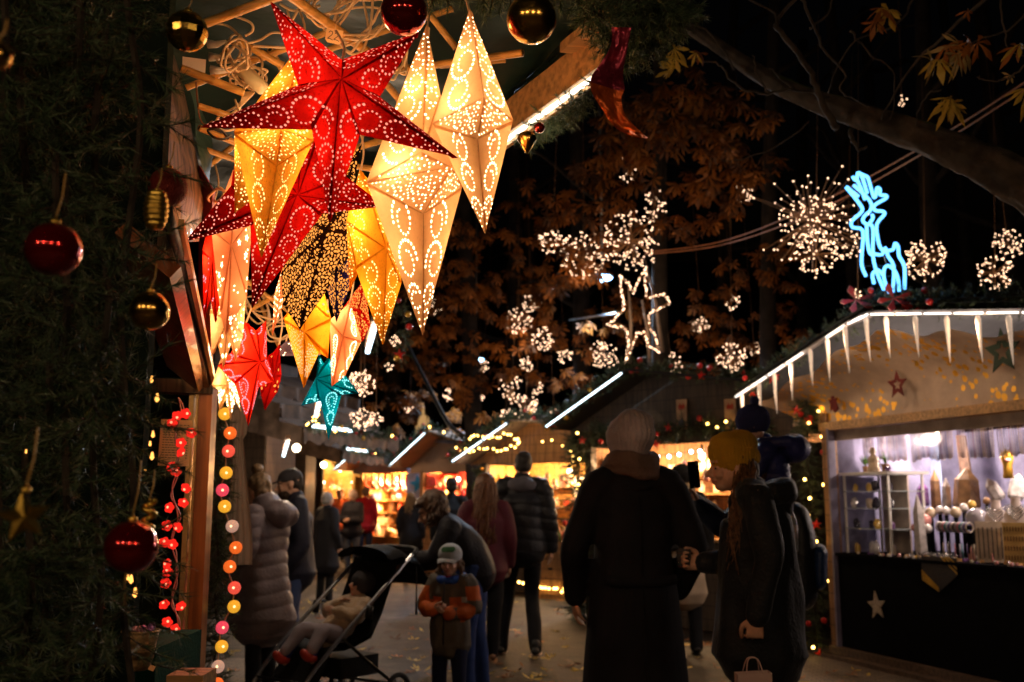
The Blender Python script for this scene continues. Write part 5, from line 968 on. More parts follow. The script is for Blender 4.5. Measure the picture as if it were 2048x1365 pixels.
def rock(name, label, p, r, mt, group=None, cat='stone', sq=(1, 1, 1), seed=0):
    m = MB(); m.ball((0, 0, 0), 1, 9, 7); k = rnd(0, 50); m.v = [tuple(p + V((v[0] * r * sq[0], v[1] * r * sq[1], (v[2] + .75) * r * sq[2])) * 1.0 + V(v) * r * .35 * noise.noise(V(v) * 1.7 + V((k, 0, 0)))) for v in m.v]; m.sm = [False] * len(m.sm); return m.build(name, mt, label=label, cat=cat, group=group)
am, qz, pk, wh, bl_, br_, gd = mat('amethyst', (.16, .07, .22), .2, var=.5, vs=60, coat=.5), mat('quartz', (.6, .55, .55), .15, var=.3, vs=20, coat=.5), mat('rose_quartz', (.7, .3, .28), .25, var=.2), mat('onyx_white', (.6, .47, .34), .3, var=.2), mat('agate_black', (.03, .025, .04), .2), mat('stone_brown', (.28, .15, .07), .5, var=.5, vs=14), mat('citrine', (.65, .42, .1), .25, var=.3)
tops = RS.P(0, 0, 1.645).z
for lb, u, r, h, m_ in (('dark glass vase at the back of the shelf top', .12, .05, .14, bl_),):
    p = RS.P(u, -.4, tops); m = MB(); m.lathe(p, [(.03, 0), (.05, .03), (.055, .09), (.03, .13), (.034, .15)], 14); m.build('vase', m_, label=lb, cat='vase')
for lb, u, sc in (('small potted grass plant left of the white figurine', .25, 1), ('larger green tufted plant right of the white figurine', .52, 1.25)):
    p = RS.P(u, -.2, tops); t3 = thing('potted_plant', lb, 'plant', p); m = MB(); m.lathe(p, [(.022 * sc, 0), (.03 * sc, .05 * sc), (.032 * sc, .055 * sc)], 12); m.build('pot', br_, t3); m = MB()
    for k in range(34): a = rnd(0, 6.3); o = V((math.cos(a), math.sin(a), 0)) * rnd(.01, .06) * sc; e = p + o + V((0, 0, rnd(.1, .17) * sc)); s_ = V((-o.y, o.x, 0)).normalized() * .004; m.add([p + V((0, 0, .05 * sc)) - s_, p + V((0, 0, .05 * sc)) + s_, p.lerp(e, .6) + V((0, 0, .03)) + s_, e], [(0, 1, 2), (0, 2, 3)])
    m.build('leaves', mat('grass_green', (.12, .3, .03), .5, var=.4), t3)
p = RS.P(.385, -.18, tops); t3 = thing('seated_figurine', 'white seated stone figurine between the two plants', 'figurine', p); m = MB(); m.lathe(p, [(.055, 0), (.06, .02), (.045, .05), (.042, .09), (.05, .12), (.022, .15), (.016, .155), (.03, .18), (.027, .2), (.012, .22), (.002, .225)], 16); m.build('figure_body', wh, t3)
p = RS.P(.6, -.16, tops); rock('geode', 'purple geode at the right end of the shelf top', p, .028, am)
rgs = random.Random(3); nm = ['purple geode slice', 'amber coloured stone', 'white carved stone', 'black agate', 'pale quartz piece']; mm = [am, gd, wh, bl_, qz]
for zi, z in enumerate((.925, 1.148, 1.328, 1.478)):
    for k in range(4):
        i = rgs.randrange(5); u = .1 + k * .14 + rgs.uniform(-.02, .02); r = rgs.uniform(.030, .046); rock('shelf_stone', nm[i] + ' number %s from the left on the %s shelf' % (('one', 'two', 'three', 'four')[k], ('bottom', 'second', 'third', 'top')[zi]), RS.P(u, -.18 - .05 * (k % 2), z), r, mm[i], sq=(.8, .7, 1.25 + .3 * (zi == 0)), group='stones on the display shelf')
crystal('crystal_tower', 'tall pale quartz tower right of the white shelf unit', RS.P(.86, -.25, .925), .055, .52, qz, lean=-.03)
for px, py, w, r, h, m_, lb, ln in ((940, 580, -.7, .06, .22, am, 'tall amethyst geode with sparkling violet inside', .02), (1060, 600, -.8, .05, .36, br_, 'brown agate slab standing upright', 0), (1160, 600, -.75, .045, .27, qz, 'clear quartz point beside the brown slab', 0), (1340, 600, -.8, .12, .36, br_, 'large smoky brown crystal cluster', .05), (1640, 520, -.9, .06, .2, qz, 'grey quartz block at the back right', -.5), (1780, 520, -.9, .07, .22, qz, 'clear quartz block furthest right', .2)):
    p = q4(px, py, w); p.z = max(.925, p.z - h * .1); crystal('crystal', lb, p, r, h, m_, 7 if r > .05 else 6, ln)
part(t, 'goods_step', MATS['cloth_black'], lambda m: RS.box(m, .95, L_, -1.0, -.6, .926, 1.14))
for px, py, w, r, m_, lb in ((1008, 665, -.45, .047, wh, 'cream ammonite disc'), (955, 735, -.38, .055, pk, 'large pink quartz ball'), (865, 800, -.35, .034, pk, 'smaller pink quartz ball'), (1235, 660, -.45, .045, wh, 'pale onyx ball in the back row'), (1090, 640, -.5, .038, qz, 'clear quartz ball in the back row'), (1150, 650, -.5, .038, qz, 'second clear quartz ball beside it'), (1380, 590, -.55, .036, gd, 'golden citrine ball'), (1515, 555, -.6, .03, br_, 'brown ball at the back near the bust'), (1310, 620, -.6, .04, qz, 'frosted quartz lump'), (1430, 720, -.45, .09, mat('dome_grey', (.3, .28, .32), .15, coat=1), 'large grey polished stone dome'), (980, 810, -.3, .04, qz, 'heart shaped clear stone below the pink ball')):
    p = q4(px, py, w); m = MB(); m.ball(p, (r, r, r), 16, 11); m.build('stone_ball', m_, label=lb + ' in the jewellery stall', cat='stone')
    if p.z - r > .95: m = MB(); m.lathe(V((p.x, p.y, .926)), [(r * .5, 0), (r * .45, p.z - r * .9 - .926)], 8); m.build('ball_stand', MATS['cloth_black'], label='black stand under the ' + lb, cat='stand')
for i, (x, y) in enumerate(((1610, 740), (1790, 720))):
    p = q4(x, y, -.42 + .02 * i); p.z -= .02; t3 = thing('necklace_bust', ('left' if i == 0 else 'right') + ' white necklace bust at the right of the stall', 'display bust', p); m = MB()
    Mx = face_cam(p, toward=V((0, 0, p.z))).to_3x3() @ Matrix(((1, 0, 0), (0, 0, 1), (0, 1, 0))); g = []
    for k, (a, b, z) in enumerate([(.075, .03, -.05), (.085, .035, .0), (.088, .04, .05), (.07, .035, .09), (.04, .03, .12), (.034, .03, .16), (.036, .03, .185)]): g.append([p + Mx @ V((math.cos(q) * a, math.sin(q) * b, z)) for q in [j * PI / 8 for j in range(16)]])
    m.sheet(g, closed=True); m.build('bust_body', mat('bust_white', (.66, .55, .52), .5, var=.03), t3)
    for k in range(4): m = MB(); m.tube([p + Mx @ V((math.sin(a) * (.036 + k * .012), .034 + .012 * math.cos(a * .5), .13 - (1 - abs(a) / 1.6) ** .8 * (.03 + k * .03))) for a in [(-8 + j) * .2 for j in range(17)]], .0035, 5); m.build('necklace', mat('silver_chain', (.5, .5, .52), .25, metal=.9), t3)
for i, (x0, x1, y0, y1, m_, lb) in enumerate(((1430, 1665, 745, 990, mat('linen_card', (.65, .52, .42), .7), 'cream card board with hanging bracelets'), (1675, 1870, 755, 985, mat('card_gold', (.75, .5, .18), .6), 'yellow display board with rows of earrings'))):
    a, b = q4(x0, y1, -.18), q4(x1, y0, -.26); t3 = thing('display_board', lb, 'display board', V((a.x, a.y, .926))); uu0 = (a - RS.A).dot(RS.U); uu1 = (b - RS.A).dot(RS.U)
    pm = (a + b) / 2; pm.z = (.926 + b.z) / 2; Mb = face_cam(pm, toward=V((0, 0, pm.z))); wd_ = (x1 - x0) / 4.549 / F * pm.y; hh = b.z - .926; m = MB(); m.box((0, 0, 0), (wd_, hh, .014), M=Mb); m.build('board', m_, t3)
    m = MB(); n = 6 if i == 0 else 8
    for k in range(n):
        u = wd_ * ((k + .7) / (n + .4) - .5)
        if i == 0: m.box((u, -.01 + .006 * (k % 2), .011), (.007, hh * .75, .006), M=Mb)
        else:
            for r_ in range(4): m.box((u, (r_ - 1.5) * hh * .23, .011), (.009, hh * .11, .006), M=Mb)
    m.build('bracelets' if i == 0 else 'earrings', bl_ if i == 0 else mat('brown_beads', (.25, .12, .04), .4), t3)
t3 = thing('bracelet_roll', 'roll stand stacked with coloured bead bracelets', 'bracelet stand', q4(1200, 800, -.25)); a, b = q4(1080, 790, -.25), q4(1370, 800, -.25); b.z = a.z
part(t3, 'roll', MATS['cloth_black'], lambda m: m.tube([a, b], .018, 10)); cols = [(.6, .5, .4), (.1, .06, .05), (.35, .3, .3), (.6, .2, .25), (.05, .25, .25), (.5, .5, .6), (.12, .08, .25)]
for k in range(15): m = MB(); c = a.lerp(b, (k + .5) / 15); tu = (b - a).normalized(); s_ = tu.orthogonal(); w_ = tu.cross(s_); m.tube([c + (s_ * math.cos(q) + w_ * math.sin(q)) * .027 for q in [j * PI / 6 for j in range(13)]], .0065, 5); m.build('bracelet', mat('bead_%d' % (k % 7), cols[k % 7], .3, coat=.5), t3)
for k in range(16):
    u = .95 + .043 * k; p = RS.P(u, -.10 - .03 * (k % 3), 1.06); m = MB(); m.tube([p, p + V((0, 0, -.06)), p + V((.004, 0, -.115))], [.004, .006, .003], 5); 
    if k > 5: m.build('bead_strand', mat('bead_%d' % (k % 7), cols[k % 7], .3), label='dangling bead strand below the bracelet roll', cat='necklace', group='bead strands under the roll')
rgs = random.Random(18)
for k in range(70):
    u = .95 + (L_ - 1.0) * rgs.random(); w_ = -rgs.uniform(.22, .58); i = rgs.randrange(6); s_ = rgs.uniform(.014, .03); p = RS.P(u, w_, .926)
    if i < 3: rock('small_stone', 'small polished stone in the crowded middle of the counter', p, s_, [wh, qz, pk, gd, am, br_][rgs.randrange(6)], group='small stones crowding the counter', sq=(1, 1, rgs.uniform(.7, 1.5)))
    else: crystal('small_crystal', 'small upright crystal in the crowded middle of the counter', p, s_ * .6, s_ * rgs.uniform(2.5, 5), [qz, am, br_, wh, pk][rgs.randrange(5)], lean=rgs.uniform(-.15, .15), group='small crystals crowding the counter')
for k in range(12):
    p = RS.P(.9 + k * .2, -.06 - .03 * (k % 3), .94); M = face_cam(p); m = MB(); m.box((0, 0, 0), (.03, .022, .0015), M=M); m.build('price_card', MATS['paper_white'], label='tiny blank looking price card at the counter edge', cat='price card', group='price cards on the counter')
rgs = random.Random(8)
for k in range(95):
    u = .25 + (L_ - .3) * rgs.random(); w_ = rgs.uniform(-.22, .0); i = rgs.randrange(6); rock('tumbled_stone', 'small tumbled stone strewn along the front of the counter', RS.P(u, w_, .924), rgs.uniform(.008, .017), [qz, qz, pk, wh, mm[1], am][i], group='tumbled stones along the counter')
for k in range(30):
    p = RS.P(1.0 + rgs.uniform(-.12, .25), -.2 + rgs.uniform(-.05, .05), .935 + rgs.uniform(0, .03)); m = MB(); m.tube([p + V((math.cos(q) * .022, math.sin(q) * .022, .01 * math.sin(q * 2 + k))) for q in [j * PI / 5 for j in range(11)]], .005, 5); m.build('metal_bracelet', mat('silver_dark', (.2, .18, .17), .15, metal=1), label='polished dark bracelet in the heap on the counter', cat='bracelet', group='heaped bracelets on the counter')
a, b = RS.ray(1672, 877, -.35), RS.ray(2100, 842, -.35); m = MB(); m.tube([a, b], .009, 8); m.ball(a, .018, 10, 8); m.build('hanging_rail', mat('copper_rail', (.4, .2, .1), .35, metal=.7), label='copper rail across the stall opening holding necklaces', cat='rail')
nk = [mat('strand_%d' % i, c, .3, var=.5, vs=90, bump=.8, bs=200, coat=.3) for i, c in enumerate([(.5, .36, .3), (.12, .08, .12), (.6, .5, .48), (.2, .14, .16), (.45, .3, .14), (.3, .24, .3), (.22, .05, .05), (.05, .03, .06)])]
for k in range(92):
    tt_ = (k + .5) / 92; p = a.lerp(b, .16 + .84 * tt_)
    if noise.noise(V((k * .21, 3, 0))) < -.16: continue
    l = .24 + .05 * noise.noise(V((k * .13, 0, 0))) + .006 * (k % 3); m = MB(); q = p + V((0, 0, .0)); e = RS.N * .012
    m.tube([q + e, q + e * .8 + V((0, 0, -l * .5)), q + e * .2 + V((0, 0, -l)), q - e * .8 + V((0, 0, -l * .97)), q - e + V((0, 0, -l * .5)), q - e, q + e], .0042, 5); m.build('bead_necklace', nk[(k // 2 + k * 3) % 8], label='long bead necklace hanging from the copper rail', cat='necklace', group='bead necklaces on the copper rail')
for x0, x1, y1, m_, lb in ((880, 990, 560, mat('slate', (.12, .11, .12), .5, var=.4, vs=8), 'dark slate board leaning at the back wall'), (1010, 1130, 620, mat('fabric_sky', (.4, .48, .75), .7), 'pale blue cloth strip hanging at the back wall'), (1270, 1400, 470, mat('bark_board', (.12, .07, .05), .8, var=.5, vs=20), 'dark brown bark board at the back wall')):
    m = MB(); m.prism([q4(x0 - 20, -40, -1.2), q4(x0 + 60, -40, -1.2), q4(x1 + 10, y1, -1.15), q4(x0 + (x1 - x0) * .3, y1, -1.15)], RS.N * .02); m.build('back_board', m_, label=lb, cat='board')
p = q4(1715, 350, -.8); t3 = thing('golden_bottle', 'golden bottle ornament with red bow at the back right', 'ornament', p); m = MB(); m.lathe(p, [(.04, 0), (.035, .1), (.05, .16), (.05, .2), (.02, .23)], 12); m.build('bottle_body', MATS['gold_leaf'], t3); m = MB(); m.ball(p + V((-.02, -.05, .15)), (.03, .015, .015), 8, 6); m.build('bow', pk, t3)
for u, w_ in ((.5, -.8), (1.6, -.8), (2.6, -.8)):
    p = RS.P(u, w_, 2.0); t3 = thing('ceiling_lamp', 'small lamp under the jewellery stall roof', 'lamp', p, group='lamps in the jewellery stall'); part(t3, 'bulb', BARE, lambda m: m.ball(p, .02, 8, 6)); part(t3, 'socket', MATS['black_plastic'], lambda m: m.tube([p + V((0, 0, .02)), p + V((0, 0, .12))], .012, 6)); lamp(p + V((0, 0, -.04)), 62 if u < 1 else 46, (1, .78, .64), .08, parent=t3)
# ============ the other stalls ===============================================
GOODC = [(.7, .12, .06), (.75, .5, .2), (.8, .7, .55), (.5, .05, .08), (.85, .6, .4), (.25, .12, .06), (.15, .3, .12), (.8, .35, .3), (.2, .2, .4)]
GM = [mat('good_%d' % i, c, .4, var=.3, vs=20) for i, c in enumerate(GOODC)]
def good(rg, p, s, label, group, cat='goods', fixed=None, cols=None):
    m = MB(); k = rg.randrange(5) if fixed is None else fixed; s *= rg.uniform(.75, 1.2)
    if k == 0: m.lathe(p, [(s * .35, 0), (s * .4, s * .1), (s * .4, s * .9), (s * .16, s * 1.2), (s * .16, s * 1.5)], 8)
    elif k == 1: m.box(p + V((0, 0, s * .5)), (s * .8, s * .6, s)); m.box(p + V((0, 0, s * 1.03)), (s * .84, s * .64, s * .08))
    elif k == 2: m.ball(p + V((0, 0, s * .5)), s * .5, 9, 7)
    elif k == 3: m.lathe(p, [(s * .3, 0), (s * .5, s * .3), (s * .45, s * .7), (s * .52, s * .8)], 8)
    else: m.lathe(p, [(s * .45, 0), (s * .3, s * .5), (s * .42, s * .6), (s * .1, s * 1.1), (s * .14, s * 1.2), (.001, s * 1.3)], 8)
    return m.build({0: 'bottle', 1: 'gift_box', 2: 'round_ornament', 3: 'bowl', 4: 'figurine'}[k], rg.choice([GM[i] for i in cols] if cols else GM), label=label, cat=cat, group=group)
def stall(label, A, B, dep, z_eave, ridge_u, z_r, z_open, z_ct, wood_, wall, front, roofm, nlamps=2, lw=30, led='left', over=.5, goods=30, gsize=.12, gl='', seed=1, bulbs=True, shelves=3, lcol=(1, .6, .28), counter=True, cols=None, z_er=None, name='market_stall'):
    f = Fr(A, B); Ls = f.L; t = thing(name, label, 'stall', f.A); rg = random.Random(seed); z_er = z_er or z_eave
    zt = lambda u: z_eave + (z_r - z_eave) * min(1, (u + over * .6) / (ridge_u + over * .6)) if u < ridge_u else z_r + (z_er - z_r) * (u - ridge_u) / max(.01, Ls + over * .6 - ridge_u)
    U = [-over * .6, *[ridge_u * k / 4 for k in (1, 2, 3)], ridge_u, *[ridge_u + (Ls + over * .6 - ridge_u) * k / 4 for k in (1, 2, 3, 4)]]
    part(t, 'roof', roofm, lambda m: (m.sheet([[f.P(u, w, zt(u)) for w in (over, -dep)] for u in U]), m.sheet([[f.P(u, w, zt(u) - .03) for w in (over, -dep)] for u in U]), m.sheet([[f.P(u, over, zt(u) + z) for z in (.0, -.03)] for u in U])))
    def gb(m):
        g = [[f.P(u, .02, z_open + (max(z_open + .02, zt(u) - .03) - z_open) * k) for k in (0, .5, 1)] for u in U]; m.sheet(g)
    part(t, 'gable', front, gb)
    for u in (0, Ls): part(t, 'post', wood_, lambda m: f.box(m, u - .05, u + .05, -.05, .05, 0, z_open + .03))
    part(t, 'back_wall', wall, lambda m: f.box(m, -.02, Ls + .02, -dep, -dep + .04, 0, z_open + .1)); part(t, 'side_wall', wall, lambda m: f.box(m, -.03, 0, -dep, -.05, 0, z_open)); part(t, 'side_wall', wood_, lambda m: f.box(m, Ls, Ls + .03, -dep, -.05, 0, z_open)); part(t, 'ceiling', wood_, lambda m: f.box(m, 0, Ls, -dep, 0, z_open + .1, z_open + .12))
    if counter:
        part(t, 'counter', wood_, lambda m: f.box(m, 0, Ls, -.04, 0.02, 0.02, z_ct)); part(t, 'counter_top', MATS['pine'], lambda m: f.box(m, -.03, Ls + .03, -.5, .1, z_ct, z_ct + .03))
    for k in range(shelves):
        z = z_ct + .25 + k * (z_open - z_ct - .3) / max(1, shelves); part(t, 'shelf', MATS['pine'], lambda m: f.box(m, .05, Ls - .05, -dep + .04, -dep + .34, z, z + .02))
    if led:
        r = (-.5 * over, ridge_u * .96) if led == 'left' else (-.5 * over, Ls + over * .5)
        def lf(m):
            n = 7
            for i in range(n): a = r[0] + (r[1] - r[0]) * i / n; b = a + (r[1] - r[0]) / n * .9; m.beam(f.P(a, over + .02, zt(a) - .03), f.P(b, over + .02, zt(b) - .03), .013, .016)
        part(t, 'light_strip', LEDC, lf)
    for k in range(nlamps):
        p = f.P(Ls * (k + .5) / nlamps, -.5, z_open - .12); lt = thing('hanging_bulb', 'bare bulb lighting the ' + gl, 'lamp', p, group='bare bulbs in the ' + gl); part(lt, 'bulb', BARE, lambda m: m.ball(p, .045, 8, 6)); part(lt, 'socket', MATS['black_plastic'], lambda m: m.tube([p + V((0, 0, .03)), p + V((0, 0, .14))], .015, 6)); lamp(p + V((0, 0, -.07)), lw * 1.8, lcol, .1, parent=lt)
    for k in range(goods):
        if k % 3 == 0 and counter: p = f.P(Ls * rg.uniform(.04, .96), -rg.uniform(.02, .4), z_ct + .03)
        else:
            s_ = rg.randrange(max(1, shelves)); z = z_ct + .27 + s_ * (z_open - z_ct - .3) / max(1, shelves); p = f.P(Ls * rg.uniform(.04, .96), -dep + rg.uniform(.12, .28), z)
        good(rg, p, gsize, 'brightly lit small article for sale in the ' + gl, 'articles in the ' + gl, cols=cols)
    for k in range(goods // 2):
        z = z_ct + .27 + rg.randrange(max(1, shelves)) * (z_open - z_ct - .3) / max(1, shelves); good(rg, f.P(rg.uniform(.08, .2), -dep * rg.uniform(.1, .85), z), gsize, 'brightly lit small article for sale in the ' + gl, 'articles in the ' + gl, cols=cols)
    for k in range(shelves): z = z_ct + .25 + k * (z_open - z_ct - .3) / max(1, shelves); part(t, 'side_shelf', MATS['pine'], lambda m: f.box(m, .0, .26, -dep + .35, -.08, z, z + .02))
    for k in range(goods // 3):
        u = Ls * rg.uniform(.06, .94); p = f.P(u, -rg.uniform(.05, .3), z_open - .02); l = rg.uniform(.12, .34); m = MB(); m.tube([p, p + V((0, 0, -l * .5)), p + V((0, 0, -l))], [.004, .004, .003], 4); m.ball(p + V((0, 0, -l - gsize * .3)), (gsize * .3, gsize * .3, gsize * .42), 8, 6)
        m.build('hanging_ornament', rg.choice([GM[i] for i in cols] if cols else GM), label='ornament hanging in the opening of the ' + gl, cat='ornament', group='hanging ornaments of the ' + gl)
    f.zt = zt; f.t = t; return f
# stall with posters behind the coat wearer
S2 = stall('dark gabled stall with two posters behind the person in the grey beanie', (.95, 12.1), (2.75, 10.35), 1.0, 2.27, .95, 2.86, 2.02, .95, MATS['stall_dark'], MATS['stall_wood'], MATS['stall_dark'], mat('roof_black', (.015, .014, .016), .8), 3, 34, 'left', .5, 46, .12, 'poster stall', 21, z_er=2.55, cols=[2, 4, 1, 2, 7])
for px, l in ((1364, 'left one of the two small wooden posters on the dark gabled stall'), (1461, 'right one of the two small wooden posters on the dark gabled stall')):
    a = S2.ray(px, 829, .06); M = frame_at(a, S2); tt = thing('poster', l, 'poster', a)
    m = MB(); m.box((0, 0, 0), (.135, .33, .02), M=M); m.build('panel', mat('poster_panel', (.42, .24, .13), .6, var=.3), tt)
    m = MB()
    for k in range(4): m.tube([M @ V((-.04 + .022 * k, .09 + .03 * (k % 2), .013)), M @ V((-.03 + .022 * k, .05, .013)), M @ V((-.022 + .022 * k, .10, .013))], .005, 4)
    m.build('red_lettering', MATS['red_shiny'], tt); m = MB(); m.prism([M @ V((math.cos(q) * .04, -.10 + math.sin(q) * .05, .011)) for q in [j * PI / 4 for j in range(8)]], S2.N * .004); m.build('dark_emblem', MATS['ink'], tt)
garland('fir_garland', [S2.P(u, .42, S2.zt(u) + .07) for u in (-.35, .1, .5, .95)], .12, 240, 26, .045, .005, 'fir garland on the left slope of the poster stall roof', orn=6, seed=12)
garland('fir_garland', [S2.P(u, .42, S2.zt(u) + .05) for u in (.95, 1.4, 1.9, 2.4, 2.8)], .12, 240, 26, .045, .005, 'fir garland on the right slope of the poster stall roof', orn=7, seed=13)
garland('fir_garland', [S2.P(u, .12, 2.16 + .05 * math.sin(u * 5)) for u in (.1, .6, 1.1, 1.6, 2.1, 2.5)], .16, 420, 26, .045, .005, 'fir garland over the opening of the poster stall', orn=12, seed=14, nb=6)
garland('fir_garland', [S2.P(-.1, .1, z) for z in (.02, .6, 1.2, 1.8, 2.2)], .24, 560, 28, .05, .006, 'thick fir garland column on the left post of the poster stall', orn=4, seed=15, nb=4)
string_lights('fairy_light_string', 'cool white light chain across the opening of the poster stall', [S2.P(u, -.1, 1.93 + .03 * math.cos(u * 9)) for u in (.5, 1, 1.5, 2, 2.5)], 14, .022, glow('bulb_cool', (.85, .9, 1), 12))
# stall with the shelf cabinet
S3 = stall('stall with white cabinet, yellow back wall and grey roof in the centre distance', (-.42, 16.0), (1.6, 14.4), 1.15, 2.0, .9, 2.6, 1.95, .72, MATS['stall_dark'], MATS['stall_yellow'], MATS['stall_wood'], MATS['canvas_grey'], 3, 38, 'left', .5, 56, .13, 'cabinet stall', 31, z_er=2.5, cols=[2, 4, 7, 0, 1, 6])
tt = thing('white_cabinet', 'white shelf cabinet standing in the cabinet stall', 'cabinet', S3.P(1.6, -.9, .75)); part(tt, 'cabinet_body', MATS['white_paint'], lambda m: (S3.box(m, 1.3, 1.34, -1.1, -.6, .75, 1.75), S3.box(m, 1.96, 2.0, -1.1, -.6, .75, 1.75), S3.box(m, 1.34, 1.96, -1.1, -1.08, .75, 1.75)))
for z in (.95, 1.2, 1.45, 1.72): part(tt, 'shelf', MATS['white_paint'], lambda m: S3.box(m, 1.34, 1.96, -1.08, -.62, z, z + .03))
def cub(m): f = S3; f.box(m, 1.4, f.L + .3, .12, .5, .0, .82)
tt = thing('drawer_chest', 'brown chest of drawers before the cabinet stall', 'chest', S3.P(2.1, .3, 0)); part(tt, 'chest_body', MATS['stall_wood'], cub)
for i in range(4):
    for j in range(3): m = MB(); u = 1.46 + i * .42; S3.box(m, u, u + .37, .5, .515, .06 + j * .26, .28 + j * .26); dr = m.build('drawer', MATS['stall_wood'], tt); m = MB(); S3.box(m, u + .16, u + .21, .515, .54, .15 + j * .26, .18 + j * .26); m.build('knob', MATS['black_plastic'], dr)
rgs = random.Random(77)
for k in range(26): good(rgs, S3.P(rgs.uniform(1.45, 2.9), rgs.uniform(.18, .45), .825), .1, 'small bright ornament on top of the brown drawer chest', 'ornaments on the drawer chest', cols=[0, 4, 7, 6, 2])
string_lights('fairy_light_string', 'loop of amber fairy lights under the gable of the cabinet stall', [S3.ray(x, y, .55) for x, y in ((938, 876), (960, 874), (985, 878), (1010, 870), (1030, 878), (1036, 888), (1020, 896), (995, 902), (965, 900), (935, 902), (905, 897))], 34, .017)
string_lights('fairy_light_string', 'amber fairy lights along the foot of the drawer chest', [S3.ray(x, y, .56) for x, y in ((1040, 1164), (1070, 1172), (1100, 1176), (1130, 1182), (1160, 1190))], 16, .02)
string_lights('fairy_light_string', 'amber fairy lights down the right post of the cabinet stall', [S3.ray(x, y, .3) for x, y in ((1085, 880), (1130, 893), (1146, 910), (1145, 940), (1150, 975), (1155, 1000))], 12, .016)
garland('fir_garland', [S3.P(u, .5, S3.zt(u) + .06) for u in (-.3, .3, .9, 1.5, 2.2, 2.9)], .13, 300, 22, .05, .007, 'fir garland over the cabinet stall roof edge', orn=11, seed=16)
garland('fir_garland', [S3.P(-.05, .1, z) for z in (.1, .7, 1.4, 1.9)], .13, 160, 22, .05, .007, 'thin fir garland on the left post of the cabinet stall', orn=2, seed=17)
m = MB(); m.prism([WY(*p) for p in ((1085, 832, 17), (1190, 836, 16.5), (1176, 873, 16), (1060, 872, 16.5))], (0, .03, .02)); m.build('roof_sheet', MATS['canvas_grey'], label='pale tarpaulin roof sheet right of the fairy light gable', cat='tarpaulin')
m = MB(); m.prism([WY(*p) for p in ((880, 862, 20), (920, 860, 20), (935, 872, 19.5), (905, 888, 19), (860, 884, 19.5))], (0, .03, .02)); m.build('roof_sheet', mat('tarp_blue', (.3, .34, .5), .5), label='bluish tarpaulin on the roof left of the fairy light gable', cat='tarpaulin')
# red counter stall
S4 = stall('stall with red shelves and brown roof left of the fairy light gable', (-1.75, 19.8), (-.35, 18.5), 1.0, 2.05, .75, 2.7, 1.92, .95, MATS['stall_wood'], mat('red_wall', (.5, .05, .03), .6, var=.3), MATS['canvas_brown'], MATS['canvas_brown'], 2, 50, 'left', .6, 40, .16, 'red shelf stall', 41, cols=[0, 1, 0, 3, 4], z_er=2.3)
garland('fir_garland', [S4.P(u, .6, S4.zt(u) + .06) for u in (-.3, .3, .75, 1.3, 1.9, 2.4)], .13, 200, 18, .06, .01, 'fir garland over the red shelf stall roof', orn=6, seed=18, nb=3)
for px, py, h_ in ((846, 832, .5), (838, 845, .35), (856, 845, .38)):
    c = WY(px, py + 25, 20); m = MB(); m.lathe(c, [(.07, 0), (.07, h_ * .5), (.02, h_ * .55), (.03, h_ * .62), (.001, h_)], 8); m.build('candle_light', glow('candle_amber', (1, .55, .2), .5), label='tall amber lit candle figure on the roof of the red shelf stall', cat='candle light', group='candle figures on the far roof')
# banner with blue star
a = WY(837, 968, 21); tt = thing('star_banner', 'pale blue banner with a bright blue star', 'banner', a); M = face_cam(a); m = MB(); m.box((0, 0, 0), (.48, .72, .02), M=M); m.build('banner_cloth', mat('banner_blue', (.45, .5, .85), .7), tt); m = MB(); m.prism([M @ V((math.cos(.2 + PI / 2 + k * PI / 5) * (.2 if k % 2 == 0 else .09), math.sin(.2 + PI / 2 + k * PI / 5) * (.2 if k % 2 == 0 else .09), .012)) for k in range(10)], M.to_3x3() @ V((0, 0, .01))); m.build('star_emblem', mat('star_blue', (.03, .35, .85), .6), tt)
# bright yellow stall
S5 = stall('very bright yellow lit stall hung with red and white goods', (-3.5, 23.6), (-2.2, 22.4), .9, 2.1, .9, 2.75, 2.0, .55, MATS['stall_yellow'], MATS['stall_yellow'], MATS['canvas_brown'], MATS['canvas_brown'], 4, 95, 'left', .6, 66, .17, 'bright yellow stall', 51, cols=[1, 2, 2, 4, 0, 8], shelves=4, z_er=2.3)
for k in range(9): p = S5.P(.15 + k * .24, .05, 1.98); m = MB(); m.tube([p, p + V((0, 0, -.2)), p + V((.02, 0, -.27)), p + V((.1, 0, -.3))], [.035, .04, .045, .03], 7); m.build('hanging_stocking', GM[[0, 5, 3][k % 3]], label='red or dark stocking hanging from the bright yellow stall front', cat='stocking', group='stockings on the bright yellow stall')
garland('fir_garland', [S5.P(u, .6, S5.zt(u) + .05) for u in (-.3, .4, .9, 1.6, 2.5)], .12, 140, 18, .06, .011, 'dark fir garland over the bright yellow stall roof', orn=3, seed=19)
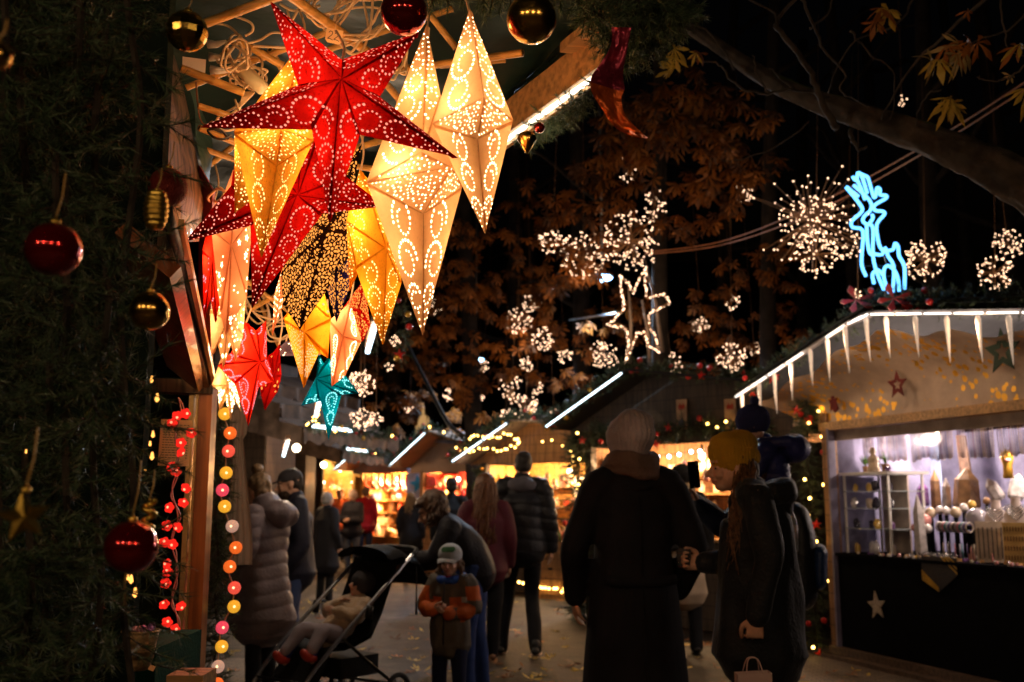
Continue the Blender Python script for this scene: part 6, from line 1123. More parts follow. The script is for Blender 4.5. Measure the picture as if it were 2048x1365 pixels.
# gingerbread fronted stall at the far left
S6 = stall('far stall with amber lit wooden gable and name board ending the lane', (-6.7, 27.5), (-4.0, 25.6), 1.8, 2.28, 1.7, 2.62, 1.98, .95, MATS['stall_yellow'], MATS['stall_yellow'], MATS['stall_yellow'], MATS['stall_dark'], 3, 60, None, .4, 52, .16, 'amber gable stall', 61, cols=[1, 2, 4, 2, 5])
for k, px in enumerate((583, 633, 680)): p = S6.ray(px, 926 + 6 * k, .15); tt = thing('spot_bulb', ('left', 'middle', 'right')[k] + ' white bulb on the amber lit gable', 'lamp', p); part(tt, 'bulb', BARE, lambda m: m.ball(p, .075, 8, 6)); part(tt, 'arm', MATS['black_plastic'], lambda m: m.tube([p, p - S6.N * .12], .015, 5)); lamp(p + S6.N * .15, 26, (1, .6, .2), .1, parent=tt)
p = S6.ray(612, 944, .08); M = frame_at(p, S6); tt = thing('name_board', 'wooden name board on the amber lit gable', 'sign', p); m = MB(); m.box((0, 0, 0), (1.1, .30, .03), M=M); m.build('board', MATS['pine'], tt); text('lettering', 'INA', .26, M @ Matrix.Translation((.2, -.02, .02)), MATS['ink'], tt); m = MB(); m.prism([M @ V((-.3 + math.cos(q) * .09, .03 + math.sin(q) * .1, .02)) for q in [j * PI / 3 for j in range(6)]], S6.N * .01); m.build('dark_emblem', MATS['ink'], tt)
string_lights('fairy_light_string', 'amber fairy lights along the roof of the amber gable stall', [S6.P(u, .45, S6.zt(u) + .06) for u in (-.2, .6, 1.2, 1.7, 2.4, 3.2)], 44, .026)
c = S6.P(1.7, .2, 2.72); tt = thing('roof_arch', 'glowing little arch ornament on top of the amber gable', 'roof ornament', c); part(tt, 'arch', mat('arch_cream', (.7, .55, .3), .6, emit=(1, .65, .25), es=.55), lambda m: (S6.box(m, 1.5, 1.6, .1, .3, 2.62, 3.0), S6.box(m, 1.9, 2.0, .1, .3, 2.62, 3.0), S6.box(m, 1.5, 2.0, .1, .3, 3.0, 3.12), m.tube([S6.P(1.75 + .2 * math.cos(a), .2, 2.86 + .22 * math.sin(a)) for a in [i * PI / 8 for i in range(9)]], .05, 6)))
# dark canopies on the left
for A, B, zo, lb, sd, zr in (((-3.35, 13.6), (-2.6, 15.6), 2.35, 'nearer dark stall with valanced canvas canopies at the left of the lane', 71, 3.3), ((-3.6, 17.5), (-3.1, 20.2), 2.25, 'farther dark canopy stall at the left of the lane', 72, 2.9)):
    f = Fr(A, B); 
    if f.N.x < 0: f.N = -f.N; f.M = Matrix.Translation(f.A) @ Matrix((f.U, f.N, V((0, 0, 1)))).transposed().to_4x4()
    t = thing('canopy_stall', lb, 'stall', f.A)
    for k in range(3):
        z1 = zo + (zr - zo) * k / 3; w_ = .75 - k * .35
        def cn(m, z1=z1, w_=w_): m.sheet([[f.P(u, w_ - q * .8, z1 + .32 * q + .015 * math.sin(u * 7)) for q in (0, .3, .6, 1)] for u in [-.3 + (f.L + .6) * i / 24 for i in range(25)]])
        part(t, 'canopy', MATS['canvas_brown'], cn)
        def vl(m, z1=z1, w_=w_): m.sheet([[f.P(u, w_ + .01 + .03 * math.sin(u * 14), z1 - q * (.2 + .03 * math.sin(u * 20))) for q in (0, .5, 1)] for u in [-.3 + (f.L + .6) * i / 60 for i in range(61)]]); m.sheet([[V((w_ * 0 + f.A.x - f.U.x * .3 + f.N.x * (w_ - r * 1.3), f.A.y - f.U.y * .3 + f.N.y * (w_ - r * 1.3) + .02 * math.sin(r * 26), z1 + r * .3 - q * .24)) for q in (0, .5, 1)] for r in [i / 30 for i in range(31)]])
        part(t, 'valance', mat('valance_brown', (.12, .08, .06), .8, var=.4, bump=.5, bs=12), vl)
    part(t, 'wall', MATS['stall_dark'], lambda m: (f.box(m, 0, f.L, -1.2, -.9, 0, zr + .2), f.box(m, -.02, .02, -1.2, .0, 0, zo)))
    part(t, 'light_strip', LEDC, lambda m: m.beam(f.P(-.1, .8, zo + .02), f.P(.9, .8, zo + .02), .04, .04)); p = f.P(f.L * .5, -.2, zo - .2); lt = thing('hanging_bulb', 'bare bulb inside the ' + lb[:40], 'lamp', p); part(lt, 'bulb', BARE, lambda m: m.ball(p, .06, 8, 6)); part(lt, 'socket', MATS['black_plastic'], lambda m: m.tube([p, p + V((0, 0, .15))], .015, 5)); lamp(p + V((0, 0, -.1)), 50, (1, .6, .3), .1, parent=lt)
    garland('fir_garland', [f.P(u, .78, zo + .03) for u in (-.2, .5, 1.2, f.L)], .12, 160, 20, .05, .008, 'dark fir garland along the ' + ('nearer' if sd == 71 else 'farther') + ' canopy stall', orn=5, seed=sd, nb=5)
# light tubes seen through the lanterns, on stall roofs of the left row
for a, b_, Y, l in (((750, 652), (735, 704), 7, 'cool white light tube right of the lowest yellow lantern tip'), ((640, 800), (632, 832), 9, 'cool white light tube left of the teal lantern tip'), ((575, 885), (567, 912), 12, 'short cool light tube over the brown canopies')):
    pa, pb = WY(a[0], a[1], Y), WY(b_[0], b_[1], Y + .6); tt = thing('light_tube', l, 'light tube', pa); part(tt, 'tube', LEDC, lambda m: m.beam(pa, pb, .03, .03)); part(tt, 'batten', MATS['stall_wood'], lambda m: m.beam(pa + V((0, .02, .06)), pb + V((0, .02, .06)), .05, .05)); lamp(pa.lerp(pb, .5) - V((0, 0, .08)), 34, (1, .74, .5), .12, parent=tt) 
p = WY(500, 936, 15); m = MB(); m.lathe(p, [(.02, .08), (.11, .02), (.1, -.03), (.02, -.06)], 12); m.build('round_lamp', glow('round_white', (.9, .95, 1), 9), label='bright white lamp above the hooded person in grey', cat='lamp'); lamp(p - V((0, 0, .16)), 45, (1, .82, .62), .1)
string_lights('fairy_light_string', 'loose fairy lights hanging beside the teal lantern tip', [WY(616, 850, 9.0), WY(625, 838, 9.0), WY(636, 830, 9.1), WY(640, 815, 9.2)], 12, .008)
garland('fir_garland', [WY(x, y, 8.5) for x, y in ((735, 700), (775, 640), (800, 610), (812, 660), (800, 720))], .09, 120, 24, .03, .003, 'loose fir sprays with a red star right of the yellow lantern', orn=5, seed=23)
# ============ people =========================================================
# local frame: stands at the origin, faces -Y, own left hand at +X
mat('skin', (.60, .33, .22), .5, var=.12, vs=25, bump=.06, bs=90); mat('lips', (.42, .14, .11), .45); mat('eye_dark', (.03, .02, .018), .15); mat('skin_pale', (.62, .36, .26), .5, var=.1, vs=20, bump=.05)
def cloth(name, c, rough=.85, var=.25, bump=.5, bs=160, sheen=0, vs=5): return mat(name, c, rough, var=var, vs=vs, bump=bump, bs=bs, sheen=sheen, spec=.25)
class Blob(MB):
    def limb(s, pts, rs, n=14, side=None, k=3):
        """tapered limb with rounded ends; rs per point, number or (across, along)"""
        q = [tuple(r) if isinstance(r, (tuple, list)) else (r, r) for r in rs]; P = [V(p) for p in pts]
        sp = smooth_path([V((*p,)) for p in P], k); m = len(P) - 1; R_ = []
        for i in range(len(sp)):
            t = min(i / k, m - 1e-6); j = int(t); f_ = t - j; R_.append((q[j][0] * (1 - f_) + q[j + 1][0] * f_, q[j][1] * (1 - f_) + q[j + 1][1] * f_))
        t0 = (sp[1] - sp[0]).normalized(); t1 = (sp[-1] - sp[-2]).normalized(); a, b = R_[0], R_[-1]
        pre = [(sp[0] - t0 * min(a) * c, (a[0] * d, a[1] * d)) for c, d in ((.85, .35), (.5, .8))]; post = [(sp[-1] + t1 * min(b) * c, (b[0] * d, b[1] * d)) for c, d in ((.5, .8), (.85, .35))]
        s.tube([p for p, r in pre] + sp + [p for p, r in post], [r for p, r in pre] + R_ + [r for p, r in post], n, side=side); return s
    def fuse(s, name, mt, parent, vox, smooth=2, disp=0, dscale=6, dfn=None, regions=None, shrink=0):
        me = bpy.data.meshes.new('tmp'); me.from_pydata(s.v, [], s.f); o = bpy.data.objects.new('tmp', me); COL.objects.link(o)
        md = o.modifiers.new('r', 'REMESH'); md.mode = 'VOXEL'; md.voxel_size = vox; md.use_smooth_shade = True
        if smooth: ms = o.modifiers.new('s', 'SMOOTH'); ms.factor = .5; ms.iterations = smooth
        dg = bpy.context.evaluated_depsgraph_get(); dg.update(); nm = bpy.data.meshes.new_from_object(o.evaluated_get(dg)); bpy.data.objects.remove(o); nm.name = name
        if disp or dfn:
            nn = [v.normal.copy() for v in nm.vertices]; sd = rnd(0, 99)
            for v, n in zip(nm.vertices, nn):
                d = disp * noise.noise(V((v.co.x * dscale, v.co.y * dscale, v.co.z * dscale * .45 + sd))) if disp else 0
                if dfn: d += dfn(v.co)
                v.co += n * d
        mts = [mt]
        if regions:
            mts += [r[0] for r in regions]; c = np.zeros(len(nm.polygons) * 3); nm.polygons.foreach_get('center', c); c = c.reshape(-1, 3); idx = np.zeros(len(c), dtype=np.int32)
            for i, (m_, fn) in enumerate(regions): idx[fn(c)] = i + 1
        for m_ in mts: nm.materials.append(m_)
        if regions: nm.polygons.foreach_set('material_index', idx)
        o = bpy.data.objects.new(name, nm); COL.objects.link(o); o.parent = parent; ORG[o.name] = V((0, 0, 0)); return o
def hand(b, wr, d, palm, curl=.5, sc=1.0, side=1, spread=1.0):
    """palm, four fingers of their own length and bend, thumb from the side of the palm. d: pointing direction, palm: direction the palm faces"""
    d = V(d).normalized(); p = V(palm); p = (p - d * p.dot(d)).normalized(); x = d.cross(p).normalized() * side; wr = V(wr); k = sc
    b.limb([wr, wr + d * .045 * k, wr + d * .085 * k], [(.027 * k, .019 * k), (.038 * k, .016 * k), (.040 * k, .013 * k)], 10, side=x)
    for i, (o, l, c) in enumerate(((-.030, .066, 1.0), (-.010, .078, .92), (.010, .073, 1.0), (.030, .058, 1.15))):
        q = wr + d * .088 * k + x * o * k * spread; a = 0; pts = [q - d * .02 * k, q]
        for f_ in (.46, .31, .23): a += curl * c * 1.15; q = q + (d * math.cos(a) + p * math.sin(a) + x * o * .8) * l * f_ * k; pts.append(q)
        b.limb(pts, [.0095 * k, .0095 * k, .0088 * k, .008 * k, .007 * k], 8, k=2)
    q = wr + d * .028 * k - x * .028 * k; pts = [q, q + (d * .55 - x * .7 + p * .25) * .036 * k, q + (d * 1.35 - x * .85 + p * .6) * .036 * k, q + (d * 1.9 - x * .7 + p * 1.1) * .038 * k]
    b.limb(pts, [.014 * k, .0125 * k, .0105 * k, .009 * k], 8, k=2)
def hm(c, yaw=0, pitch=0, roll=0): return Matrix.Translation(V(c)) @ Matrix.Rotation(yaw, 4, 'Z') @ Matrix.Rotation(pitch, 4, 'X') @ Matrix.Rotation(roll, 4, 'Y')
def head(b, M, k=1.0, nose=1.0, jaw=1.0, child=0, ears=True):
    T = lambda x, y, z: M @ V((x * k, y * k, z * k)); R3 = M.to_3x3()
    def e(c, r): b.ball(T(*c), tuple(q * k for q in r), 16, 12, R3)
    e((0, .012, .030), (.076, .095, .090)); e((0, -.012, -.022), (.064, .080, .082)); e((0, -.046, -.078), (.034 * jaw, .034, .028)); e((0, .03, -.05), (.052, .05, .05))
    e((0, -.074, .030), (.050, .022, .018)); e((.034, -.066, -.030), (.022, .022, .022)); e((-.034, -.066, -.030), (.022, .022, .022))
    b.limb([T(0, -.086, .012), T(0, -.100, -.010), T(0, -.110 - .006 * nose, -.030)], [.008 * k, .010 * k, .013 * k], 8, k=2); e((0, -.094, -.038), (.017, .012, .008))
    b.limb([T(-.020, -.080, -.0595), T(0, -.090, -.057), T(.020, -.080, -.0595)], [.005 * k, .0085 * k, .005 * k], 8, k=2); e((0, -.083, -.067), (.017, .01, .006))
    for sx in (-1, 1):
        e((sx * .031, -.077, -.001), (.014, .0115, .0095))
        if ears: e((sx * .077, .008, -.008), (.009, .020, .031)); e((sx * .074, .0, -.022), (.009, .012, .016))
def face_regions(M, k=1.0, brow=None, beard=None):
    I = np.array(M.inverted())
    def loc(c): return (c @ I[:3, :3].T + I[:3, 3]) / k
    def eye(c): q = loc(c); return (np.minimum(np.hypot((q[:, 0] - .031) / 1.5, q[:, 2] + .001), np.hypot((q[:, 0] + .031) / 1.5, q[:, 2] + .001)) < .0056) & (q[:, 1] < -.07)
    def lip(c): q = loc(c); return (np.abs(q[:, 0]) < .024) & (np.abs(q[:, 2] + .060) < .0085 - np.abs(q[:, 0]) * .2) & (q[:, 1] < -.078)
    def brw(c): q = loc(c); return (np.abs(np.abs(q[:, 0]) - .032) < .02) & (np.abs(q[:, 2] - .020 + .12 * (np.abs(q[:, 0]) - .03) ** 1) < .0045) & (q[:, 1] < -.06)
    r = [(MATS['eye_dark'], eye), (MATS['lips'], lip)]
    r.append((brow or mat('brow', (.06, .035, .02), .8), brw))
    return r
def J(h, **kw):
    """joint positions for a standing adult of height h"""
    s = h / 1.75; d = dict(pel=(0, 0, .95), chest=(0, .0, 1.28), neck=(0, .01, 1.475), head=(0, -.015, 1.625), sh=(.175, .005, 1.425), el=(.235, .02, 1.14), wr=(.245, -.06, .90), hip=(.09, 0, .93), kn=(.095, -.01, .50), an=(.10, .02, .085))
    o = {}
    for k in ('pel', 'chest', 'neck', 'head'): o[k] = V(d[k]) * s
    for k in ('sh', 'el', 'wr', 'hip', 'kn', 'an'):
        x, y, z = d[k]; o[k + 'L'] = V((x, y, z)) * s; o[k + 'R'] = V((-x, y, z)) * s
    for k, v in kw.items(): o[k] = V(v)
    o['s'] = s; return o
def body(t, j, M, k=1.0, vox=.012, hands=(), skin='skin', faced=False, jaw=1.0, hs=None):
    b = Blob(); s = j['s']; X = V((1, 0, 0)); hs = hs or s
    b.limb([j['pel'] - V((0, 0, .06 * s)), j['pel'].lerp(j['chest'], .4), j['chest'], j['neck'] - V((0, 0, .05 * s))], [(.135 * s, .095 * s), (.115 * s, .085 * s), (.14 * s, .095 * s), (.09 * s, .07 * s)], 16, side=X)
    b.limb([j['neck'] - V((0, 0, .06 * s)), j['neck'].lerp(j['head'], .55)], [.055 * s, .05 * s], 12)
    for q in 'LR':
        b.limb([j['neck'].lerp(j['sh' + q], .6) - V((0, 0, .02 * s)), j['sh' + q], j['el' + q], j['el' + q].lerp(j['wr' + q], .35), j['wr' + q]], [.045 * s, .048 * s, .038 * s, .038 * s, .025 * s], 12)
        b.limb([j['hip' + q], j['hip' + q].lerp(j['kn' + q], .5), j['kn' + q], j['kn' + q].lerp(j['an' + q], .35), j['an' + q]], [.075 * s, .058 * s, .042 * s, .042 * s, .032 * s], 12)
        b.limb([j['an' + q], j['an' + q] - V((0, 0, .05 * s))], [.036 * s, .036 * s], 10)
    done = set()
    for h_ in hands: hand(b, j['wr' + h_[0]], h_[1], h_[2], h_[3], hs, side=(1 if h_[0] == 'L' else -1)); done.add(h_[0])
    for q in 'LR':
        if q not in done: d = (j['wr' + q] - j['el' + q]).normalized(); hand(b, j['wr' + q], d, V((-1 if q == 'L' else 1, 0, 0)), .35, hs, side=(-1 if q == 'L' else 1))
    head(b, M, k, jaw=jaw)
    return b.fuse('body', MATS[skin], t, vox, 1 if vox < .007 else 2, regions=face_regions(M, k) if faced else None)
def coat(t, j, mt, hem, wd=1.0, quilt=0, vox=.012, name='coat', hemw=(.23, .17), arm=1.0, fold=.012, spine=None, collar=True, waist=1.0, sleeve=1.0, hemoff=(0, 0), dfold=7):
    b = Blob(); s = j['s']; X = V((1, 0, 0)) if 'ax' not in j else j['ax']
    top = j['neck'] - V((0, 0, .025 * s)); w_ = .178 * wd * s
    if spine is None:
        h0 = V((hemoff[0], hemoff[1], hem)); pts = [h0, h0.lerp(j['pel'], .5), j['pel'] + V((0, 0, .02)), j['pel'].lerp(j['chest'], .5), j['chest'] + V((0, 0, .03 * s)), top - V((0, 0, .045 * s)), top]
        rs = [(hemw[0] * s * wd, hemw[1] * s * wd), ((hemw[0] + .18) / 2 * s * wd, (hemw[1] + .135 * waist) / 2 * s * wd), (.182 * s * wd, .142 * s * wd * waist), (.170 * s * wd, .132 * s * wd * waist), (.188 * s * wd, .138 * s * wd), (.145 * s * wd, .105 * s), (.075 * s, .075 * s)]
    else: pts, rs = spine
    b.limb(pts, rs, 28, side=X, k=4)
    for q in 'LR':
        sh, el, wr = j['sh' + q], j['el' + q], j['wr' + q]; wr = el.lerp(wr, sleeve)
        b.limb([j['neck'].lerp(sh, .35) - V((0, 0, .03 * s)), sh.lerp(j['neck'], .12), sh.lerp(el, .5), el, el.lerp(wr, .5), wr], [.068 * s, .078 * s * arm, .070 * s * arm, .064 * s * arm, .060 * s * arm, .050 * s * arm], 16)
    if collar: b.limb([j['neck'] - V((0, 0, .06 * s)), j['neck'] + V((0, -.005, .035 * s))], [.085 * s, .074 * s], 16)
    dfn = None
    if quilt: dfn = lambda c: .010 * s * (abs(math.sin((c.z + .15 * abs(c.x)) * PI / quilt)) ** .6 - .6)
    return b.fuse(name, mt, t, vox, 2, disp=fold, dscale=dfold, dfn=dfn)
def trousers(t, j, mt, wd=1.0, vox=.012, hem=.03, name='trousers', fold=.012):
    b = Blob(); s = j['s']; b.limb([j['pel'] - V((0, 0, .04 * s)), j['pel'] + V((0, 0, .08 * s))], [(.15 * s, .115 * s), (.14 * s, .11 * s)], 18, side=V((1, 0, 0)))
    for q in 'LR':
        an = j['an' + q] - V((0, 0, hem * s)); b.limb([j['pel'].lerp(j['hip' + q], .8) + V((0, 0, .0)), j['hip' + q].lerp(j['kn' + q], .3), j['kn' + q], j['kn' + q].lerp(an, .5), an], [.098 * s * wd, .092 * s * wd, .072 * s * wd, .066 * s * wd, .058 * s * wd], 14)
    return b.fuse(name, mt, t, vox, 2, disp=fold, dscale=9)
def shoes(t, j, mt, sole=None, dirs=None, vox=.008, hi=.0):
    for q in 'LR':
        d = V((dirs or {}).get(q, (0, -1, 0))).normalized(); a = j['an' + q]; s = j['s']; up = V((0, 0, 1)); b = Blob(); f0 = a - up * .04 * s
        b.limb([a + up * (.02 + hi) * s, f0], [.045 * s, .045 * s], 12); b.limb([f0 - d * .045 * s, f0 + d * .04 * s - up * .008 * s, f0 + d * .13 * s - up * .018 * s], [(.036 * s, .032 * s), (.042 * s, .032 * s), (.040 * s, .022 * s)], 14, side=d.cross(up))
        o = b.fuse('shoe', mt, t, vox, 2)
        if sole: b = Blob(); b.limb([f0 - d * .045 * s - up * .028 * s, f0 + d * .04 * s - up * .03 * s, f0 + d * .13 * s - up * .032 * s], [(.042 * s, .012 * s), (.046 * s, .012 * s), (.044 * s, .012 * s)], 14, side=d.cross(up)); b.fuse('sole', sole, o, .008, 1)
def beanie(t, M, mt, k=1.0, slouch=0, cuff=True, name='beanie', tilt=0, low=-.0, pompon=None):
    b = Blob(); R3 = M.to_3x3(); T = lambda x, y, z: M @ V((x * k, y * k, z * k))
    b.ball(T(0, .016, .045), (.092 * k, .110 * k, .092 * k), 22, 16, R3)
    if slouch: b.ball(T(0, .05, .075 + slouch * .3), (.080 * k, .085 * k, .062 * k), 18, 12, R3); b.ball(T(0, .085, .05), (.065 * k, .06 * k, .06 * k), 16, 12, R3)
    if cuff: b.limb([T(0, .010 + .0, .012 + low), T(0, .012, .052 + low)], [(.091 * k, .109 * k), (.095 * k, .113 * k)], 24, side=R3 @ V((1, 0, 0)))
    I = M.inverted()
    def rib(c): q = I @ c; return .0028 * k * math.sin(math.atan2(q.x, q.y - .016) * 34)
    o = b.fuse(name, mt, t, .006 * max(k, .8), 1, disp=.006 * k, dscale=14, dfn=rib)
    if pompon: m = MB(); m.ball(T(*pompon), .032 * k, 12, 9); m.build('pompon', mt, o, local=True)
    return o
def hair(t, M, mt, k=1.0, length=.06, back=True, name='hair', strands=0, spread=.09, wave=.02, fringe=False, arc=(-.15, 1.15)):
    """scalp volume plus free strands that fall from the crown"""
    b = Blob(); R3 = M.to_3x3(); T = lambda x, y, z: M @ V((x * k, y * k, z * k))
    b.ball(T(0, .034, .048), (.085 * k, .089 * k, .086 * k), 20, 14, R3); b.ball(T(0, .05, .0), (.078 * k, .066 * k, .075 * k), 16, 12, R3)
    if fringe: b.ball(T(0, -.045, .075), (.066 * k, .050 * k, .034 * k), 14, 10, R3)
    o = b.fuse(name, mt, t, .008 * max(.8, k), 1, disp=.012 * k, dscale=26)
    if strands:
        m = MB(); rg = random.Random(int(length * 1000) + strands)
        for i in range(strands):
            a = rg.uniform(arc[0] * PI, arc[1] * PI) if back else rg.uniform(0, 2 * PI); r = rg.uniform(.75, 1.0); x = math.cos(a) * .083 * r; y = .03 + math.sin(a) * .088 * r
            p = T(x, y, .05 - .02 * rg.random()); l = length * rg.uniform(.75, 1.1); pts = [T(x * .6, .03 + (y - .03) * .6, .115), p]; ph = rg.uniform(0, 6)
            for q in range(1, 9):
                f_ = q / 8; out = R3 @ V((x * spread * 6 * f_, (y - .03) * spread * 5 * f_, 0)) * k
                pts.append(p + out + V((wave * math.sin(f_ * 9 + ph), wave * math.cos(f_ * 8 + ph), -l * f_)))
            m.tube(smooth_path(pts, 2), [.0085 * k * (1 - .55 * q / 18) for q in range(len(pts) * 2 - 1)], 5)
        m.build('hair_strands', mt, o, local=True)
    return o
def person(label, x, y, face, group=None): return thing('person', label, 'person', (x, y, 0), face, group)
BK = PI      # back to the camera
# 1 -- long dark coat, grey beanie, thick scarf, seen from behind
t = person('person from behind in long black coat, grey knit beanie and thick scarf', .590, 4.95, BK + .12); j = J(1.83, shL=(.19, .01, 1.465), shR=(-.19, .01, 1.465), elL=(.285, .03, 1.17), elR=(-.285, .03, 1.17), wrL=(.27, -.10, .93), wrR=(-.25, -.12, .95))
M = hm((.01, -.02, 1.665), yaw=.35); body(t, j, M, 1.03, .012); c_ = coat(t, j, cloth('coat_black', (.011, .010, .014), bump=.35, var=.35), .36, wd=1.08, hemw=(.245, .2), fold=.022, arm=1.02, name='long_coat', dfold=5, vox=.012); trousers(t, j, cloth('trouser_black', (.012, .012, .014))); shoes(t, j, mat('leather_black', (.015, .013, .012), .35))
m = MB(); m.tube(smooth_path([(-.17, .155, 1.03), (-.08, .175, 1.02), (.08, .175, 1.02), (.17, .155, 1.03)], 4), [(.006, .026)] * 13, 6, side=V((0, 1, 0))); m.build('half_belt', MATS['coat_black'], c_, local=True)
for q in (-1, 1): m = MB(); m.tube([(q * .10, .075, 1.497), (q * .20, .045, 1.462)], [(.012, .02), (.01, .018)], 6, side=V((0, 0, 1))); m.build('shoulder_tab', MATS['coat_black'], c_, local=True)
m = MB(); m.tube([(0, .150, 1.42), (0, .158, 1.2), (0, .172, .98), (.0, .205, .7), (0, .232, .4)], .004, 5); m.build('back_seam', MATS['coat_black'], c_, local=True)
m = MB(); m.tube([V((.085 * math.cos(a), .02 + .095 * math.sin(a), 1.485 - .035 * max(0, math.sin(a)))) for a in [-.2 * PI + i * 1.4 * PI / 14 for i in range(15)]], [(.012, .032)] * 15, 6, side=V((0, 0, 1))); m.build('collar', MATS['coat_black'], c_, local=True)
b = Blob(); 
for z, r, dx in ((1.53, .112, 0), (1.565, .118, .006), (1.60, .108, .0)): b.tube([V((dx + r * math.cos(a), .005 + r * .98 * math.sin(a), z + .012 * math.sin(a * 2))) for a in [i * PI / 10 for i in range(21)]], .030, 10)
b.fuse('scarf', cloth('scarf_grey', (.17, .11, .09), bump=1, bs=120), t, .009, 2, disp=.014, dscale=14)
beanie(t, M, cloth('knit_grey', (.5, .43, .46), bump=.9, bs=130), 1.17, slouch=.05, low=.0)
# 2 -- yellow beanie, profile to the left, dark parka, paper bag
t = person('person in mustard yellow beanie and black parka, profile to the left, holding a paper bag', 1.135, 4.72, -PI / 2 - .22); j = J(1.74, elL=(.25, .05, 1.15), wrL=(.255, -.02, .90), elR=(-.21, -.04, 1.12), wrR=(-.06, -.24, 1.10), neck=(0, -.01, 1.42), head=(0, -.06, 1.545))
M = hm((0, -.105, 1.548), yaw=.38, pitch=.02); body(t, j, M, 1.02, .0055, faced=True, hands=[('R', (.2, -1, .1), (.6, 0, .2), .8), ('L', (0, -.05, -1), (-1, 0, 0), 1.2)])
pk_ = cloth('parka_black', (.011, .013, .017), .6, bump=.5, bs=60, sheen=.1); coat(t, j, pk_, .70, wd=1.08, hemw=(.19, .205), fold=.030, arm=1.05, name='parka', vox=.010, dfold=8, waist=1.25); trousers(t, j, MATS['trouser_black'] if 'trouser_black' in MATS else pk_, 1.0); shoes(t, j, MATS['leather_black'])
b = Blob()
for r, z, q in ((.115, 1.425, .05), (.125, 1.40, .045), (.10, 1.44, .035)): b.tube([V((r * math.cos(a), .03 + r * math.sin(a) * 1.05, z + .05 * math.sin(a) * .6)) for a in [i * PI / 10 + -.35 * PI for i in range(18)]], q, 9)
b.ball((0, .12, 1.38), (.10, .05, .07), 14, 10); b.fuse('hood', pk_, t, .010, 2, disp=.02, dscale=10)
hm_ = mat('hair_brown', (.10, .05, .025), .5, var=.5, vs=60, bump=.5, bs=200)
hair(t, M, hm_, 1.0, .34, name='hair', strands=130, spread=.04, wave=.014, arc=(.1, .9))
m = MB(); rg = random.Random(6)
for i in range(130):     # long tresses falling over the near shoulder
    a = rg.uniform(-.3, .5); p0_ = M @ V((.078,  .045 + rg.uniform(-.03, .04), .0 + rg.uniform(-.04, .03))); l = rg.uniform(.30, .46); ph = rg.uniform(0, 6); ox = .075 + rg.uniform(0, .05); pts = [p0_]
    for q in range(1, 9): f_ = q / 8; pts.append(V((p0_.x + (ox - .02) * min(1, f_ * 2.2) + .012 * math.sin(f_ * 8 + ph), p0_.y - .055 * f_ + .02 * math.sin(f_ * 7 + ph), p0_.z - l * f_)))
    m.tube(smooth_path(pts, 2), [.0042 * (1 - .5 * q / 17) for q in range(17)], 5)
m.build('long_tresses', mat('hair_bronze', (.15, .07, .028), .5, var=.6, vs=50), t, local=True)
beanie(t, M, cloth('knit_mustard', (.50, .28, .02), bump=.9, bs=130), 1.02, slouch=.13, low=.035)
def at_local(t, p): return Matrix.Translation(t.location) @ Matrix.Rotation(t.rotation_euler[2], 4, 'Z') @ V(p)
hp = at_local(t, (.255, -.04, .80)); hp2 = W(1474, 1325, 4.62); tt = thing('paper_bag', 'pale paper carrier bag hanging from the hand of the person in yellow beanie', 'bag', hp - V((0, 0, .42)))
bc_ = V((W(1474, 1400, 4.55).x, 4.42, hp.z - .17 - .1)); 
m = MB(); bw, bd, bh = .075, .04, .24; z1 = W(1474, 1326, 4.5).z
m.add([(bc_.x + a * bw * (1 if c else .96), bc_.y + b_ * bd * (1 if c else .9), z1 - (bh if c else 0) + (0 if c else .004 * a)) for c in (1, 0) for a, b_ in ((-1, -1), (1, -1), (1, 1), (-1, 1))], [(3, 2, 1, 0), (0, 1, 5, 4), (1, 2, 6, 5), (2, 3, 7, 6), (3, 0, 4, 7)]); m.build('bag_body', mat('kraft_pale', (.62, .45, .42), .75, var=.1, bump=.3, bs=20), tt)
for q in (-1, 1): m = MB(); m.tube(smooth_path([V((bc_.x - .035, bc_.y + q * bd * .9, z1)), V((bc_.x - .02, bc_.y + q * .012, z1 + .055)), V((bc_.x + .02, bc_.y + q * .012, z1 + .055)), V((bc_.x + .035, bc_.y + q * bd * .9, z1))], 4), .0025, 6); m.build('handle', MATS['kraft_pale'], tt)
# glass of red drink held by her far hand
c = at_local(t, (-.045, -.335, 1.13)); tt = thing('glass_mug', 'glass mug of red punch held between the two people in front', 'mug', c); m = MB(); m.lathe(c - V((0, 0, .05)), [(.025, 0), (.032, .01), (.036, .09), (.034, .09), (.030, .012)], 16); m.build('glass', mat('glass_clear', (.9, .8, .8), .05, trans=.9, bump=0), tt); m = MB(); m.lathe(c - V((0, 0, .04)), [(.029, 0), (.033, .06)], 16); m.build('punch', mat('punch_red', (.5, .02, .015), .1), tt)
m = MB(); m.tube(smooth_path([c + V((.034, 0, .03)), c + V((.06, 0, .02)), c + V((.06, 0, -.02)), c + V((.033, 0, -.03))], 4), .005, 6); m.build('handle', MATS['glass_clear'], tt)
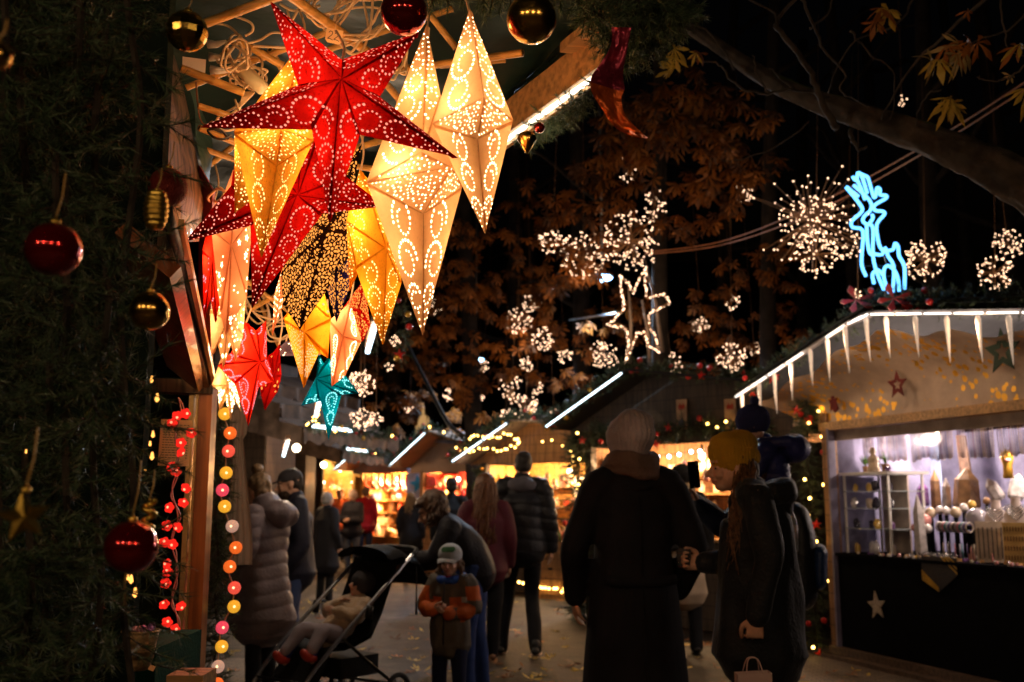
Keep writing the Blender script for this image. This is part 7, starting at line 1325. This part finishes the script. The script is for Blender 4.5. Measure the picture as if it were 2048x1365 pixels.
# 3 -- adult behind her with phone, backpack, child on the shoulders
t = person('adult hidden behind the yellow beanie, raising a phone, with backpack on', 1.36, 5.65, -PI / 2 - .2); j = J(1.72, elR=(-.22, -.16, 1.25), wrR=(-.12, -.36, 1.40), neck=(0, 0, 1.45), head=(0, -.03, 1.56), elL=(.22, -.16, 1.25), wrL=(.14, -.3, 1.36)); M = hm((0, -.03, 1.55), pitch=.15)
body(t, j, M, .95, .006, hands=[('R', (-.15, -.35, 1), (0, -1, .2), .45), ('L', (0, -.4, 1), (0, -1, .2), .6)]); nv = cloth('jacket_navy', (.012, .018, .05), .55, bs=60); coat(t, j, nv, .78, wd=1.0, arm=1.1, name='jacket', vox=.014); trousers(t, j, cloth('jeans_dark', (.02, .025, .05)), vox=.014); shoes(t, j, MATS['leather_black']); hair(t, M, hm_, .95, .05)
hp = W(1388, 950, 5.55); tt = thing('phone', 'dark smartphone held up by a hand before the lit stall', 'phone', hp); m = MB(); Mp = Matrix.Translation(hp) @ Matrix.Rotation(.5, 4, 'Z') @ Matrix.Rotation(-.1, 4, 'Y'); m.box((0, 0, 0), (.072, .009, .15), M=Mp); m.build('phone_body', mat('phone_black', (.01, .01, .012), .2), tt); m = MB(); m.ball(Mp @ V((.022, -.006, .058)), .008, 8, 6); m.build('camera_lens', MATS['steel'], tt)
bp = at_local(t, (0, .22, 1.12)); tt = thing('backpack', 'black and blue backpack with side pocket worn behind the yellow beanie', 'backpack', bp, t.rotation_euler[2]); b = Blob(); b.limb([(0, 0, -.24), (0, .01, 0), (0, 0, .2)], [(.14, .085), (.15, .10), (.12, .075)], 20, side=V((1, 0, 0))); b.fuse('pack', mat('nylon_black', (.015, .016, .02), .45, bump=.5, bs=40), tt, .012, 2, disp=.015, dscale=9)
b = Blob(); b.limb([(0, .10, -.17), (0, .11, .0)], [(.11, .045), (.115, .05)], 16, side=V((1, 0, 0))); b.fuse('front_pocket', mat('nylon_blue', (.02, .05, .16), .45, bump=.5, bs=40), tt, .012, 2)
for q in (-1, 1): m = MB(); m.tube(smooth_path([(q * .09, -.08, .2), (q * .12, -.2, .24), (q * .13, -.26, .1), (q * .12, -.2, -.12)], 3), [(.02, .006)] * 10, 6); m.build('strap', MATS['nylon_black'], tt, local=True)
c = W(1583, 1058, 5.3); tt = thing('water_bottle', 'clear plastic bottle with label in the backpack side pocket', 'bottle', c - V((0, 0, .12))); m = MB(); m.lathe(c, [(.028, -.12), (.032, -.11), (.032, .03), (.024, .065), (.013, .085), (.013, .1)], 16); m.build('bottle_body', mat('pet_clear', (.75, .78, .85), .08, trans=.6, bump=.02), tt); m = MB(); m.lathe(c, [(.0335, -.05), (.0335, .02)], 16); m.build('bottle_label', mat('label_grey', (.5, .42, .42), .5), tt); m = MB(); m.lathe(c, [(.015, .1), (.015, .118)], 12); m.build('bottle_cap', mat('cap_blue', (.1, .3, .8), .3), tt)
# child on the shoulders
cz = 1.42; t = person('small child in navy pompon hat and navy puffer riding on shoulders', W(1535, 900, 5.6).x, 5.72, -PI / 2 - .25)
j = dict(s=.62, pel=V((0, .06, cz)), chest=V((0, .04, cz + .17)), neck=V((0, .02, cz + .29)), head=V((0, -.02, cz + .36)), shL=V((.10, .03, cz + .26)), shR=V((-.10, .03, cz + .26)), elL=V((.14, -.05, cz + .14)), elR=V((-.14, -.05, cz + .14)), wrL=V((.07, -.16, cz + .12)), wrR=V((-.07, -.16, cz + .12)), hipL=V((.06, .04, cz)), hipR=V((-.06, .04, cz)), knL=V((.11, -.16, cz - .05)), knR=V((-.11, -.16, cz - .05)), anL=V((.10, -.16, cz - .26)), anR=V((-.10, -.16, cz - .26)))
M = hm((.06, -.06, cz + .40), pitch=.15); body(t, j, M, .8, .009, faced=True, skin='skin_pale'); pf = cloth('puffer_navy', (.03, .035, .16), .4, bump=.5, bs=50); coat(t, j, pf, cz - .05, wd=1.15, hemw=(.17, .15), arm=1.2, quilt=.065, name='puffer_jacket', vox=.008, fold=.015); trousers(t, j, nv, vox=.010); shoes(t, j, MATS['leather_black'])
b = Blob(); b.ball((0, .17, cz + .27), (.11, .09, .085), 16, 12); b.tube([V((.10 * math.cos(a), .10 + .11 * math.sin(a), cz + .30)) for a in [i * PI / 8 for i in range(17)]], .035, 8); b.fuse('hood', pf, t, .009, 2, disp=.012, dscale=14)
beanie(t, M, cloth('knit_navy', (.035, .04, .14), bump=.9, bs=130), .86, slouch=.0, low=-.005, pompon=(0, .05, .155))
# 4 -- beige hood, behind the coat
t = person('person with dark beanie and beige scarf seen from behind, at the lit stall', 1.60, 9.5, BK); j = J(1.72); M = hm((0, -.01, 1.60)); body(t, j, M, 1, .014); coat(t, j, cloth('jacket_dark', (.02, .018, .018)), .95, wd=1.1, vox=.014); coat(t, j, cloth('skirt_beige', (.45, .34, .24)), .55, wd=.95, hemw=(.24, .2), vox=.014, name='beige_undercoat', arm=.7, sleeve=.9)
trousers(t, j, MATS['trouser_black'], vox=.014); shoes(t, j, MATS['leather_black']); b = Blob(); b.ball((0, .04, 1.47), (.13, .12, .10), 16, 12); b.fuse('scarf', cloth('scarf_beige', (.42, .30, .17)), t, .012, 2, disp=.02, dscale=12); beanie(t, M, cloth('knit_black', (.02, .018, .018)), 1.0)
# 5 -- black puffer jacket, walking away
t = person('bearded person in black puffer jacket and slim trousers walking away', .10, 9.45, BK - .12); j = J(1.85, knL=(.16, -.10, .53), anL=(.24, .08, .13), knR=(-.08, -.05, .53), anR=(-.13, .10, .10), hipL=(.09, 0, .98), hipR=(-.09, 0, .98)); j['anL'] = V((.20, .02, .09)); j['anR'] = V((-.14, .22, .11))
M = hm((0, -.02, 1.715), yaw=.3, pitch=.05); body(t, j, M, 1.02, .012, jaw=1.1); coat(t, j, cloth('puffer_black', (.022, .022, .026), .4, bs=50), .93, wd=1.16, hemw=(.185, .15), quilt=.105, arm=1.25, name='puffer_jacket', vox=.010, fold=.01); trousers(t, j, MATS['trouser_black'], .92); shoes(t, j, mat('sneaker_black', (.02, .02, .02), .5), mat('sole_white', (.55, .4, .33), .6)); hair(t, M, mat('hair_black', (.02, .014, .01), .6, bump=.6, bs=150), 1.0, .03)
b = Blob(); b.ball((0, .10, 1.54), (.14, .085, .075), 16, 12); b.fuse('hood', cloth('hood_grey', (.12, .11, .13), .7), t, .012, 2, disp=.02, dscale=12)
# 6 -- long auburn hair, burgundy jacket
t = person('person with very long auburn hair in burgundy jacket, seen from behind', -.24, 9.05, BK + .1); j = J(1.62, knL=(.08, -.06, .47), anL=(.05, .22, .16), anR=(-.07, -.04, .08)); M = hm((0, -.01, 1.50)); body(t, j, M, 1, .013); coat(t, j, cloth('jacket_burgundy', (.085, .012, .022), .6), .78, wd=1.12, hemw=(.2, .17), arm=1.15, vox=.012); trousers(t, j, MATS['trouser_black']); shoes(t, j, cloth('boot_tan', (.32, .17, .10), .7), hi=.1, dirs={'L': (0, -.6, -.7)}); hair(t, M, mat('hair_auburn', (.16, .06, .022), .45, var=.6, vs=70, bump=.5, bs=150), 1.05, .50, strands=260, spread=.10, wave=.012)
# 7 -- bending over the push chair
t = person('person with brown shoulder-length hair bending over the push chair, blue jeans', W(945, 1100, 7.55).x, 7.55, -PI / 2 - .05)
j = J(1.66, pel=(0, .02, .91), chest=(0, -.10, 1.13), neck=(0, -.20, 1.245), head=(0, -.29, 1.29), shL=(.16, -.15, 1.19), shR=(-.16, -.15, 1.19), elL=(.19, -.25, .98), elR=(-.19, -.25, .98), wrL=(.13, -.44, .93), wrR=(-.13, -.44, .93), hipL=(.09, .02, .90), hipR=(-.09, .02, .90), knL=(.10, -.03, .48), knR=(-.10, .03, .48), anL=(.10, -.02, .085), anR=(-.10, .08, .085))
M = hm((.0, -.30, 1.315), yaw=.05, pitch=.42); body(t, j, M, 1.0, .0055, faced=True, hands=[('L', (-.1, -1, -.1), (0, -.2, -1), .75), ('R', (.1, -1, -.1), (0, -.2, -1), .75)])
jk = cloth('jacket_black', (.012, .011, .016), .6, bs=60); coat(t, j, jk, .8, name='jacket', vox=.010, arm=1.2, fold=.02, spine=([V((0, .05, .84)), V((0, .03, .92)), V((0, -.03, 1.03)), V((0, -.10, 1.12)), V((0, -.16, 1.19)), V((0, -.20, 1.235))], [(.17, .135), (.165, .13), (.165, .13), (.175, .13), (.13, .10), (.07, .07)]), collar=False)
trousers(t, j, cloth('jeans_blue', (.03, .06, .20), .8, bump=.6, bs=200), 1.05, vox=.010, fold=.018); shoes(t, j, MATS['sneaker_black'])
hair(t, M, mat('hair_dark', (.075, .035, .016), .45, var=.5, vs=60, bump=.5, bs=150), 1.16, .15, strands=170, spread=.05, wave=.008, fringe=True)
# 8 -- boy with cap
t = person('small boy in pale cap and grey and orange jacket facing us', -.415, 6.9, -.30); s8 = .66
j = dict(s=s8, pel=V((0, 0, .56)), chest=V((0, 0, .76)), neck=V((0, 0, .885)), head=V((0, -.01, .985)), shL=V((.115, 0, .85)), shR=V((-.115, 0, .85)), elL=V((.17, -.01, .68)), elR=V((-.17, -.01, .68)), wrL=V((.05, -.14, .66)), wrR=V((-.06, -.15, .68)), hipL=V((.06, 0, .54)), hipR=V((-.06, 0, .54)), knL=V((.07, -.01, .30)), knR=V((-.07, -.01, .30)), anL=V((.07, .01, .06)), anR=V((-.07, .01, .06)))
M = hm((0, -.015, .985), yaw=.12, pitch=.05); body(t, j, M, .84, .0045, skin='skin_pale', faced=True, hands=[('L', (-1, -.2, .1), (0, .2, 1), .7), ('R', (.9, -.3, .1), (0, .6, .4), .7)], hs=.72)
gj = cloth('jacket_olive', (.13, .11, .09), .7, bs=90); c_ = coat(t, j, gj, .44, wd=1.12, hemw=(.185, .15), arm=1.3, vox=.007, fold=.02, dfold=14)
og = cloth('panel_orange', (.62, .13, .025), .6, bs=90); c_.data.materials.append(og)
for p in c_.data.polygons:
    c = p.center; 
    if (abs(c.x) > .13 and c.z > .74 - 0 and c.y > -.2 and c.z < .83) or (c.y < -.05 and c.z < .74 and c.z > .60 and (abs(c.x) > .10 or c.y < -.15)) or (.70 < c.z < .76 and abs(c.x) < .1 and c.y < 0 and abs(c.x) > .03): p.material_index = 1
m = MB(); m.tube([(0, -.120, .86), (0, -.128, .72), (0, -.125, .46)], .004, 5); m.build('zip', MATS['black_plastic'], c_, local=True)
m = MB(); m.box((.125, -.075, .745), (.035, .006, .035)); m.build('sleeve_badge', mat('badge_white', (.6, .55, .5), .6), c_, local=True)
b = Blob(); b.tube([V((.078 * math.cos(a), .01 + .08 * math.sin(a), .885 + .02 * math.sin(a))) for a in [i * PI / 8 for i in range(17)]], .026, 8); b.ball((0, .07, .885), (.08, .05, .05), 12, 9); b.fuse('hood', cloth('hood_blue', (.03, .10, .5), .6), t, .007, 2, disp=.01, dscale=18); m = MB(); m.tube([V((.06 * math.cos(a), .0 + .065 * math.sin(a), .885)) for a in [i * PI / 8 for i in range(17)]], .012, 6); m.build('neckerchief', cloth('kerchief_pink', (.5, .05, .18)), t, local=True)
trousers(t, j, cloth('trouser_navy', (.015, .02, .06)), 1.1, vox=.009); shoes(t, j, MATS['sneaker_black'])
hair(t, M, mat('hair_lightbrown', (.16, .08, .035), .5, var=.5, vs=60, bump=.4, bs=150), .86, .11, strands=110, spread=.07, wave=.006)
b = Blob(); R3 = M.to_3x3(); b.ball(M @ V((0, .01, .05)), (.082, .095, .075), 20, 14, R3); cp_ = b.fuse('cap', cloth('cap_pale', (.50, .53, .58), .8, bs=200), t, .005, 1); cp_.data.materials.append(cloth('cap_green', (.05, .16, .06), .8)); I = M.inverted()
for p in cp_.data.polygons:
    q = I @ p.center
    if q.y < -.02 and .072 < q.z < .105 and abs(q.x) < .035 + .015 * math.sin(q.z * 90): p.material_index = 1
m = MB(); m.sheet([[M @ V((.070 * u * (1 - .18 * v), -.066 - .078 * v * (1 - .35 * u * u), .034 - .020 * v - .014 * u * u + dz_)) for u in [i / 5 - 1 for i in range(11)]] for dz_, v in ((.003, 0), (.003, .5), (.003, 1), (-.003, 1), (-.003, .5), (-.003, 0))], closed=False); m.build('cap_visor', MATS['cap_pale'], cp_, local=True)
# 9 -- grey quilted coat with fur hood, at the left
t = person('person in long grey quilted coat with fur-trimmed hood, hair in a bun', -1.80, 7.4, -PI / 2 - .35); j = J(1.60, neck=(0, -.03, 1.33), head=(0, -.08, 1.46), shL=(.165, -.01, 1.28), shR=(-.165, -.01, 1.28), elR=(-.22, -.05, 1.05), wrR=(-.17, -.25, 1.02), elL=(.215, -.02, 1.04), wrL=(.19, -.16, .90)); M = hm((0, -.09, 1.455), pitch=.18)
body(t, j, M, .98, .009, faced=True, skin='skin'); qc = cloth('quilt_grey', (.20, .155, .17), .42, bs=60, sheen=.05); coat(t, j, qc, .56, wd=1.2, hemw=(.215, .235), quilt=.095, arm=1.3, vox=.010, name='quilted_coat', fold=.02); trousers(t, j, MATS['trouser_black'], .95); shoes(t, j, MATS['leather_black'])
b = Blob(); b.ball((0, .12, 1.30), (.15, .13, .10), 18, 12); b.limb([(0, .02, 1.26), (0, .0, 1.36)], [(.13, .12), (.11, .11)], 18); b.fuse('hood', qc, t, .011, 2, disp=.02, dscale=12)
ring = [V((.16 * math.cos(a), .13 + .145 * math.sin(a), 1.33 - .07 * math.sin(a))) for a in [i * PI / 20 for i in range(40)]]; n = 9000; ii = RNG.integers(0, 40, n); P_ = np.array([ring[i] for i in ii]) + RNG.normal(size=(n, 3)) * .012; D_ = RNG.normal(size=(n, 3)) + (np.array([ring[i] for i in ii]) - np.array([0, .13, 1.30])) * 6
fm = [mat('fur_a', (.34, .22, .12), .8), mat('fur_b', (.5, .36, .22), .8)]; me = needles('fur_trim', P_, D_, .055, .0026, fm, t)
hair(t, M, mat('hair_blond', (.20, .12, .06), .5, var=.5, vs=50), 1.04, .06); m = MB(); m.ball(M @ V((0, .03, .165)), (.045, .045, .042), 14, 10); m.build('hair_bun', MATS['hair_blond'], t, local=True)
# 10 -- bearded person with cap
t = person('bearded person in dark cap, black jacket and blue jeans, hand in pocket', -1.84, 8.55, -PI / 2 + .25); j = J(1.66, chest=(0, 0, 1.22), elL=(.24, .06, 1.04), wrL=(.20, -.06, .86), elR=(-.22, .04, 1.04), wrR=(-.2, -.06, .86), knL=(.12, -.06, .47), anL=(.13, .0, .08), anR=(-.1, .08, .08)); M = hm((0, -.05, 1.53), pitch=.2)
body(t, j, M, 1.04, .008, faced=True, hands=[('L', (0, -.3, -1), (-1, 0, 0), .4)]); coat(t, j, cloth('jacket_ink', (.02, .02, .035), .6, bs=60), .80, wd=1.28, hemw=(.175, .17), arm=1.2, vox=.012, fold=.02); trousers(t, j, cloth('jeans_mid', (.045, .07, .17), .8, bump=.6, bs=200), 1.15, fold=.02); shoes(t, j, MATS['sneaker_black'])
b = Blob(); R3 = M.to_3x3(); b.ball(M @ V((0, -.045, -.07)), (.062, .058, .055), 16, 12, R3); b.ball(M @ V((0, -.06, -.11)), (.042, .045, .05), 14, 10, R3); b.fuse('beard', mat('beard_brown', (.05, .028, .015), .8, bump=1, bs=120), t, .008, 1, disp=.015, dscale=30)
b = Blob(); b.ball(M @ V((0, .012, .055)), (.088, .103, .078), 18, 12, R3); b.limb([M @ V((0, -.07, .045)), M @ V((0, -.155, .030))], [(.066, .010), (.05, .008)], 14, side=R3 @ V((1, 0, 0))); b.fuse('cap', cloth('cap_dark', (.05, .045, .05), .8), t, .008, 1); hair(t, M, MATS['hair_black'], .98, .03)
# far people: (label, px, Y, height, facing, coat, hem, extra)
far = [('person in dark jacket and pale hat looking at hands in the middle of the lane', 706, 19.5, 1.58, -.3, (.018, .017, .025), .80, 'pale', (.08, .09, .12)), ('dark dressed person with grey hair beyond the bearded person', 655, 14, 1.50, BK - .6, (.015, .014, .018), .5, 'grey', (.01, .01, .012)),
       ('person in bright red jacket beside the yellow stall', 731, 21.5, 1.66, BK + .5, (.55, .015, .02), .85, 'tan', (.03, .03, .05)), ('person in orange top in the far crowd', 680, 23, 1.62, .4, (.55, .12, .03), .85, 'dark', (.02, .02, .03)),
       ('person with long blond hair in dark coat before the yellow stall', 822, 17.5, 1.52, BK - .3, (.015, .014, .018), .6, 'blond', (.02, .02, .02)), ('person in black seen from behind before the red shelf stall', 903, 14, 1.70, BK, (.012, .012, .014), .75, 'dark', (.012, .012, .014)),
       ('person in dark coat half hidden at the amber gable stall', 556, 24, 1.64, BK, (.02, .02, .03), .7, 'dark', (.02, .02, .02)), ('person in brown coat at the end of the lane', 612, 25, 1.60, 1.2, (.10, .05, .03), .7, 'tan', (.02, .02, .02))]
for i, (lb, px, Y, h, rz, c, hem, hr, tc) in enumerate(far):
    q = WY(px, 1000, Y); t = person(lb, q.x, Y, rz); j = J(h); s = j['s']
    if i == 0: j['elL'] = V((.22, -.04, 1.12)) * s; j['wrL'] = V((.05, -.22, 1.12)) * s; j['elR'] = V((-.22, -.04, 1.12)) * s; j['wrR'] = V((-.05, -.22, 1.14)) * s
    M = hm(V((0, -.015, 1.625)) * s, pitch=.25 if i == 0 else 0); body(t, j, M, s * 1.02, .016, faced=(i == 0)); coat(t, j, cloth('far_coat_%d' % i, c, .7), hem, wd=1.15, vox=.018, arm=1.15, fold=.02); trousers(t, j, cloth('far_trouser_%d' % i, tc), vox=.018); shoes(t, j, MATS['leather_black'], vox=.012)
    hc = {'dark': (.02, .012, .01), 'grey': (.3, .27, .25), 'tan': (.2, .1, .05), 'blond': (.3, .17, .07), 'pale': (.2, .1, .05)}[hr]; hair(t, M, mat('far_hair_' + hr, hc, .6), s * 1.03, .32 if hr == 'blond' else .06, strands=60 if hr == 'blond' else 0)
    if hr == 'pale': beanie(t, M, cloth('knit_pale', (.4, .3, .25)), s * 1.03)
# ---- push chair -------------------------------------------------------------
o = V((-1.22, 6.95, 0)); t = thing('push_chair', 'black folding push chair with silver side frame and hooded canopy', 'push chair', o)
fw = V((-.62, -.78, 0)).normalized(); sd = V((-fw.y, fw.x, 0)); up = V((0, 0, 1)); Q = lambda a, b_, c: o + fw * a + sd * b_ + up * c
al = mat('aluminium', (.6, .6, .63), .28, metal=1, bump=.02); fb = cloth('canopy_black', (.010, .010, .011), .75, bs=90)
for q in (-1, 1):
    m = MB(); m.tube(smooth_path([Q(-.52, q * .25, 1.02), Q(-.40, q * .25, .93), Q(-.1, q * .25, .70), Q(.22, q * .25, .45), Q(.42, q * .24, .26), Q(.50, q * .24, .12)], 4), .014, 10); m.build('side_frame', al, t)
    m = MB(); m.tube([Q(.14, q * .25, .52), Q(-.12, q * .26, .32), Q(-.34, q * .27, .16)], .012, 8); m.build('rear_strut', mat('frame_black', (.015, .015, .016), .35, metal=.3), t)
    m = MB(); m.tube([Q(-.1, q * .27, .70), Q(-.08, q * .27, .62)], .026, 10); m.build('hinge', MATS['black_plastic'], t)
    for a, r in ((.50, .075), (-.36, .12)):
        c = Q(a, q * .28, r); Mw = Matrix((fw, up, sd)).transposed(); m = MB(); m.tube([c + Mw @ V((math.cos(x) * (r - .018), math.sin(x) * (r - .018), 0)) for x in [i * PI / 12 for i in range(25)]], .018, 8); w_ = m.build('wheel', mat('tyre', (.02, .02, .02), .8), t)
        m = MB(); m.tube([c - sd * .015, c + sd * .015], .025, 10)
        for k in range(5): m.tube([c, c + Mw @ V((math.cos(k * 1.2566) * (r - .02), math.sin(k * 1.2566) * (r - .02), 0))], .007, 5)
        m.build('rim', mat('rim_grey', (.2, .2, .21), .4), w_)
m = MB(); m.tube(smooth_path([Q(-.52, -.25, 1.02), Q(-.58, -.22, 1.05), Q(-.60, 0, 1.06), Q(-.58, .22, 1.05), Q(-.52, .25, 1.02)], 4), .018, 10); m.build('handlebar', MATS['rubber'], t)
m = MB(); m.tube([Q(-.34, -.27, .16), Q(-.34, .27, .16)], .012, 8); m.tube([Q(.42, -.24, .26), Q(.42, .24, .26)], .01, 8); m.build('axle', MATS['frame_black'], t)
def seat_sheet(m):
    prof = [(-.40, .95), (-.34, .80), (-.26, .62), (-.16, .46), (-.02, .42), (.14, .43), (.20, .40), (.24, .30), (.30, .22)]
    for d in (0, -.03): m.sheet([[Q(a, b_, c + d + .05 * abs(b_ / .22) ** 2) for b_ in (-.22, -.11, 0, .11, .22)] for a, c in prof])
m = MB(); seat_sheet(m); m.build('seat', fb, t)
m = MB(); g = []
for i in range(13):
    a = i / 12; an = -1.35 + a * 1.55; g.append([Q(-.34 + .42 * math.sin(an) * (.95 + .05 * math.cos(b_ * 3)), .25 * math.sin(b_ * PI / 2), .72 + .36 * math.cos(an) * (.80 + .20 * math.cos(b_ * PI / 2)) + .012 * math.sin(i * 1.6)) for b_ in [k / 6 - 1 for k in range(13)]])
m.sheet(g); m.sheet([[p - up * .008 for p in r] for r in g]); m.build('canopy', fb, t)
m = MB(); m.box((0, 0, 0), (.20, .30, .012), M=Matrix.Translation(Q(.34, 0, .20)) @ Matrix((fw, sd, up)).transposed().to_4x4() @ Matrix.Rotation(.35, 4, 'Y')); m.build('footrest', mat('footrest_tan', (.45, .33, .24), .6), t)
m = MB(); m.tube(smooth_path([Q(.14, -.22, .58), Q(.24, -.12, .60), Q(.24, .12, .60), Q(.14, .22, .58)], 4), .0, 8) if False else m.box((0, 0, 0), (.34, .36, .13), M=Matrix.Translation(Q(-.10, 0, .30)) @ Matrix((fw, sd, up)).transposed().to_4x4()); m.build('basket', fb, t)
for q in (-.2, .24): m = MB(); m.tube([Q(-.56, q, 1.02), Q(-.57, q, .82), Q(-.57, q, .60)], [.004, .004, .009], 6); m.build('hanging_strap', MATS['black_plastic'], t)
# toddler lying in it
t = person('toddler in cream jacket and red shoes lying in the push chair', o.x, o.y, 0); fz = math.atan2(fw.y, fw.x) + PI / 2; t.rotation_euler[2] = fz
def ql(a, b_, c): return V((b_, -a, c))
j = dict(s=.55, pel=ql(-.02, 0, .50), chest=ql(-.16, 0, .62), neck=ql(-.24, 0, .72), head=ql(-.27, 0, .80), shL=ql(-.22, .10, .69), shR=ql(-.22, -.10, .69), elL=ql(-.08, .15, .62), elR=ql(-.10, -.15, .64), wrL=ql(-.0, .04, .66), wrR=ql(-.12, -.05, .70), hipL=ql(-.0, .06, .50), hipR=ql(-.0, -.06, .50), knL=ql(.16, .10, .55), knR=ql(.16, -.10, .54), anL=ql(.27, .13, .40), anR=ql(.29, -.12, .37))
M = hm(ql(-.26, .0, .805), yaw=-.15, pitch=-.35); body(t, j, M, .76, .0045, skin='skin_pale', faced=True, hs=.6); cj = cloth('jacket_cream', (.60, .42, .27), .9, bump=1, bs=90, sheen=.5); coat(t, j, cj, .5, wd=1.15, arm=1.35, vox=.007, fold=.02, dfold=16, spine=([ql(.02, 0, .49), ql(-.08, 0, .56), ql(-.16, 0, .63), ql(-.22, 0, .69), ql(-.24, 0, .71)], [(.10, .085), (.115, .095), (.12, .09), (.10, .07), (.05, .05)]))
trousers(t, j, cloth('trouser_lilac', (.33, .28, .32), .9), 1.25, vox=.008, hem=-.08)
for q in 'LR': b = Blob(); b.limb([j['kn' + q].lerp(j['an' + q], .45), j['an' + q]], [.03, .028], 10); b.fuse('sock', cloth('sock_blue', (.03, .04, .2), .9), t, .006, 1)
for q in 'LR': b = Blob(); a = j['an' + q]; b.limb([a + V((0, .01, -.01)), a + V((0, -.04, .0)), a + V((0, -.075, .035))], [(.03, .03), (.032, .028), (.03, .025)], 12, side=V((1, 0, 0))); b.fuse('shoe', mat('shoe_red', (.5, .05, .03), .5), t, .006, 1)
beanie(t, M, cloth('knit_dark', (.06, .055, .06), bump=.9, bs=130), .82, low=-.01); m = MB(); m.tube([j['neck'] + V((.04, -.07, -.03)), j['chest'] + V((.03, -.085, -.03)), j['pel'] + V((0, -.09, .04))], .009, 6); m.tube([j['neck'] + V((-.04, -.07, -.03)), j['chest'] + V((-.03, -.085, -.03)), j['pel'] + V((0, -.09, .04))], .009, 6); m.build('harness', MATS['black_plastic'], t, local=True)
# ---- the rest of the market: light string and lamp over the lane behind the photographer (mirrored in the baubles)
t = thing('light_string', 'warm festoon string over the lane behind the viewer', 'light string', (0, -2.4, 3))
P = [V((x, -2.4 - .2 * math.cos(x), 2.75 + .05 * x * x * .4)) for x in [-4 + i * .5 for i in range(17)]]
m = MB(); m.tube(P, .006, 5); m.build('wire', MATS['black_plastic'], t)
for i, p in enumerate(P):
    m = MB(); m.ball(p - V((0, 0, .06)), .03, 10, 8); m.build('bulb', glow('festoon_bulb', (1, .7, .4), 30), t)
    if i % 4 == 1: lamp(p - V((0, 0, .12)), 48, (1, .66, .38), .05, parent=t)
